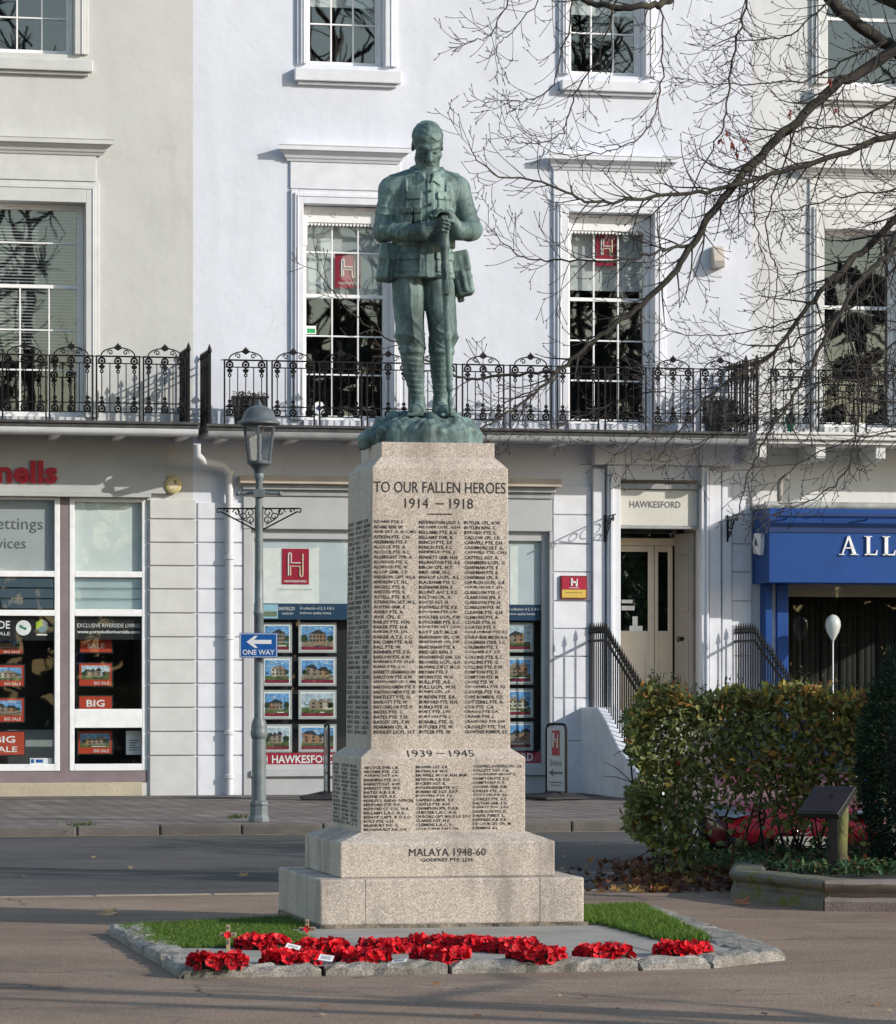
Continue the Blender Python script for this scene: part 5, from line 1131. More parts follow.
# ------------------------------------------------------------------ sculpting with signed distances
class SDF:
    def __init__(s, lo, hi, h):
        s.lo = np.array(lo, np.float32); s.h = h; s.n = np.ceil((np.array(hi)-np.array(lo))/h).astype(int)+1
        s.D = np.full(s.n, 1.0, np.float32)
    def blk(s, lo, hi):
        a = np.clip(np.floor((np.array(lo)-s.lo)/s.h).astype(int), 0, s.n-1); b = np.clip(np.ceil((np.array(hi)-s.lo)/s.h).astype(int)+1, 1, s.n)
        X, Y, Z = np.meshgrid(*[(s.lo[i]+np.arange(a[i], b[i])*s.h).astype(np.float32) for i in range(3)], indexing='ij', sparse=True)
        return tuple(slice(a[i], b[i]) for i in range(3)), X, Y, Z
    def put(s, f, lo, hi, k=.02, mode='u'):
        m = k+.03; sl_, X, Y, Z = s.blk(np.array(lo)-m, np.array(hi)+m)
        d = f(X, Y, Z); A = s.D[sl_]
        if mode == 'u':
            h = np.clip(.5+.5*(A-d)/k, 0, 1); s.D[sl_] = A*(1-h)+d*h-k*h*(1-h)
        else:
            h = np.clip(.5-.5*(A+d)/k, 0, 1); s.D[sl_] = A*(1-h)-d*h+k*h*(1-h)
    def cap(s, a, b, r1, r2=None, k=.02, mode='u', fold=None, sq=(1,1,1)):
        a, b = np.array(a, float), np.array(b, float); r2 = r1 if r2 is None else r2; ab = b-a; L2 = ab.dot(ab)
        def f(X, Y, Z):
            t = np.clip(((X-a[0])*ab[0]+(Y-a[1])*ab[1]+(Z-a[2])*ab[2])/L2, 0, 1)
            d = np.sqrt(((X-a[0]-t*ab[0])*sq[0])**2+((Y-a[1]-t*ab[1])*sq[1])**2+((Z-a[2]-t*ab[2])*sq[2])**2)-(r1+(r2-r1)*t)
            if fold: d = d+fold(X, Y, Z, t)
            return d
        r = max(r1, r2); s.put(f, np.minimum(a, b)-r*1.3, np.maximum(a, b)+r*1.3, k, mode)
    def ell(s, c, r, k=.02, mode='u', rot=None, fold=None):
        c = np.array(c, float); r = np.array(r, float); Rm = np.array(rot) if rot is not None else np.eye(3)
        def f(X, Y, Z):
            x, y, z = X-c[0], Y-c[1], Z-c[2]
            p = [Rm[0][i]*x+Rm[1][i]*y+Rm[2][i]*z for i in range(3)]
            q = np.sqrt((p[0]/r[0])**2+(p[1]/r[1])**2+(p[2]/r[2])**2); g = np.sqrt((p[0]/r[0]**2)**2+(p[1]/r[1]**2)**2+(p[2]/r[2]**2)**2)+1e-6
            d = q*(q-1)/g
            if fold: d = d+fold(*p)
            return d
        m = r.max(); s.put(f, c-m, c+m, k, mode)
    def rbox(s, c, half, rr, k=.01, mode='u', rot=None):
        c = np.array(c, float); Rm = np.array(rot) if rot is not None else np.eye(3)
        def f(X, Y, Z):
            x, y, z = X-c[0], Y-c[1], Z-c[2]
            p = [np.abs(Rm[0][i]*x+Rm[1][i]*y+Rm[2][i]*z)-(half[i]-rr) for i in range(3)]
            return np.sqrt(sum(np.maximum(v, 0)**2 for v in p))+np.minimum(np.maximum(np.maximum(p[0], p[1]), p[2]), 0)-rr
        m = np.linalg.norm(half); s.put(f, c-m, c+m, k, mode)
    def mesh(s):
        D = s.D; n = D.shape; ins = D < 0
        c = np.zeros(tuple(i-1 for i in n), np.int8)
        off = [(i, j, k) for i in (0,1) for j in (0,1) for k in (0,1)]
        sl_ = lambda o: tuple(slice(o[i], n[i]-1+o[i]) for i in range(3))
        for o in off: c += ins[sl_(o)]
        act = (c > 0) & (c < 8); idx = np.argwhere(act); vid = np.full(act.shape, -1, np.int64); vid[act] = np.arange(len(idx))
        P = np.zeros((len(idx), 3)); W = np.zeros(len(idx))
        for ax in range(3):
            for o in off:
                if o[ax]: continue
                o2 = list(o); o2[ax] = 1
                a = D[tuple((idx+o).T)]; b = D[tuple((idx+o2).T)]; m = (a < 0) != (b < 0)
                t = a[m]/(a[m]-b[m]); p = idx[m]+np.array(o, float); p[:, ax] += t; P[m] += p; W[m] += 1
        P /= W[:, None]; V = P*s.h+s.lo; F = []
        for ax in range(3):
            u, v = [(1,2),(2,0),(0,1)][ax]
            a = [slice(1, n[i]-1) for i in range(3)]; a[ax] = slice(0, n[ax]-1); b = list(a); b[ax] = slice(1, n[ax])
            A, B = ins[tuple(a)], ins[tuple(b)]; e = np.argwhere(A != B); base = e+np.array([1 if i != ax else 0 for i in range(3)])
            fl = A[tuple(e.T)]
            def g(du, dv):
                w = base.copy(); w[:, u] += du; w[:, v] += dv; return vid[tuple(w.T)]
            Q = np.stack([g(-1,-1), g(0,-1), g(0,0), g(-1,0)], 1); Q[~fl] = Q[~fl][:, ::-1]; F.append(Q)
        return V, np.concatenate(F)
def sdf_obj(s, name, mat, parent, xf=None):
    V, F = s.mesh(); me = bpy.data.meshes.new(name)
    me.vertices.add(len(V)); me.vertices.foreach_set('co', V.astype(np.float32).ravel())
    me.loops.add(F.size); me.loops.foreach_set('vertex_index', F.astype(np.int32).ravel())
    me.polygons.add(len(F)); me.polygons.foreach_set('loop_start', np.arange(0, F.size, 4, dtype=np.int32)); me.polygons.foreach_set('loop_total', np.full(len(F), 4, np.int32))
    me.polygons.foreach_set('use_smooth', np.ones(len(F), bool)); me.update(calc_edges=True); me.validate(); me.materials.append(mat)
    o = bpy.data.objects.new(name, me); COL.objects.link(o); o.parent = parent; ORG[o.name] = Vector((0,0,0)); return o

def bronze():
    m, t, p = _new('verdigris_bronze'); tc = nd(t, 'TexCoord')
    mp = nd(t, 'Mapping'); mp.inputs['Scale'].default_value = (1, 1, .4); t.links.new(tc.outputs['Object'], mp.inputs[0])
    n1 = nd(t, 'TexNoise', Scale=5.5, Detail=8, Roughness=.65); t.links.new(mp.outputs[0], n1.inputs[0])
    r = nd(t, 'ValToRGB'); e = r.color_ramp.elements; e[0].position = .33; e[0].color = (.045,.065,.065,1); e[1].position = .7; e[1].color = (.30,.42,.375,1)
    a = e.new(.5); a.color = (.13,.195,.183,1)
    t.links.new(n1.outputs[0], r.inputs[0])
    mq = nd(t, 'Mapping'); mq.inputs['Scale'].default_value = (1, 1, .12); t.links.new(tc.outputs['Object'], mq.inputs[0])
    n4 = nd(t, 'TexNoise', Scale=17, Detail=6, Roughness=.65); t.links.new(mq.outputs[0], n4.inputs[0])
    m4 = nd(t, 'MapRange'); m4.inputs[1].default_value = .5; m4.inputs[2].default_value = .66; m4.inputs[3].default_value = 0; m4.inputs[4].default_value = .7; t.links.new(n4.outputs[0], m4.inputs[0])
    mx = nd(t, 'Mix', data_type='RGBA'); t.links.new(m4.outputs[0], mx.inputs[0]); t.links.new(r.outputs[0], mx.inputs[6]); mx.inputs[7].default_value = (.035,.05,.048,1)
    n2 = nd(t, 'TexNoise', Scale=40, Detail=4, Roughness=.7); t.links.new(tc.outputs['Object'], n2.inputs[0])
    mr = nd(t, 'MapRange'); mr.inputs[1].default_value = .3; mr.inputs[2].default_value = .7; mr.inputs[3].default_value = .75; mr.inputs[4].default_value = 1.2; t.links.new(n2.outputs[0], mr.inputs[0])
    vm = nd(t, 'VectorMath', operation='MULTIPLY'); t.links.new(mx.outputs[2], vm.inputs[0]); t.links.new(mr.outputs[0], vm.inputs[1]); t.links.new(vm.outputs[0], p.inputs['Base Color'])
    p.inputs['Metallic'].default_value = .1; p.inputs['Roughness'].default_value = .6; p.inputs['Specular IOR Level'].default_value = .35
    b = nd(t, 'Bump', Strength=.25, Distance=.004); t.links.new(n2.outputs[0], b.inputs['Height']); t.links.new(b.outputs[0], p.inputs['Normal']); return m
M['bronze'] = bronze()

# ------------------------------------------------------------------ bronze soldier, head bowed, hands on the butt of a reversed rifle
zfeet = ZQ(3.474)
sc_ = MEM.w((MW/2, MW/2, 0)); ST = thing('soldier_statue', 'green bronze soldier with bowed head and reversed rifle atop the granite pillar', 'statue', (sc_.x, sc_.y, zfeet))
ST.rotation_euler = (0, 0, R(5)); ST.scale = (.985,)*3; ORG[ST.name] = Vector((0,0,0))
B = SDF((-.44,-.44,-.06), (.46,.24,2.06), .0046)
def wob(X, Y, Z, f=1.0, a=1.0): return a*(np.sin(23*f*X+11*f*Z+1.3)*np.sin(19*f*Y-17*f*Z+.4)+.6*np.sin(41*f*X-29*f*Z)*np.sin(37*f*Y+31*f*Z+2))
# torso by sections
zz_ = np.array([.925,.96,1.03,1.1,1.16,1.2,1.3,1.4,1.48,1.55,1.6,1.645,1.68,1.72]); rx_ = np.array([.226,.226,.218,.208,.2,.198,.208,.225,.232,.228,.208,.165,.105,.075])
ry_ = np.array([.17,.17,.165,.155,.147,.145,.152,.162,.164,.155,.14,.118,.095,.08]); cx_ = np.array([-.03,-.03,-.028,-.026,-.024,-.022,-.02,-.018,-.018,-.018,-.016,-.012,-.008,-.006])
def crease(u, s=2.2): return (1-np.abs(np.sin(u)))**s
def torso(X, Y, Z):
    rx, ry, cx = [np.interp(Z, zz_, a).astype(np.float32) for a in (rx_, ry_, cx_)]
    d = (np.sqrt(((X-cx)/rx)**2+((Y-.005)/ry)**2)-1)*np.minimum(rx, ry)
    return d
def torso_f(X, Y, Z):
    d = torso(X, Y, Z)+wob(X, Y, Z, .8, .0035)
    d = d-.008*crease(42*(Z+.55*np.abs(X+.02))+2*np.sin(20*X))*np.exp(-((Z-1.25)/.10)**2)-.007*crease(24*X+10*Z)*np.exp(-((Z-1.5)/.1)**2)*np.clip(np.abs(X+.02)*8-.4, 0, 1)      # gathers at the waist
    d = d+.004*np.sin(60*X)*np.exp(-((Z-.98)/.07)**2)                          # skirt flutes
    return np.maximum(d, np.maximum(.945-Z, Z-1.72))
B.put(torso_f, (-.3,-.2,.92), (.26,.2,1.74), .012)
def shell(lo, hi, off, mask, k=.006, back=False):
    def f(X, Y, Z):
        d = np.maximum(torso(X, Y, Z)-off, mask(X, Y, Z)); return np.maximum(d, Y) if not back else d
    B.put(f, lo, hi, k)
def rmask(x0, x1, z0, z1, r=.012):
    def f(X, Y, Z):
        a = np.abs(X-(x0+x1)/2)-(x1-x0)/2+r; b = np.abs(Z-(z0+z1)/2)-(z1-z0)/2+r
        return np.sqrt(np.maximum(a, 0)**2+np.maximum(b, 0)**2)+np.minimum(np.maximum(a, b), 0)-r
    return f
# legs: breeches, knees, puttees, boots
def trouser(ax):
    return lambda X, Y, Z, t: -.011*crease(15*Z+17*X*ax+5*np.sin(7*Y+3*Z))*np.clip(np.abs(t-.35)*2.2-.15, 0, 1)+wob(X, Y, Z, .9, .003)+.003
for hip, kn, kl, an, sg in (((-.125,.0,.9),(-.118,-.02,.56),(-.102,-.005,.43),(-.063,.012,.12),1), ((.078,.0,.9),(.112,-.022,.56),(.1,-.005,.43),(.094,.012,.12),-1)):
    B.cap(hip, kn, .12, .099, .012, fold=trouser(sg))
    B.cap(kn, (kl[0],kl[1],.50), .1, .094, .012, fold=lambda X, Y, Z, t: -.012*crease(34*Z+9*X+2*np.sin(11*X))+.004+wob(X, Y, Z, 1.1, .003))
    B.cap((kl[0],kl[1]-.005,.455), kl, .088, .08, .012, fold=lambda X, Y, Z, t: .004*np.sin(110*Z))
    def putt(X, Y, Z, t, s=sg):
        w = (Z+.10*s*X-.05*Y)/.036; w = w-np.floor(w); return -.0055*(w-.5)-.016*np.exp(-((t-.35)/.28)**2)*np.clip(Y*9+.3, 0, 1)
    B.cap(kl, an, .079, .047, .012, fold=putt)
    B.cap((an[0],.02,.11), (an[0],.0,.03), .052, .056, .02)
    tx_ = an[0]+(-.03 if sg > 0 else .028)
    B.cap((an[0],.045,.03), (an[0],.03,.03), .046, .05, .02); B.cap((an[0],-.0,.055), (tx_,-.16,.032), .053, .05, .025, sq=(1,1,1.15))
    B.rbox(((an[0]+tx_)/2,-.065,.003), (.054,.165,.012), .01, .006, rot=Matrix.Rotation(math.atan2(tx_-an[0],.2), 3, 'Z'))
    for k in range(4): B.cap((an[0]-.025+(tx_-an[0])*k*.2,-.045-k*.022,.098-k*.009), (an[0]+.025+(tx_-an[0])*k*.2,-.05-k*.022,.096-k*.009), .006, .006, .004)
# shoulders, arms
def sleeve(amp, fr, ph): return lambda X, Y, Z, t: -amp*1.25*crease(fr*.55*t+ph+11*X-9*Z+15*Y+1.2*np.sin(13*Z+8*X))*(.5+.5*np.abs(2*t-1)**1.5)*(.6+.4*np.sin(19*X+23*Z+ph))+wob(X, Y, Z, .9, .003)+amp*.3
B.cap((-.12,.01,1.6), (-.235,.01,1.555), .1, .1, .05); B.cap((.09,.01,1.605), (.2,.01,1.565), .1, .1, .05)
B.cap((-.24,.01,1.55), (-.298,-.01,1.27), .090, .074, .012, fold=sleeve(.011,19,.5)); B.cap((.207,.01,1.56), (.304,-.01,1.285), .090, .074, .012, fold=sleeve(.011,19,1.8))
B.cap((-.298,-.02,1.268), (-.055,-.235,1.242), .073, .054, .022, fold=sleeve(.013,23,2.2)); B.cap((.304,-.02,1.283), (.205,-.225,1.25), .075, .058, .022, fold=sleeve(.013,19,.4))
# cuffs
B.cap((-.085,-.21,1.245), (-.04,-.247,1.24), .06, .06, .008); B.cap((.222,-.205,1.255), (.196,-.237,1.248), .063, .063, .008)
# epaulettes
for a, b2 in (((-.1,-.0,1.682),(-.235,.0,1.652)), ((.075,-.0,1.69),(.2,.0,1.665))): B.cap(a, b2, .03, .026, .008, sq=(1,.8,2.2))
# belt, placket, pockets, straps, ammunition pouches
B.put(lambda X, Y, Z: np.maximum(torso(X, Y, Z)-.014, np.abs(Z-1.19)-.03), (-.26,-.2,1.15), (.22,.2,1.23), .005)
shell((-.01,-.22,1.22), (.05,0,1.66), .009, rmask(-.012,.04,1.22,1.66), .006)
shell((-.02,-.22,.94), (.05,0,1.17), .008, rmask(-.02,.03,.94,1.17), .005)
for x0, x1, z0, z1, o in ((-.15,-.055,1.38,1.5,.009),(-.155,-.05,1.475,1.53,.017),(.065,.16,1.38,1.5,.009),(.06,.165,1.475,1.53,.017),(-.215,-.06,.98,1.1,.009),(-.22,-.055,1.065,1.115,.018),(.055,.18,.98,1.1,.009),(.05,.185,1.065,1.115,.018),
                       (-.182,-.147,1.2,1.69,.013),(.118,.153,1.2,1.69,.013)): shell((x0-.02,-.24,z0-.02), (x1+.02,0,z1+.02), o, rmask(x0,x1,z0,z1), .005)
for x0, x1 in ((-.2,-.115),(-.105,-.05),(.052,.105),(.115,.17)): shell((x0-.02,-.26,1.3), (x1+.02,0,1.43), .042, rmask(x0,x1,1.31,1.405,.014), .006); shell((x0-.02,-.26,1.37), (x1+.02,0,1.43), .05, rmask(x0-.003,x1+.003,1.375,1.415,.014), .004)
B.cap((.008,-.185,.94), (.012,-.178,1.15), .006, .006, .006, 'c')
for z in (1.6,1.535,1.44,1.36): yb = -.005-float(np.interp(z, zz_, ry_))*.985-.012; B.ell((.014,yb,z), (.0135,.009,.0135), .003)
for x, z in ((-.102,1.488),(.112,1.488),(-.137,1.078),(.117,1.078)): yb = .005-float(np.interp(z, zz_, ry_))*.84-.016; B.ell((x,yb,z), (.011,.009,.011), .003)
# neck and collar
B.cap((0,.02,1.62), (0,-.03,1.78), .066, .06, .015)
for s in (-1, 1):
    pts = [(0,.09,1.705),(s*.08,.055,1.70),(s*.104,-.005,1.682),(s*.09,-.07,1.655),(s*.035,-.122,1.63)]
    for a, b2 in zip(pts, pts[1:]): B.cap(a, b2, .017, .017, .008, sq=(1,1,.5))
    B.rbox((s*.062,-.125,1.615), (.040,.008,.034), .005, .006, rot=Matrix.Rotation(R(s*20), 3, 'Z') @ Matrix.Rotation(R(s*32), 3, 'Y') @ Matrix.Rotation(R(-20), 3, 'X'))
B.cap((0.004,-.14,1.665), (.01,-.158,1.6), .008, .008, .01, 'c')
# head, bowed
HC = Vector((0,-.06,1.868)); HR = Matrix.Rotation(R(30), 3, 'X') @ Matrix.Rotation(R(3), 3, 'Z'); Hn = np.array(HR)
HS = 1.1
def hp(p): return tuple(HC+HR @ (Vector(p)*HS))
def hE(c, r, k=.02, mode='u', rot=None, fold=None): B.ell(hp(c), tuple(x*HS for x in r), k, mode, np.array(HR @ rot) if rot is not None else Hn, fold)
def hC(a, b2, r1, r2=None, k=.02, mode='u', sq=(1,1,1)): B.cap(hp(a), hp(b2), r1*HS, (r1 if r2 is None else r2)*HS, k, mode, sq=sq)
hE((0,.012,.03), (.096,.12,.104), .02); hE((0,-.045,-.055), (.074,.078,.105), .03); hE((0,-.06,-.128), (.05,.052,.042), .03); hC((-.022,-.097,-.15), (.022,-.097,-.15), .024, .024, .02)
hC((-.055,-.012,-.095), (-.028,-.075,-.142), .024, .022, .03); hC((.055,-.012,-.095), (.028,-.075,-.142), .024, .022, .03)
hC((-.052,-.085,.016), (-.012,-.112,.012), .016, .016, .014); hC((.052,-.085,.016), (.012,-.112,.012), .016, .016, .014)
for s in (-1, 1):
    hE((s*.036,-.122,-.014), (.024,.02,.016), .012, 'c'); hE((s*.035,-.098,-.016), (.018,.017,.014), .004); hC((s*.018,-.112,-.009), (s*.052,-.098,-.01), .006, .005, .004)
    hE((s*.055,-.07,-.05), (.03,.03,.024), .02); hE((s*.088,.018,-.024), (.012,.025,.034), .012, rot=Matrix.Rotation(R(s*22), 3, 'Z')); hE((s*.098,.008,-.022), (.006,.011,.018), .004, 'c')
    hC((s*.02,-.118,-.062), (s*.03,-.1,-.096), .004, .004, .008, 'c'); hE((s*.013,-.128,-.062), (.012,.014,.011), .006)
hC((0,-.112,.0), (0,-.14,-.052), .0125, .018, .012)
hC((-.022,-.109,-.097), (.022,-.109,-.097), .0065, .0065, .01); hC((-.016,-.104,-.114), (.016,-.104,-.114), .0075, .0075, .008); hC((-.024,-.117,-.1055), (.024,-.117,-.1055), .004, .004, .004, 'c')
def hair(X, Y, Z):
    x, y, z = X-HC.x, Y-HC.y, Z-HC.z; p = [(Hn[0][i]*x+Hn[1][i]*y+Hn[2][i]*z)/HS for i in range(3)]
    r = (.1,.126,.109); c = (0,.012,.03); v = [(p[i]-c[i])/r[i] for i in range(3)]; d = (np.sqrt(v[0]**2+v[1]**2+v[2]**2)-1)*.11
    an = np.arctan2(p[0], p[2]+.05); d = d+.0007*np.sin(52*an+9*np.sin(25*p[1]))+.0012*np.sin(95*p[0]+70*p[1]+3*np.sin(60*p[2]))
    hl = .42*p[1]+.9*p[2]-.016-.010*np.sin(75*p[0]+1)*np.clip(-p[1]*12, 0, 1)-.03*np.clip((np.abs(p[0])-.07)/.03, 0, 1); return np.maximum(d, -hl)
B.put(hair, HC-Vector((.16,)*3), HC+Vector((.16,)*3), .006)
# hands
def finger(pts, rs, k=.006):
    for (a, b2), (r1, r2) in zip(zip(pts, pts[1:]), zip(rs, rs[1:])): B.cap(a, b2, r1, r2, k)
B.cap((-.045,-.243,1.242), (-.0,-.272,1.258), .034, .036, .015, sq=(1,1,.9)); B.cap((.0,-.272,1.262), (.05,-.292,1.292), .037, .034, .015)
for i, L in enumerate((.9,1,.96,.8)):
    z = 1.318-.024*i; y = -.318+.007*i
    finger([(.045,y+.008,z),(.045+.038*L,y-.03,z-.002),(.045+.075*L,y-.024,z-.01),(.045+.085*L,y-.0,z-.014)], [.0125,.0115,.0105,.009])
finger([(.02,-.27,1.31),(.04,-.268,1.345),(.062,-.285,1.352)], [.015,.013,.011])
B.cap((.198,-.235,1.256), (.172,-.262,1.29), .036, .036, .015); B.cap((.172,-.262,1.292), (.125,-.3,1.352), .037, .036, .015)
for i, L in enumerate((.85,1,.97,.82)):
    y = -.345+.025*i; z = 1.372+.003*(i-1.5)
    finger([(.118,y,z-.004),(.082-.01*L,y-.004,z+.006),(.082-.045*L,y-.004,z-.006),(.07-.05*L,y-.003,z-.032)], [.0135,.0125,.0115,.010])
finger([(.16,-.275,1.3),(.15,-.315,1.305),(.12,-.338,1.308)], [.016,.013,.011])
sdf_obj(B, 'figure', M['bronze'], ST)
# rifle: butt under the hands, muzzle on the ground between the feet
a, b2 = Vector((.088,-.298,1.338)), Vector((.142,-.235,.012))
RX = SDF((.0,-.42,-.03), (.24,-.13,1.4), .0052); L = lambda t: tuple(a+(b2-a)*t)
ax_ = (b2-a).normalized(); fwd = Vector((0,-1,0)); fwd = (fwd-ax_*fwd.dot(ax_)).normalized(); sd_ = ax_.cross(fwd); rotm = np.array(Matrix((sd_, fwd, ax_)).transposed())
RX.rbox(L(.012), (.024,.058,.016), .01, .006, rot=rotm); RX.cap(L(.01), L(.15), .030, .028, .02); RX.cap(L(.0), L(.14), .03, .022, .03)
RX.cap(tuple(Vector(L(.02))-fwd*.03), tuple(Vector(L(.2))-fwd*.004), .024, .018, .02)
RX.cap(L(.15), L(.27), .030, .023, .02); RX.cap(L(.25), L(.62), .027, .024, .02); RX.cap(L(.6), L(.86), .023, .021, .012); RX.cap(L(.84), L(1.0), .015, .015, .008)
for t_, r_ in ((.6,.029),(.79,.026),(.86,.026),(.93,.02)): RX.cap(L(t_), L(t_+.014), r_, r_, .004)
RX.rbox(tuple(Vector(L(.36))+fwd*.034), (.017,.03,.05), .008, .008, rot=rotm)       # magazine
for p, q in ((.255,.33),): RX.cap(tuple(Vector(L(p))+fwd*.02), tuple(Vector(L(.29))+fwd*.046), .006, .006, .004); RX.cap(tuple(Vector(L(.29))+fwd*.046), tuple(Vector(L(q))+fwd*.03), .006, .006, .004)
RX.cap(L(.31), tuple(Vector(L(.3))+sd_*.045), .008, .008, .006); RX.ell(tuple(Vector(L(.3))+sd_*.05), (.014,.014,.014), .004)
RX.cap(L(.28), L(.42), .026, .024, .01); RX.cap(tuple(Vector(L(.45))-fwd*.02), tuple(Vector(L(.45))+sd_*.02-fwd*.03), .008, .008, .004)
sdf_obj(RX, 'rifle', M['bronze'], ST)
# pouches and packs
def pack(name, c, half, rot, flap):
    S_ = SDF(np.array(c)-.22, np.array(c)+.22, .006); rm_ = np.array(rot)
    S_.rbox(c, half, .022, .01, rot=rm_); cc = Vector(c)+Matrix(rot) @ Vector((0,-.008,half[2]*.55)); S_.rbox(tuple(cc), (half[0]+.006,half[1]+.004,half[2]*.48), .018, .006, rot=rm_)
    cc = Vector(c)+Matrix(rot) @ Vector((0,-half[1]-.005,-half[2]*.05)); S_.rbox(tuple(cc), (.013,.01,half[2]*.8), .005, .004, rot=rm_); S_.ell(tuple(Vector(c)+Matrix(rot) @ Vector((0,-half[1]-.014,-.02))), (.012,.01,.012), .004)
    if flap: cc = Vector(c)+Matrix(rot) @ Vector((half[0],0,-.03)); S_.ell(tuple(cc), (.012,.03,.022), .006); cc = Vector(c)+Matrix(rot) @ Vector((-half[0]*.6,0,-half[2])); S_.rbox(tuple(cc), (.022,.03,.035), .01, .008, rot=rm_)
    sdf_obj(S_, name, M['bronze'], ST)
pack('pouch', (-.272,.01,1.055), (.062,.075,.128), Matrix.Rotation(R(9), 3, 'Y'), False)
pack('haversack', (.238,.02,.985), (.062,.09,.15), Matrix.Rotation(R(-12), 3, 'Y'), True)
# rocky ground under the boots with a folded cape behind
G = SDF((-.5,-.44,-.26), (.44,.36,.16), .0085)
def rock(X, Y, Z):
    d = np.sqrt((X/.375)**2+((Y+.02)/.33)**2+.06*np.sin(9*np.arctan2(Y,X)+1)); h = -.03-.055*np.clip(d-.5, 0, 9)-.32*np.clip(d-.82, 0, 9)+.013*np.sin(17*X+3+2*np.sin(8*Y))*np.sin(15*Y+1)+.012*np.abs(np.sin(26*X-19*Y+2*np.sin(13*Y)))+.009*np.abs(np.sin(47*X+41*Y+2*np.sin(30*X)))+.006*np.sin(85*X-30*Y+3*np.sin(50*Y))
    return np.maximum(np.maximum((Z-h)*.8, (d-1.0)*.3), -.21-Z)
G.put(rock, (-.5,-.44,-.26), (.44,.36,.1), .02)
for p, q, r1, r2 in (((-.2,.02,-.03),(-.4,.0,-.15),.075,.06),((-.12,.05,.0),(-.3,.03,-.06),.055,.06),((-.36,-.05,-.14),(-.43,.02,-.17),.05,.045),((-.1,-.1,-.02),(-.3,-.16,-.12),.045,.05),((.1,-.12,-.01),(.27,-.16,-.1),.05,.05),((.18,.0,-.01),(.3,.02,-.09),.05,.06),((.02,-.2,-.02),(.06,-.28,-.12),.05,.05)):
    G.cap(p, q, r1, r2, .03, fold=lambda X, Y, Z, t: .008*np.sin(60*X+35*Y)+.006*np.sin(80*Z+20*X))
sdf_obj(G, 'rock_base', M['bronze'], ST)
# ------------------------------------------------------------------ memorial bed: stone edging, slab, grass
M['edging'] = granite('rough_edging_stone', (.22,.205,.18), (.33,.31,.28), (.09,.085,.06), .8)
M['slab'] = pmat('pale_paving_slab', (.30,.28,.25), .8, var=.14, vs=2.5, fine=.12, fs=45, bump=.25)
EB = [gp(182,979), gp(450,974), gp(640,970.8), gp(712,968.5), gp(786,960.5), gp(657,914), gp(275,925), gp(107,934)]
def rough_stone(mb, a, b, w, h, rr, inward):
    """hand-dressed stone from a to b, width w towards `inward`"""
    a, b = Vector(a), Vector(b); d = (b-a); L = d.length; d.normalize(); n = inward; nx = max(2, int(L/.07)); ny = 4; nz = 2
    prof = [(0,-.1),(0,h*.55),(.02,h*.92),(.06,h),(w*.5,h*1.02),(w-.05,h),(w,h*.9),(w,-.1)]
    vs = []; fs = []; k = len(prof)
    for i in range(nx+1):
        t = i/nx; e = .012 if i in (0, nx) else 0
        for q, z in prof:
            j = rr.uniform(-.016,.016); p = a+d*(t*L+(e if i == 0 else -e))+n*(q+(j if z > 0 else 0))+Vector((0,0,z-(.02 if e and z > .02 else 0)+(rr.uniform(-.012,.012) if z > 0 else 0)))
            vs.append(p)
    for i in range(nx):
        for c in range(k-1): fs.append((i*k+c, (i+1)*k+c, (i+1)*k+c+1, i*k+c+1))
    fs.append(tuple(range(k))); fs.append(tuple(range(nx*k, nx*k+k))[::-1]); mb.add(vs, fs)
cen = Vector((0,23,0)); rr = random.Random(11)
ED = thing('stone_edging', 'low rough stone edging round the poppy wreaths and grass', 'edging', (0,22,0))
for i, (a, b, w) in enumerate(((0,1,.2),(1,2,.2),(2,3,.2),(3,4,.24),(4,5,.3),(0,7,.24))):
    A, Bp = EB[a], EB[b]; d = (Bp-A); L = d.length; d.normalize(); n = Vector((-d.y,d.x,0)); n = n if n.dot(cen-A) > 0 else -n
    t = 0
    while t < L-.05:
        l = min(rr.uniform(.55,1.1), L-t); l = L-t if L-t-l < .25 else l
        m = MB(); rough_stone(m, A+d*t, A+d*(t+l), w*rr.uniform(.9,1.1), .066, rr, n); o = part(m, 'edging_stone', M['edging'], ED, smooth='auto'); t += l
for o in ED.children:
    for p in o.data.polygons: p.use_smooth = False
def inset(pts, s): c = sum(pts, Vector())/len(pts); return [c+(p-c)*s for p in pts]
inn = inset(EB, .955)
gl_, gr_ = gp(140,949,.05), gp(720,941,.05)
m = MB().poly([Vector((p.x,p.y,.050)) for p in inn]); single(m, 'memorial_paving', M['slab'], None, None, kind='structure')
mi = MEM.m.inverted(); gd = gr_-gl_; BP = inset(EB, .965); BP[4] = BP[4]+Vector((-.26,0,0)); BP[3] = BP[3]+Vector((-.2,0,0)); BP[5] = BP[5]+Vector((-.06,0,0))
def turf(x, y, e=0.0):
    if not inpoly(x, y, BP) or gd.x*(y-gl_.y)-gd.y*(x-gl_.x) < e: return False
    l = mi @ (Vector((x,y,0))-MEM.o)
    if -.04 < l.x < MW+.03 and -.02 < l.y < MW+.02: return False
    return not (-.22 < l.x < MW+.12 and l.y < .05)
def inpoly(x, y, P):
    c = False; j = len(P)-1
    for i in range(len(P)):
        if (P[i].y > y) != (P[j].y > y) and x < (P[j].x-P[i].x)*(y-P[i].y)/(P[j].y-P[i].y)+P[i].x: c = not c
        j = i
    return c
m = MB(); cs = .05
for i in range(-60, 60):
    for j in range(420, 530):
        x, y = i*cs, j*cs
        if turf(x+cs/2, y+cs/2, .03): m.quad((x,y,.055),(x+cs,y,.055),(x+cs,y+cs,.055),(x,y+cs,.055))
single(m, 'bed_soil', pmat('turf_soil', (.045,.06,.02), .95, var=.4, vs=10), None, None, kind='structure')
m = MB()
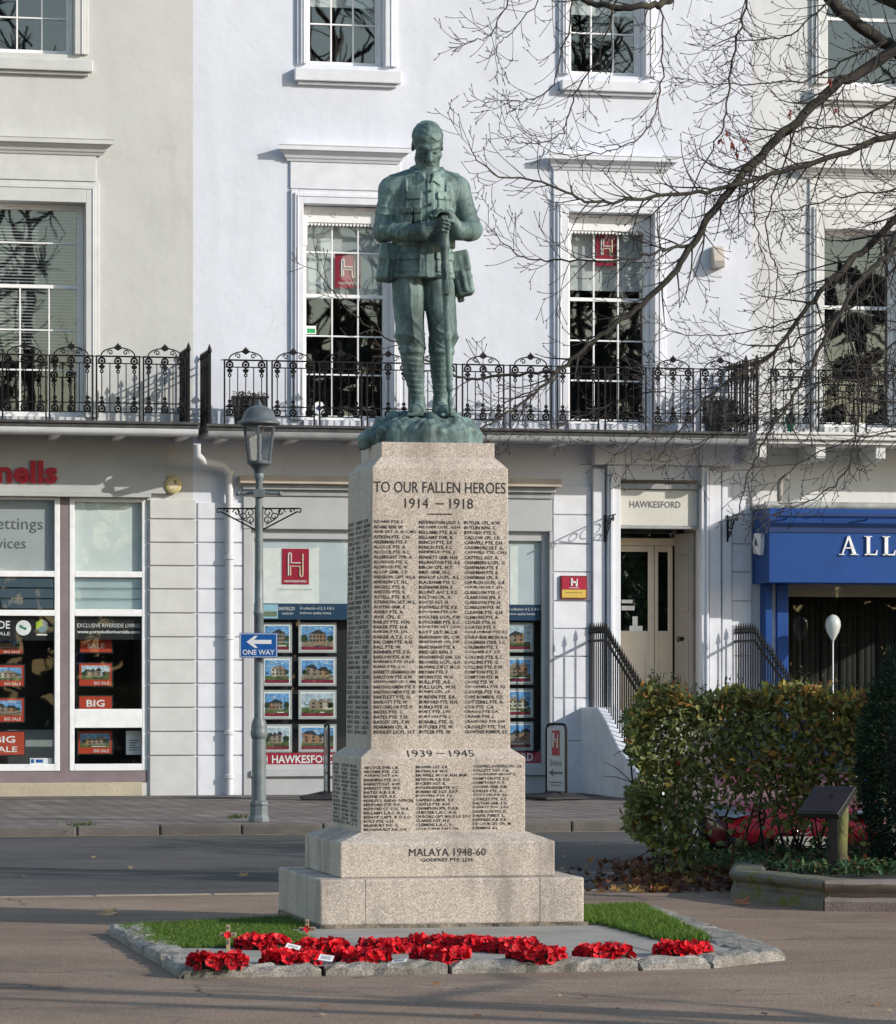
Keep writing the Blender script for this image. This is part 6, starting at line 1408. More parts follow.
for k in range(1, 5):
    a = inn[0].lerp(inn[4], k/5); b = a+Vector((-.25,1.15,0)); s_ = Vector((.005,.001,0))
    m.quad((a.x-s_.x,a.y,.054), (a.x+s_.x,a.y,.054), (b.x+s_.x,b.y,.054), (b.x-s_.x,b.y,.054))
single(m, 'paving_joints', flat('dark_joint',(.08,.075,.06),.9), None, None, kind='structure')
M['leafcol'] = attr_mat('leaf_colours', .55, .25)
M['grass'] = attr_mat('grass_colours', .5, .35)
rr = random.Random(3); vs = []; fs = []; cols = []
n = 0; tries = 0
while n < 34000 and tries < 400000:
    tries += 1
    x, y = rr.uniform(-2.5,2.2), rr.uniform(21.5,26)
    if not turf(x, y, rr.uniform(-.03,.04)): continue
    a = rr.uniform(0, 6.28); h = rr.uniform(.025,.06)*(1.15 if x > 0 else .7); w = .0035; lean = rr.uniform(0,.05); b = rr.uniform(0, 6.28)
    p = Vector((x,y,.045)); s_ = Vector((math.cos(a)*w, math.sin(a)*w, 0)); q = p+Vector((math.cos(b)*lean*.5, math.sin(b)*lean*.5, h*.6)); t_ = p+Vector((math.cos(b)*lean*1.4, math.sin(b)*lean*1.4, h))
    k = len(vs); vs += [p-s_, p+s_, q+s_*.8, q-s_*.8, t_]; fs += [(k,k+1,k+2,k+3), (k+3,k+2,k+4)]
    g = rr.uniform(.7,1.25); c = (.10*g+.06*rr.random()**3, .20*g, .03*g); cols += [c, c]; n += 1
o = single(MB().add(vs, fs), 'grass', M['grass'], 'short green grass growing round the granite steps', 'grass', (0,23,0), kind='stuff'); set_col(o, cols)

# ------------------------------------------------------------------ poppy wreaths
M['poppy'] = pmat('poppy_red', (.66,.008,.018), .55, var=.25, vs=30, spec=.3)
M['poppy_dark'] = pmat('poppy_deep_red', (.46,.006,.016), .6, var=.25, vs=30, spec=.25)
def poppy(mb, c, nrm, r, rr):
    nrm = nrm.normalized(); a = nrm.orthogonal().normalized(); b = nrm.cross(a); ph = rr.uniform(0, 6.28); n = rr.choice((4,4,5))
    for k in range(n):
        t0 = ph+2*math.pi*k/n; cup = rr.uniform(.15,.75); vs = [c]
        for j, (dt, q) in enumerate(((-.62,.55),(-.7,.9),(-.3,1.08),(.3,1.05),(.7,.92),(.62,.55))):
            u = a*math.cos(t0+dt)+b*math.sin(t0+dt); vs.append(c+u*(r*q*rr.uniform(.9,1.08))+nrm*(r*cup*q*q*rr.uniform(.7,1.25)))
        vs.append(c+(a*math.cos(t0)+b*math.sin(t0))*r*.6+nrm*r*cup*.2)
        mb.add(vs, [(0,1,7),(1,2,7),(2,3,7),(3,4,7),(4,5,7),(5,6,7),(6,0,7)])
PV = []
for k in range(7):
    m = MB(); rk = random.Random(k); poppy(m, Vector((0,0,0)), Vector((0,0,1)), 1.0, rk); m.m(1).ball((0,0,.22), (.19,.19,.14), 8, 5); PV.append(_mesh(m, 'poppy', [M['poppy'] if k < 4 else M['poppy_dark'], M['black']], (0,0,0), False))
def make_wreath(label, loc, seed, Rw=.135, rw=.03):
    rr = random.Random(seed); t = thing('poppy_wreath', label, 'wreath', loc, group='red poppy wreaths on the memorial edging'); Bk = MB(); c0 = Vector(loc)
    Bk.ring(c0+Vector((0,0,.022)), (1,0,0), (0,1,0), Rw, .026, 20, 6); part(Bk, 'ring', flat('dark_green_ring', (.012,.02,.012), .7), t)
    n = 54
    for i in range(n):
        th = 2*math.pi*i/n*3.0+rr.uniform(-.1,.1); ph = (-.1,.5,1.2,1.9,2.7)[i % 5]+rr.uniform(-.2,.2)
        rad = Vector((math.cos(th), math.sin(th), 0)); nrm = rad*math.cos(ph)+Vector((0,0,1))*math.sin(ph); c = rad*Rw+Vector((0,0,.026))+nrm*rw*rr.uniform(.7,1.0)
        nrm = (nrm+Vector((rr.uniform(-.4,.4),rr.uniform(-.4,.4),rr.uniform(-.1,.25)))).normalized(); o = bpy.data.objects.new('poppy', PV[rr.randrange(7)]); COL.objects.link(o); o.parent = t
        o.matrix_local = Matrix.Translation(c) @ nrm.to_track_quat('Z', 'Y').to_matrix().to_4x4() @ Matrix.Rotation(rr.uniform(0,6.28), 4, 'Z') @ Matrix.Scale(rr.uniform(.031,.042), 4)
    return t
WL = [(217,969.5,'leftmost poppy wreath of the front row at the edging corner'),(291,966.5,'second poppy wreath from left in the front row'),(361,965,'third poppy wreath of the front row, white card on its left'),
      (440,963.5,'front row poppy wreath below the MALAYA line, white card on top'),(536,963.5,'plump front row poppy wreath below the step corner, touching a neighbour'),(603,960.5,'front row poppy wreath under the right end of the pedestal'),(682,957.5,'poppy wreath lying alone at the far right'),
      (262,950,'back row poppy wreath between the two wooden crosses'),(322,955,'back row poppy wreath beneath the right wooden cross'),(385,954,'back row poppy wreath with a white card, left of centre'),(430,950,'back row poppy wreath nearest the middle of the pedestal'),(474,951.5,'back row poppy wreath just right of the middle'),(514,954,'back row poppy wreath with a white card at its right end')]
for i, (px, yb, lab) in enumerate(WL):
    D = (CAMH-.055)*FPX/(yb-HOR)+.19; make_wreath(lab, ((px-448)/FPX*D, D, .054), 20+i, .124 if i < 7 else .112)
for px, py, lab in ((326,958,'white message card between two front wreaths at left'),(381,944,'white message card on the back wreath left of centre'),(436,953,'white message card lying across the wreath below MALAYA'),(516,941,'white message card on the back row at right of centre'),(399,961,'white message card on the slab between wreaths'),(593,949,'white message card tucked behind a front wreath at right'),(293,947,'white message card among the wreaths at left')):
    z = .10; p = gp(px, py, z); rr = random.Random(px); t = thing('message_card', lab, 'card', p, group='white message cards on the wreaths')
    b = MB(); a = Vector((.04,.014*rr.uniform(-1,1),.012*rr.uniform(-1,1))); u = Vector((.006,.03,.011*rr.uniform(.6,1.4))); b.obox(p, a, u, a.cross(u).normalized()*.0015); part(b, 'paper', M['white_ink'], t)
    b = MB()
    for k in (-.4, 0, .4): c = p+u*k-a.cross(u).normalized()*-.0028; b.obox(c, a*.7, u*.05, a.cross(u).normalized()*.0004)
    part(b, 'handwriting', M['grey_ink'], t)
M['wood'] = pmat('pale_wood', (.42,.30,.17), .7, var=.15, vs=20, st=(1,1,.15))
for px, yb, lab in ((228,951,'small wooden cross with a poppy, left of the wreaths'),(307,945,'small wooden cross with a poppy before the pedestal corner')):
    p = gp(px, yb, .05); t = thing('remembrance_cross', lab, 'cross', p, group='small wooden remembrance crosses'); x, y, z = p
    b = MB().box(x-.012,x+.012,y-.005,y+.005,z-.02,z+.155); b.box(x-.05,x-.0125,y-.005,y+.005,z+.085,z+.109); b.box(x+.0125,x+.05,y-.005,y+.005,z+.085,z+.109); part(b, 'cross', M['wood'], t, bevel=.002)
    b = MB(); poppy(b, Vector((x,y-.007,z+.096)), Vector((0,-1,.1)), .02, random.Random(px)); part(b, 'poppy', M['poppy'], t)
    b = MB(); b.rect(x-.008,x+.008,y-.0065,z+.13,z+.145); b.rect(x-.006,x+.006,y-.0065,z+.04,z+.065); b.rect(x-.043,x-.026,y-.0065,z+.091,z+.103); b.rect(x+.026,x+.043,y-.0065,z+.091,z+.103); part(b, 'printed_marks', M['grey_ink'], t)

# ------------------------------------------------------------------ planting bed at right: low wall, soil, ground cover
M['kerbwall'] = pmat('moulded_stone', (.21,.17,.15), .85, var=.2, vs=3, fine=.15, fs=40, bump=.3, col2=None)
M['mosswall'] = pmat('mossy_stone', (.14,.125,.10), .9, vs=5, col2=(.10,.12,.012), lo=.5, hi=.62, fine=.25, fs=30, bump=.5, bs=25)
PW_ = thing('planter_wall', 'low moulded stone planter wall, mossy on its left bend', 'wall', (2.9,26.2,0))
def wallrun(a, b, mat, nm):
    a, b = Vector(a), Vector(b); d = (b-a).normalized(); n = Vector((-d.y,d.x,0)); prof = [(-.02,-.05),(-.02,.07),(.0,.09),(.03,.1),(.03,.13),(.0,.15),(-.025,.17),(-.03,.195),(-.01,.215),(.03,.222),(.22,.222),(.24,.2),(.24,-.05)]
    m = MB(); k = len(prof); nx = max(2, int((b-a).length/.12)); rr = random.Random(4); vs = []
    for i in range(nx+1):
        for q, z in prof: vs.append(a+(b-a)*(i/nx)+n*(q+rr.uniform(-.004,.004))+Vector((0,0,z+rr.uniform(-.004,.004))))
    fs = [(i*k+c, (i+1)*k+c, (i+1)*k+c+1, i*k+c+1) for i in range(nx) for c in range(k-1)]; fs += [tuple(range(k)), tuple(range(nx*k, nx*k+k))[::-1]]
    part(m.add(vs, fs), nm, mat, PW_, smooth='auto')
pa, pb, pc = gp(733,899), gp(825,911), gp(1010,913)
wallrun(pa, pb-Vector((.0,.0,0)), M['mosswall'], 'mossy_bend'); wallrun(pb, pc, M['kerbwall'], 'straight_run'); wallrun(pa+Vector((.2,2.0,0)), pa, M['mosswall'], 'end_return')
rr = random.Random(8)
def soilz(x, y): return .17+.05*math.sin(2.1*x+1)*math.sin(1.7*y)
m = MB(); gx = np.linspace(2.35, 6.5, 24); gy = np.linspace(26.35, 31.2, 24)
m.add([(x, y+(.6*max(0, 2.95-x)), soilz(x, y)) for x in gx for y in gy], [(i*24+j, (i+1)*24+j, (i+1)*24+j+1, i*24+j+1) for i in range(23) for j in range(23)])
single(m, 'planting_soil', pmat('dark_soil', (.03,.024,.018), .95, var=.4, vs=6, bump=.6, bs=12), None, None, kind='structure')
def leafq(vs, fs, p, d, up, L, W, curl=.15):
    s_ = d.cross(up)
    if s_.length < 1e-4: s_ = d.orthogonal()
    s_ = s_.normalized(); n = s_.cross(d).normalized(); k = len(vs)
    vs += [p, p+d*L*.28+s_*W*.46+n*L*.05, p+d*L*.68+s_*W*.36+n*L*.02, p+d*L-n*L*curl, p+d*L*.68-s_*W*.36+n*L*.02, p+d*L*.28-s_*W*.46+n*L*.05, p+d*L*.5-n*L*.05]
    fs += [(k,k+1,k+6),(k+1,k+2,k+3,k+6),(k+6,k+3,k+4,k+5),(k,k+6,k+5)]
def rdir(rr, zb=0.0):
    while True:
        v = Vector((rr.uniform(-1,1), rr.uniform(-1,1), rr.uniform(-1,1)))
        if .05 < v.length < 1: v.normalize(); v.z += zb; return v.normalized()
vs = []; fs = []; cols = []
for i in range(5200):
    x = rr.uniform(2.1,5.2); y = rr.uniform(26.5,30.5)
    if x < 2.9 and y < 29.3-(x-2.1)*2.6-.35: continue
    cl = math.sin(5.1*x+.7)*math.sin(4.3*y+2)
    z = soilz(x, y)+rr.uniform(0,.08)+max(0, cl)*rr.uniform(0,.09); leafq(vs, fs, Vector((x,y,z)), rdir(rr, .35), Vector((0,0,1)), rr.uniform(.05,.09), rr.uniform(.025,.045))
    u = rr.random(); g = rr.uniform(.7,1.2); c = (.06*g,.12*g,.05*g) if u < .72 else ((.16*g,.2*g,.09*g) if u < .9 else (.2*g,.07*g,.035*g)); cols += [c]*4
o = single(MB().add(vs, fs), 'ground_cover', M['leafcol'], 'low green ground cover plants with fallen leaves behind the planter wall', 'ground cover', (3.5,27.5,0), kind='stuff'); set_col(o, cols)
# leaf litter at the hedge foot
def leafpoly(rr, s):
    """five-lobed autumn leaf outline, radius s"""
    pts = []
    for k in range(10):
        a = -math.pi/2+2*math.pi*(k+.5)/10; r = s*(1.0 if k % 2 == 0 else .5)*rr.uniform(.85,1.15); pts.append((r*math.cos(a), r*math.sin(a)))
    return pts
vs = []; fs = []; cols = []
for i in range(900):
    p = gp(rr.gauss(672,38), rr.uniform(868,893)); x, y = p.x, p.y
    if x > 2.35 and y < 28: continue
    n = rdir(rr, 1.2); a = n.orthogonal().normalized(); b = n.cross(a); c = Vector((x,y,rr.uniform(.01,.09)*(1.0 if y > 28.5 else .4))); k = len(vs)
    L = leafpoly(rr, rr.uniform(.03,.05)); vs += [c]+[c+a*u+b*v+n*((u*u+v*v)*rr.uniform(2,9)) for u, v in L]
    for j in range(10): fs.append((k, k+1+j, k+1+(j+1) % 10))
    g = rr.uniform(.6,1.2); cc = rr.choice(((.19,.075,.03),(.13,.05,.03),(.26,.14,.035),(.24,.09,.05),(.1,.05,.035))); cols += [mul(cc, g)]*10
o = single(MB().add(vs, fs), 'leaf_litter', M['leafcol'], 'drift of brown and orange leaves at the foot of the hedge', 'leaf litter', (1.9,29,0), kind='stuff'); set_col(o, cols)
def fallen(px, py, size, col, lab, grp=None, z=0.0, curl=6):
    rr = random.Random(int(px*7+py)); p = gp(px, py, z); c = p+Vector((0,0,.012)); n = Vector((rr.uniform(-.25,.25), rr.uniform(-.5,-.1), 1)).normalized(); a = n.orthogonal().normalized(); b = n.cross(a)
    L = leafpoly(rr, size); m = MB(); v = [c]+[c+a*u+b*w+n*((u*u+w*w)*rr.uniform(.3,1)*curl) for u, w in L]; m.add(v, [(0,1+j,1+(j+1) % 10) for j in range(10)])
    mt = MATL.setdefault(col, pmat('fallen_leaf', col, .6, var=.25, vs=14)); single(m, 'fallen_leaf', mt, lab, 'leaf', p, group=grp)
MATL = {}
fallen(108,915,.085,(.6,.36,.14),'large tan leaf on the tarmac left of the grass', curl=2); fallen(119,916,.03,(.3,.18,.08),'small pale leaf beside the large tan leaf')
fallen(742,905,.10,(.33,.11,.03),'large orange leaf on the tarmac before the mossy planter', curl=4); fallen(752,901,.06,(.3,.17,.08),'tan leaf with raised tip beside the large orange leaf', curl=12)
fallen(243,877,.07,(.36,.24,.07),'yellow leaf lying on the road left of the memorial', z=-.05)
for i, (px, py) in enumerate(((622,889),(633,892),(643,889),(615,892),(651,891))): fallen(px, py, .065, ((.33,.17,.04),(.36,.2,.05),(.28,.11,.04))[i % 3], 'curled yellow brown leaf in the cluster left of the leaf drift', 'leaf cluster by the hedge', curl=7)
rr = random.Random(77)
SL = 'small brown leaf scattered on the tarmac'
for i in range(34):
    px, py = rr.uniform(5,890), rr.choice((rr.uniform(900,935), rr.uniform(975,1020), rr.uniform(985,1020)))
    q = gp(px, py)
    if inpoly(q.x, q.y, inset(EB, 1.08)) or (px > 715 and py < 925): continue
    fallen(px, py, rr.uniform(.014,.03), ((.24,.12,.05),(.16,.08,.04),(.36,.28,.16))[i % 3], SL, 'small leaves scattered on the tarmac')
for i in range(14): fallen(rr.uniform(5,600), rr.uniform(838,888), rr.uniform(.02,.035), ((.3,.2,.08),(.2,.11,.05))[i % 2], 'small dry leaf lying on the road', 'small leaves on the road', z=-.05)
b = MB(); rr = random.Random(6); vs = []; fs = []; cols = []
for c in ((238,818,.035),(82,826,.05)):
    p = gp(c[0], c[1], ZP)
    for i in range(38):
        q = p+Vector((rr.gauss(0,c[2]*1.6), rr.gauss(0,c[2]*2), 0)); leafq(vs, fs, q, rdir(rr, 1.2), Vector((0,1,0)), rr.uniform(.03,.07), .018); cols += [(.07,.11,.03)]*4
o = single(b.add(vs, fs), 'weeds', M['leafcol'], 'green weeds growing along the far kerb near the lamp', 'weeds', (-2.4,42,0), kind='stuff'); set_col(o, cols)

# ------------------------------------------------------------------ hedge
HG = thing('hedge', 'clipped autumn hedge with green and yellowing leaves in front of the entrance', 'hedge', (2.9,30,0)); rr = random.Random(21)
vs = []; fs = []; cols = []; x0, x1, y0, y1 = 1.50, 5.2, 29.55, 30.55
def htop(x): return 1.575+.045*math.sin(5*x)+.035*math.sin(11*x+1)+.02*math.sin(27*x)-.16*math.exp(-((x-1.46)/.13)**2)
n = 0
while n < 16000:
    x = rr.uniform(x0-.04, x1); face = rr.random()
    z = rr.uniform(.06, 1.62)
    if face < .62: y = y0+abs(rr.gauss(0,.13))
    elif face < .78: y = rr.uniform(y0, y1); z = htop(x)-abs(rr.gauss(0,.1))
    elif face < .88: y = rr.uniform(y0, y1); x = x0+abs(rr.gauss(0,.1))
    else: y = rr.uniform(y0, y1)
    if z > htop(x)+.03: continue
    lx = x0+.03+.42*max(0, .5-z)+.05*math.sin(9*z)+.03*math.sin(21*z+2)                    # ragged left edge
    if x < lx: continue
    dens = 1.0
    if x > 2.12: dens *= min(1, max(.10, (z-.44-.10*math.sin(6*x))/.36))     # open foot where the car shows through
    if z < .3: dens *= .75
    if math.sin(9.3*x+3*z)*math.sin(8.1*z+2*x) > .7 and z < 1.1: dens *= .45       # thin spots
    if rr.random() > dens: continue
    d = rdir(rr, .05); d.y -= .25; d.normalize(); leafq(vs, fs, Vector((x,y,z)), d, rdir(rr, .4), rr.uniform(.04,.095), rr.uniform(.028,.054), rr.uniform(.05,.35))
    yel = .06+.45*max(0, min(1, (x-2.4)/1.0))*(.4+.6*max(0, min(1, (z-.4)/.9)))+.4*max(0, (z-1.38)/.2)  # autumn yellow, raised at top and right to paint sunlight in
    if math.sin(4*x+1)*math.sin(5*z) > .5: yel += .15
    u = rr.random(); g = rr.uniform(.65,1.3)
    c = rr.choice(((.52,.36,.07),(.46,.37,.08),(.52,.27,.07),(.36,.17,.07))) if u < yel*.55 else ((.33,.34,.10) if u < yel*.55+.2 else ((.18,.215,.075) if u < .8 else (.25,.275,.12)))
    cols += [mul(c, g)]*4; n += 1
# young shoots on top
sh_ = MB()
for i in range(150):
    x = rr.uniform(x0+.1, 4.4); y = rr.uniform(y0, y1); z = htop(x)-.05; h = rr.uniform(.06,.2)*(1.6 if 1.9 < x < 2.05 else 1); tip = Vector((x+rr.uniform(-.06,.06), y+rr.uniform(-.05,.05), z+h)); sh_.tube([(x,y,z-.2), tip], [.004,.002], 3)
    for k in range(int(h/.022)):
        p = Vector((x,y,z)).lerp(tip, k*.022/h); leafq(vs, fs, p, rdir(rr, .3), Vector((0,0,1)), rr.uniform(.03,.055), .022); cols += [mul((.10,.14,.035), rr.uniform(.7,1.2))]*4
o = part(MB().add(vs, fs), 'foliage', M['leafcol'], HG); set_col(o, cols)
M['bark'] = pmat('grey_brown_bark', (.030,.025,.022), .9, vs=9, col2=(.065,.062,.034), lo=.48, hi=.72, fine=.25, fs=60, bump=.5, bs=60, st=(1,1,.5))
M['twig'] = pmat('dark_twig', (.026,.020,.019), .75, var=.35, vs=6)
for i in range(46):
    x = rr.uniform(x0+.1, x1); y = rr.uniform(y0+.25, y1-.25); pts = [Vector((x,y,0))]; r = rr.uniform(.008,.018)
    for k in range(5): pts.append(pts[-1]+Vector((rr.uniform(-.1,.1), rr.uniform(-.07,.07), .27)))
    sh_.tube(pts, [r*(1-.13*k) for k in range(6)], 5)
    for k in range(1, 6):
        for s_ in range(3 if k < 5 else 0): d = rdir(rr, .0); sh_.tube([pts[k], pts[k]+d*.16+Vector((0,0,.02)), pts[k]+d*.3], [.005,.004,.002], 3)
part(sh_, 'stems', M['twig'], HG)
# yew at the right edge
YW = thing('yew_bush', 'dark green clipped yew bush cut off by the right edge', 'bush', (3.86,28.2,.15)); rr = random.Random(31); vs = []; fs = []; cols = []; c0 = Vector((3.79,28.2,1.02))
for i in range(15000):
    d = rdir(rr); bump_ = 1+.06*math.sin(9*d.x+4*d.z)*math.sin(8*d.y+5*d.z); r = rr.uniform(.82,1.02)*bump_; p = c0+Vector((d.x*.57*r, d.y*.57*r, d.z*1.0*r))
    if p.z < .12: continue
    dd = (d+rdir(rr)*.7+Vector((0,0,.3))).normalized(); leafq(vs, fs, p, dd, rdir(rr), rr.uniform(.035,.07), rr.uniform(.012,.02), .1); g = rr.uniform(.5,1.5); cols += [(.02*g,.045*g,.024*g)]*4
o = part(MB().add(vs, fs), 'foliage', M['leafcol'], YW); set_col(o, cols)
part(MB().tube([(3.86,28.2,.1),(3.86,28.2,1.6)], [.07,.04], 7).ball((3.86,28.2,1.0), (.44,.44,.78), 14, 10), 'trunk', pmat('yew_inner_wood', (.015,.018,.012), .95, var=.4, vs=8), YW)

# ------------------------------------------------------------------ lectern and mossy stem
D = 27.2; X = (833-448)/FPX*D
LT = thing('information_lectern', 'black sloping information board on a square post behind the planter wall', 'information board', (X,D,.16))
part(MB().box(X-.034,X+.034,D-.034,D+.034,.1,.80), 'post', M['iron'], LT, bevel=.005)
m = MB(); Rm = Matrix.Rotation(R(-38), 3, 'Z') @ Matrix.Rotation(R(38), 3, 'X'); c = Vector((X-.045,D-.02,.745)); ax, ay, az = [Rm @ Vector(v) for v in ((1,0,0),(0,1,0),(0,0,1))]
m.obox(c, ax*.18, ay*.165, az*.026); part(m, 'board', pmat('black_board', (.016,.015,.016), .45, var=.2), LT, bevel=.006)
m = MB(); m.obox(c+az*.027, ax*.155, ay*.14, az*.002); part(m, 'panel_sheet', pmat('dark_red_panel', (.03,.013,.012), .5, var=.2), LT)
D = 27.8; X = (841-448)/FPX*D
m = MB().tube([(X-.01,D,.1),(X,D,.4),(X+.015,D+.02,.62),(X+.02,D+.03,.80)], [.06,.052,.048,.042], 9)
single(m, 'mossy_stem', pmat('mossy_bark', (.11,.095,.06), .9, vs=7, col2=(.15,.16,.045), lo=.4, hi=.6, fine=.3, bump=.5, bs=30), 'thick mossy stem rising behind the black information board', 'tree stem', (X,D,.1), smooth=True)

# ------------------------------------------------------------------ red car nose-on behind the hedge
cf = Frame(((801-448)/FPX*32.2, 32.0, -.055), R(3))
CR = thing('parked_car', 'dark red parked hatchback seen nose on through the hedge', 'car', (0,0,0), cf)
ST_ = [(0,.30,.34,.60,.60,.40),(.06,.22,.52,.74,.66,.42),(.25,.18,.62,.82,.72,.45),(.6,.18,.72,.845,.74,.5),(1.05,.18,.83,.85,.72,.55),(1.5,.18,1.12,.85,.60,.6),(1.85,.18,1.34,.85,.57,.62),(2.5,.18,1.40,.85,.57,.64),(3.2,.18,1.36,.84,.56,.66),(3.65,.2,1.1,.82,.58,.66),(3.85,.3,.8,.76,.6,.6)]
m = MB(); vs = []; 
for y, zb_, zt_, wb, wt, zk in ST_:
    half = [(0,zb_),(wb*.75,zb_),(wb*.97,zb_+.08),(wb,zk),(wb*.97,min(zk+.14,zt_-.04)),(wt,zt_-.05),(wt*.8,zt_-.008),(wt*.4,zt_+.012),(0,zt_+.018)]
    vs += [(x,y,z) for x, z in half]+[(-x,y,z) for x, z in half[-2:0:-1]]
k = 16; fs = [(i*k+a, (i+1)*k+a, (i+1)*k+(a+1)%k, i*k+(a+1)%k) for i in range(len(ST_)-1) for a in range(k)]; fs += [tuple(range(k)), tuple(range((len(ST_)-1)*k, len(ST_)*k))[::-1]]
def carpaint():
    m, t, p = _new('deep_red_car_paint'); p.inputs['Base Color'].default_value = (.13,.003,.010,1); p.inputs['Roughness'].default_value = .3; p.inputs['Coat Weight'].default_value = .35; p.inputs['Coat Roughness'].default_value = .03; return m
bd = part(m.add(vs, fs), 'body', carpaint(), CR, smooth=True); sb2 = bd.modifiers.new('smooth', 'SUBSURF'); sb2.levels = sb2.render_levels = 2
gmat = pmat('car_glass', (.02,.025,.03), .05, var=.1)
m = MB().quad((-.66,1.13,.89),(.66,1.13,.89),(.5,1.82,1.36),(-.5,1.82,1.36)); part(m, 'windscreen', gmat, CR)
for s in (-1, 1):
    m = MB().add([(s*.60,.06,.50),(s*.76,.2,.52),(s*.79,.42,.62),(s*.62,.2,.60),(s*.45,.07,.54)], [(0,1,2,3,4) if s < 0 else (4,3,2,1,0)]); m2 = MB(); m2.prism(m.v, (0,-.05,.01)); part(m2, 'headlight', pmat('headlight_glass', (.10,.125,.16), .12, var=.1), CR)
    m = MB().lathe([(.075,0),(.06,.03),(.05,.035)], (0,0,0), 14); mm = MB(); mm.add([(s*.62+x,-.005-z,.27+y) for x, y, z in m.v], [f[::-1] for f in m.f]); part(mm, 'fog_light', M['iron'], CR, smooth='auto')
    m = MB().ball((s*.95,1.25,.98), (.1,.07,.075), 10, 6); m.box(s*.85, s*.92, 1.25, 1.29, .93, .96); part(m, 'wing_mirror', bd.data.materials[0], CR, smooth=True)
    for yy in (.72, 3.2):
        m = MB().lathe([(.19,-.1),(.29,-.1),(.31,-.07),(.31,.07),(.29,.1),(.19,.1)], (0,0,0), 24); mm = MB(); mm.add([(s*.77+z,yy+x,.305+y) for x, y, z in m.v], m.f); w = part(mm, 'wheel', M['iron'], CR, smooth='auto')
        m = MB().lathe([(.05,.09),(.19,.095),(.19,.105),(.03,.11)], (0,0,0), 16); mm = MB(); mm.add([(s*.77+s*z,yy+x,.305+y) for x, y, z in m.v], m.f); part(mm, 'rim', M['alu'], w, smooth='auto')
m = MB().prism([(-.42,-.012,.21),(.42,-.012,.21),(.34,-.03,.33),(-.34,-.03,.33)], (0,.04,0)); part(m, 'grille', M['iron'], CR)
m = MB().box(-.26,.26,-.05,-.035,.245,.345); pt = part(m, 'number_plate', flat('shaded_plate', (.4,.4,.37), .5), CR, bevel=.004); m = MB(); m.text('DU5', (-.235,-.053,.262), (1,0,0), (0,0,1), w=.2, h=.066, align='L', bold=.02); m.text('Y', (.235,-.053,.262), (1,0,0), (0,0,1), h=.066, align='R', bold=.02); part(m, 'plate_lettering', M['dark_letter'], pt)  # plate colour darkened to draw the shade it sits in
m = MB(); zc = .415; ya = -.045
m.ring((0,ya,zc), (1,0,0), (0,0,.78), .066, .008, 22, 5); m.tube([(-.06,ya,zc+.03),(-.035,ya-.004,zc+.02),(-.012,ya-.006,zc-.012),(0,ya-.007,zc-.018),(.012,ya-.006,zc-.012),(.035,ya-.004,zc+.02),(.06,ya,zc+.03)], .009, 5); part(m, 'bonnet_emblem', pmat('bright_chrome', (.75,.76,.78), .15, .9, var=.05), CR, smooth=True)
# ------------------------------------------------------------------ the overhanging bare tree
TB = thing('bare_tree', 'bare tree at right whose twigs hang across the white facade', 'tree', (4.9,29.3,0)); rr = random.Random(99)
def crom(P, n):
    out = []; P = [P[0]]+P+[P[-1]]
    for i in range(1, len(P)-2):
        a, b, c, d = P[i-1:i+3]
        for k in range(n):
            t = k/n; out.append(tuple(.5*((2*b[j])+(-a[j]+c[j])*t+(2*a[j]-5*b[j]+4*c[j]-d[j])*t*t+(-a[j]+3*b[j]-3*c[j]+d[j])*t**3) for j in range(2)))
    out.append(P[-2]); return out
limbs = MB(); shoots = MB(); tw = MB()
def twig(p, d, L, r, lev, up):
    n = max(4, int(L/.045)); pts = [p]; rs = [r]; d = d.normalized(); q = p; sgn = rr.choice((-1,1)); bend = Vector((rr.uniform(-.08,.08), rr.uniform(-.08,.08), rr.uniform(-.10,.04)))
    for i in range(n):
        t = i/n; d = (d+bend*(1-t)+Vector((rr.uniform(-.06,.06), rr.uniform(-.06,.06), rr.uniform(-.05,.05)+up*.30*t*t))).normalized(); q = q+d*(L/n); pts.append(q); rs.append(max(r*(1-.7*(i+1)/n), .0026))
        if lev > 0 and i > 0 and rr.random() < (.36 if lev == 2 else .3):
            sgn = -sgn; side = Vector((-d.z,rr.uniform(-.6,.6),d.x))*sgn; dd = (d*.9+side*rr.uniform(.4,.85)).normalized()
            twig(q, dd, L*rr.uniform(.25,.55)*(1-.45*t)+.035, rs[-1]*.8, lev-1, up)
    pts.append(q+d*.012); rs.append(.0048); pts.append(q+d*.026); rs.append(.001)
    tw.tube(pts, rs, 4 if r > .004 else 3, False)
def branch(P, D0, D1, r0, r1, dens=1.0, tl=.5, up=1.0, mb=None, skip=0.0, lev=2):
    pts2 = crom(P, 5); n = len(pts2); ph = rr.uniform(0,6); pts = []
    for i, (x, y) in enumerate(pts2):
        t = i/(n-1); D = D0+(D1-D0)*t+.12*math.sin(ph+7*t); p = wp(x, y, D); k = .006+.004*(1-t); pts.append(p+Vector((rr.gauss(0,k), 0, rr.gauss(0,k))))
    rs = [r0+(r1-r0)*(i/(n-1))**.8 for i in range(n)]; (mb or limbs).tube(pts, rs, 7 if r0 > .02 else 5, True)
    acc = 0; sgn = 1
    for i in range(1, n):
        seg = (pts[i]-pts[i-1]); acc += seg.length*dens; t = i/(n-1)
        while acc > .088:
            acc -= .088
            if t < skip: continue
            sgn = -sgn; d = seg.normalized(); side = Vector((-d.z, rr.uniform(-.9,.9), d.x))*sgn
            twig(pts[i], d*.9+side*rr.uniform(.4,.9), tl*rr.uniform(.35,1.3)*(1.05-.5*t), min(rs[i]*.55, .0080), lev, up)
T0 = (1010, 40)
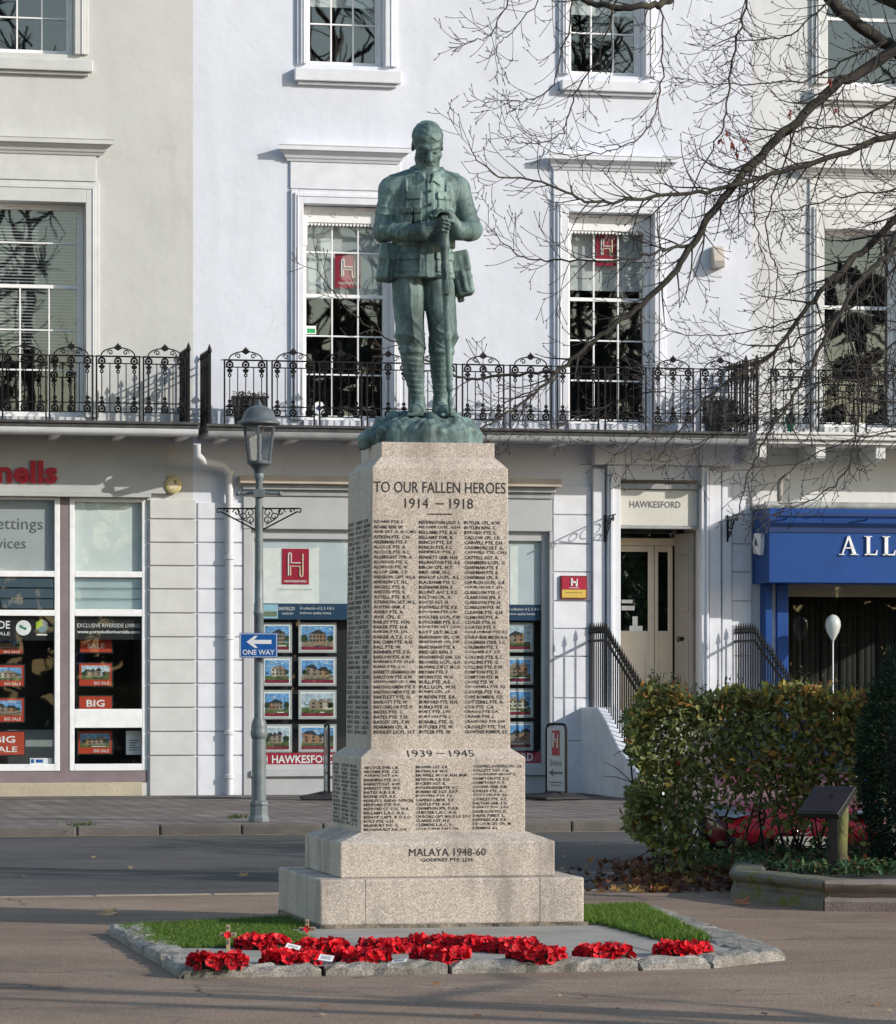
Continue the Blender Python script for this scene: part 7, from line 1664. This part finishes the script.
BR = [
 (([(1000,-40),(883,59),(842,82),(804,115),(768,148),(732,187),(710,217),(688,250),(673,273),(642,304),(617,323),(589,345),(562,368),(545,384),(520,404),(500,418),(478,430)]), 29, 27.5, .050, .006, .8, .55, 1, .1),
 ([(556,372),(520,374),(478,378),(455,376),(425,360),(395,343),(369,327),(343,305),(321,275),(317,245)], 27.7, 27.2, .014, .003, .55, .3, 1, .15),
 ([(1010,100),(896,134),(855,148),(815,162),(782,171),(732,187),(690,193),(645,198),(595,202),(573,195),(534,180),(500,176),(478,160),(467,140)], 29, 27, .030, .003, 1.15, .5, 1, .05),
 ([(1000,150),(896,237),(886,258),(864,275),(850,294),(826,338),(809,371),(787,407),(771,429),(754,461),(745,485),(738,515)], 28.6, 27.3, .030, .004, .8, .5, -.3, .05),
 ([(985,120),(880,235),(850,262),(826,286),(809,305),(782,341),(760,363),(719,387),(691,418),(672,440),(655,462)], 29.3, 28.2, .034, .004, .9, .5, .6, .05),
 ([(692,243),(668,250),(645,256),(606,262),(561,260),(528,259),(506,245),(486,224)], 28.2, 27.5, .015, .003, 1.2, .45, 1, 0),
 ([(662,-40),(662,0),(663,42),(661,84),(652,120),(634,142),(601,153),(567,155),(540,146),(518,128)], 28.4, 27.8, .0085, .003, 1.0, .35, 1, .1),
 ([(618,-20),(614,8),(598,56),(575,95),(566,125),(553,139),(535,143),(517,141),(506,127)], 28, 27.6, .009, .003, 1.0, .4, 1, 0),
 ([(574,-30),(573,0),(561,56),(553,84),(534,99),(505,100),(481,102)], 27.8, 27.5, .008, .0025, 1.1, .35, 1, 0),
 ([(515,-20),(510,0),(492,33),(481,39),(465,41),(450,36)], 27.5, 27.3, .007, .0025, 1.1, .3, 1, 0),
 ([(560,-25),(539,0),(511,31),(498,44),(492,56)], 27.6, 27.4, .006, .0025, 1.1, .3, 1, 0),
 ([(690,-30),(668,0),(645,6),(620,8),(600,5),(584,0),(560,-22)], 28.3, 27.9, .030, .022, .6, .3, .5, 0),
 ([(748,-20),(746,0),(735,49),(727,96),(721,132),(705,162),(686,203),(672,228),(655,245)], 28.6, 28.2, .012, .003, .9, .4, .9, .1),
 ([(806,112),(800,121),(782,170),(771,203),(769,247),(777,269),(774,310),(772,343)], 28.6, 28.3, .010, .003, .8, .35, .3, .1),
 ([(764,152),(757,162),(753,192),(757,233),(768,269),(768,302)], 28.5, 28.3, .009, .003, .8, .35, .3, .1),
 ([(860,-30),(825,5),(793,33),(760,40),(732,41),(715,48)], 28.7, 28.3, .010, .003, 1.5, .4, 1, 0),
 ([(890,40),(850,58),(812,78),(760,83),(715,84),(677,78)], 28.9, 28.3, .011, .003, 1.5, .4, 1, 0),
 ([(960,75),(896,99),(842,126),(804,129),(775,142),(752,158),(735,172)], 29, 28.5, .013, .003, 1.2, .4, 1, 0),
 ([(856,268),(849,285),(850,335),(860,385),(853,453),(839,481),(809,500),(780,512),(745,522)], 28.3, 27.6, .012, .003, .9, .4, .4, .1),
 ([(980,350),(896,374),(860,380),(826,382),(795,389),(765,393),(715,392),(664,391)], 29, 28, .013, .003, 1.2, .45, .8, 0),
 ([(1000,-60),(940,10),(870,-10),(826,-30),(790,-70)], 29.2, 29.4, .075, .05, .2, .4, 1, 0),
 ([(990,20),(930,80),(896,50),(862,28),(838,8),(822,-12),(800,-45)], 29.2, 28.9, .062, .045, .5, .4, .6, .2),
 ([(820,312),(800,318),(765,328),(730,334),(695,336),(665,330)], 28.6, 28, .009, .003, 1.4, .4, 1, 0),
 ([(950,180),(896,190),(850,196),(812,204),(775,212),(740,214)], 29, 28.4, .010, .003, 1.4, .4, 1, 0),
 ([(960,300),(910,330),(880,352),(845,366),(800,400),(772,420),(740,432)], 29, 28.4, .012, .003, 1.1, .45, .6, 0),
 ([(556,378),(530,392),(505,402),(490,415),(484,428)], 27.6, 27.2, .008, .003, 1.2, .3, .4, 0),
 ([(664,392),(630,398),(600,408),(570,420),(540,432)], 28, 27.6, .007, .0025, 1.2, .3, .6, 0),
 ([(691,418),(668,424),(640,440),(615,456),(600,472)], 28.2, 27.8, .007, .0025, 1.1, .3, .5, 0),
 ([(960,410),(896,402),(850,398),(800,404),(755,416),(715,436),(690,458)], 28.8, 28.2, .011, .003, 1.2, .45, .5, 0),
 ([(970,250),(905,262),(862,300),(815,330),(775,352),(730,366),(690,372),(655,366)], 29.2, 28.4, .013, .003, 1.2, .45, .8, 0),
 ([(940,440),(896,432),(858,438),(820,452),(790,470),(765,496)], 28.4, 27.9, .009, .003, 1.1, .4, .2, 0),
]
for i, b in enumerate(BR):
    P, D0, D1, r0, r1, dens, tl, up, skip = b
    branch(P, D0, D1, r0, r1, dens*1.0, tl, up, shoots if i in (6,13,14) else limbs, skip)
trunk = MB().tube([(4.9,29.3,-.1),(4.88,29.3,.3),(4.85,29.25,1.5),(4.9,29.3,3.0),(4.75,29.2,4.5),(4.55,29.2,5.8),(4.5,29.25,7.2),(4.4,29.3,9.0)], [.36,.27,.22,.2,.18,.15,.11,.06], 12)
for a, b2 in (((4.82,29.2,2.2),wp(1000,150,28.6)), ((4.85,29.25,2.9),wp(1010,100,29)), ((4.8,29.2,3.6),wp(1000,-40,29)), ((4.78,29.2,4.0),wp(1000,-60,29.2)), ((4.78,29.2,4.0),wp(990,20,29.2)), ((4.8,29.2,2.8),wp(985,120,29.3))): trunk.tube([a, tuple((Vector(a)+Vector(b2))/2+Vector((0,0,.1))), b2], [.09,.06,.05], 8)
# higher crown above the frame
for i in range(26):
    a = Vector((4.5+rr.uniform(-.15,.15), 29.25, rr.uniform(5,8.8))); d = rdir(rr, .25); pts = [a]
    for k in range(6): d = (d+rdir(rr)*.25+Vector((0,0,.05))).normalized(); pts.append(pts[-1]+d*rr.uniform(.35,.6))
    if min(p.z for p in pts) < 6.5: pts = [p+Vector((0,0,1.5)) for p in pts]; pts[0] = a
    limbs.tube(pts, [.05,.04,.032,.025,.018,.012,.006], 5)
    for k in range(1, 7):
        for _ in range(3): twig(pts[k], rdir(rr, .2), .7, .006, 1, 1)
part(trunk, 'trunk', M['bark'], TB, smooth=True); part(limbs, 'limbs', M['bark'], TB, smooth=True); part(shoots, 'red_shoots', pmat('red_brown_shoot', (.06,.022,.022), .7, var=.25, vs=5), TB, smooth=True)
part(tw, 'twigs', M['twig'], TB)
# the few withered leaves still hanging
vs = []; fs = []; cols = []
for px, py in ((728,132),(731,141),(745,138),(747,147),(738,150),(790,112),(828,80),(837,105),(720,138)):
    for k in range(3): leafq(vs, fs, wp(px+rr.uniform(-2,2), py+rr.uniform(-3,3), 28.4), Vector((rr.uniform(-.5,.5), rr.uniform(-.5,.5), -1)).normalized(), rdir(rr), rr.uniform(.05,.08), .03, .3); cols += [mul((.22,.06,.05), rr.uniform(.7,1.2))]*4
o = part(MB().add(vs, fs), 'withered_leaves', M['leafcol'], TB); set_col(o, cols)

# ------------------------------------------------------------------ trees beyond the right edge that shade the road, and the park wood behind the viewer
def evergreen(x, y, rad, h, lab, seed):
    r2 = random.Random(seed); t = thing('evergreen_tree', lab, 'tree', (x,y,0)); vs = []; fs = []; cols = []
    for i in range(5200):
        d = rdir(r2); q = r2.uniform(.55,1.05)*(1+.15*math.sin(5*d.x+3*d.z)*math.sin(4*d.y)); p = Vector((x+d.x*rad*q, y+d.y*rad*q, h*.56+d.z*h*.46*q)); leafq(vs, fs, p, rdir(r2), rdir(r2), r2.uniform(.16,.3), .14); g = r2.uniform(.6,1.3); cols += [(.02*g,.045*g,.02*g)]*4
    o = part(MB().add(vs, fs), 'crown', M['leafcol'], t); set_col(o, cols); part(MB().tube([(x,y,-.05),(x,y,h*.8)], [.2,.06], 8), 'trunk', M['bark'], t)
evergreen(9.8, 27.2, 1.7, 4.3, 'dense evergreen tree standing beyond the right edge', 1); evergreen(11.6, 32.0, 2.6, 6.0, 'broad evergreen tree farther along the road at right', 2)
def bare(x, y, h, lab, seed, n=34, kind=None):
    r2 = random.Random(seed); t = thing('park_tree', lab, 'tree', (x,y,0)); L = MB().tube([(x,y,-.1),(x+.05,y,h*.3),(x-.05,y+.1,h*.6),(x,y,h)], [.22,.17,.11,.03], 8); W = MB()
    for i in range(n):
        a = Vector((x,y,r2.uniform(h*.28,h*.95))); d = rdir(r2, .35); pts = [a]; st = r2.uniform(.35,.6)*h/9
        for k in range(6): d = (d+rdir(r2)*.3+Vector((0,0,.06))).normalized(); pts.append(pts[-1]+d*st)
        L.tube(pts, [.06,.045,.035,.025,.018,.012,.006], 4)
        for k in range(2, 7):
            for _ in range(4): dd = rdir(r2, .1); q = pts[k]; W.tube([q, q+dd*.35, q+dd*.6+Vector((0,0,.12))], [.008,.006,.003], 3, False)
    part(L, 'trunk', M['bark'], t, smooth=True); part(W, 'twigs', M['twig'], t)
bare(8.4, 14.4, 8.0, 'bare tree outside the frame whose shadow streaks the tarmac', 5, 9); bare(13.5, 11.5, 9, 'second bare tree outside the frame at right', 6, 10); bare(15, 24, 9.5, 'third bare tree outside the frame at right', 7, 16)
rw = random.Random(55); W = MB(); vs = []; fs = []; cols = []
for i in range(84):
    a = rw.uniform(-1.1, 1.2); r_ = rw.uniform(38, 75); x, y = math.sin(a)*r_-6, -math.cos(a)*r_; h = rw.uniform(20, 33)
    W.tube([(x,y,0),(x+rw.uniform(-.5,.5),y,h*.5),(x,y,h)], [.3,.2,.05], 5)
    for k in range(52):
        p = Vector((x,y,rw.uniform(h*.2,h))); d = rdir(rw, .4); L = rw.uniform(1.5,4); q = p+d*L*.5+Vector((0,0,.3)); W.tube([p, q, p+d*L+Vector((0,0,.9))], [.12,.08,.04], 3, False)
        for _ in range(6): dd = rdir(rw, .3); W.tube([q, q+dd*rw.uniform(.8,2.0)], [.05,.02], 3, False)
    if i % 2 == 0:
        for k in range(260): d = rdir(rw); leafq(vs, fs, Vector((x+2+d.x*2.6, y+d.y*2.6, 3.2+d.z*3.4)), rdir(rw), rdir(rw), rw.uniform(.5,.9), .5); cols += [mul((.03,.05,.022), rw.uniform(.6,1.3))]*4
for i in range(90):
    a = (-1.15+2.4*i/69) if i < 70 else (.75+.55*(i-70)/19)+rw.uniform(-.02,.02); r_ = rw.uniform(72, 84); x, y = math.sin(a)*r_-6, -math.cos(a)*r_; h = rw.uniform(9, 21)
    for k in range(170): d = rdir(rw); leafq(vs, fs, Vector((x+d.x*4.2, y+d.y*4.2, h*.5+d.z*h*.5)), rdir(rw), rdir(rw), rw.uniform(1.0,1.9), 1.1); cols += [mul((.03,.045,.022), rw.uniform(.6,1.3))]*4
k = len(W.f); W.add(vs, fs); o = single(W, 'far_wood', M['leafcol'], 'far wood of bare park trees behind the viewer, seen only in window glass', 'wood', (0,-50,0), kind='stuff'); set_col(o, [(.035,.03,.026)]*k+cols)
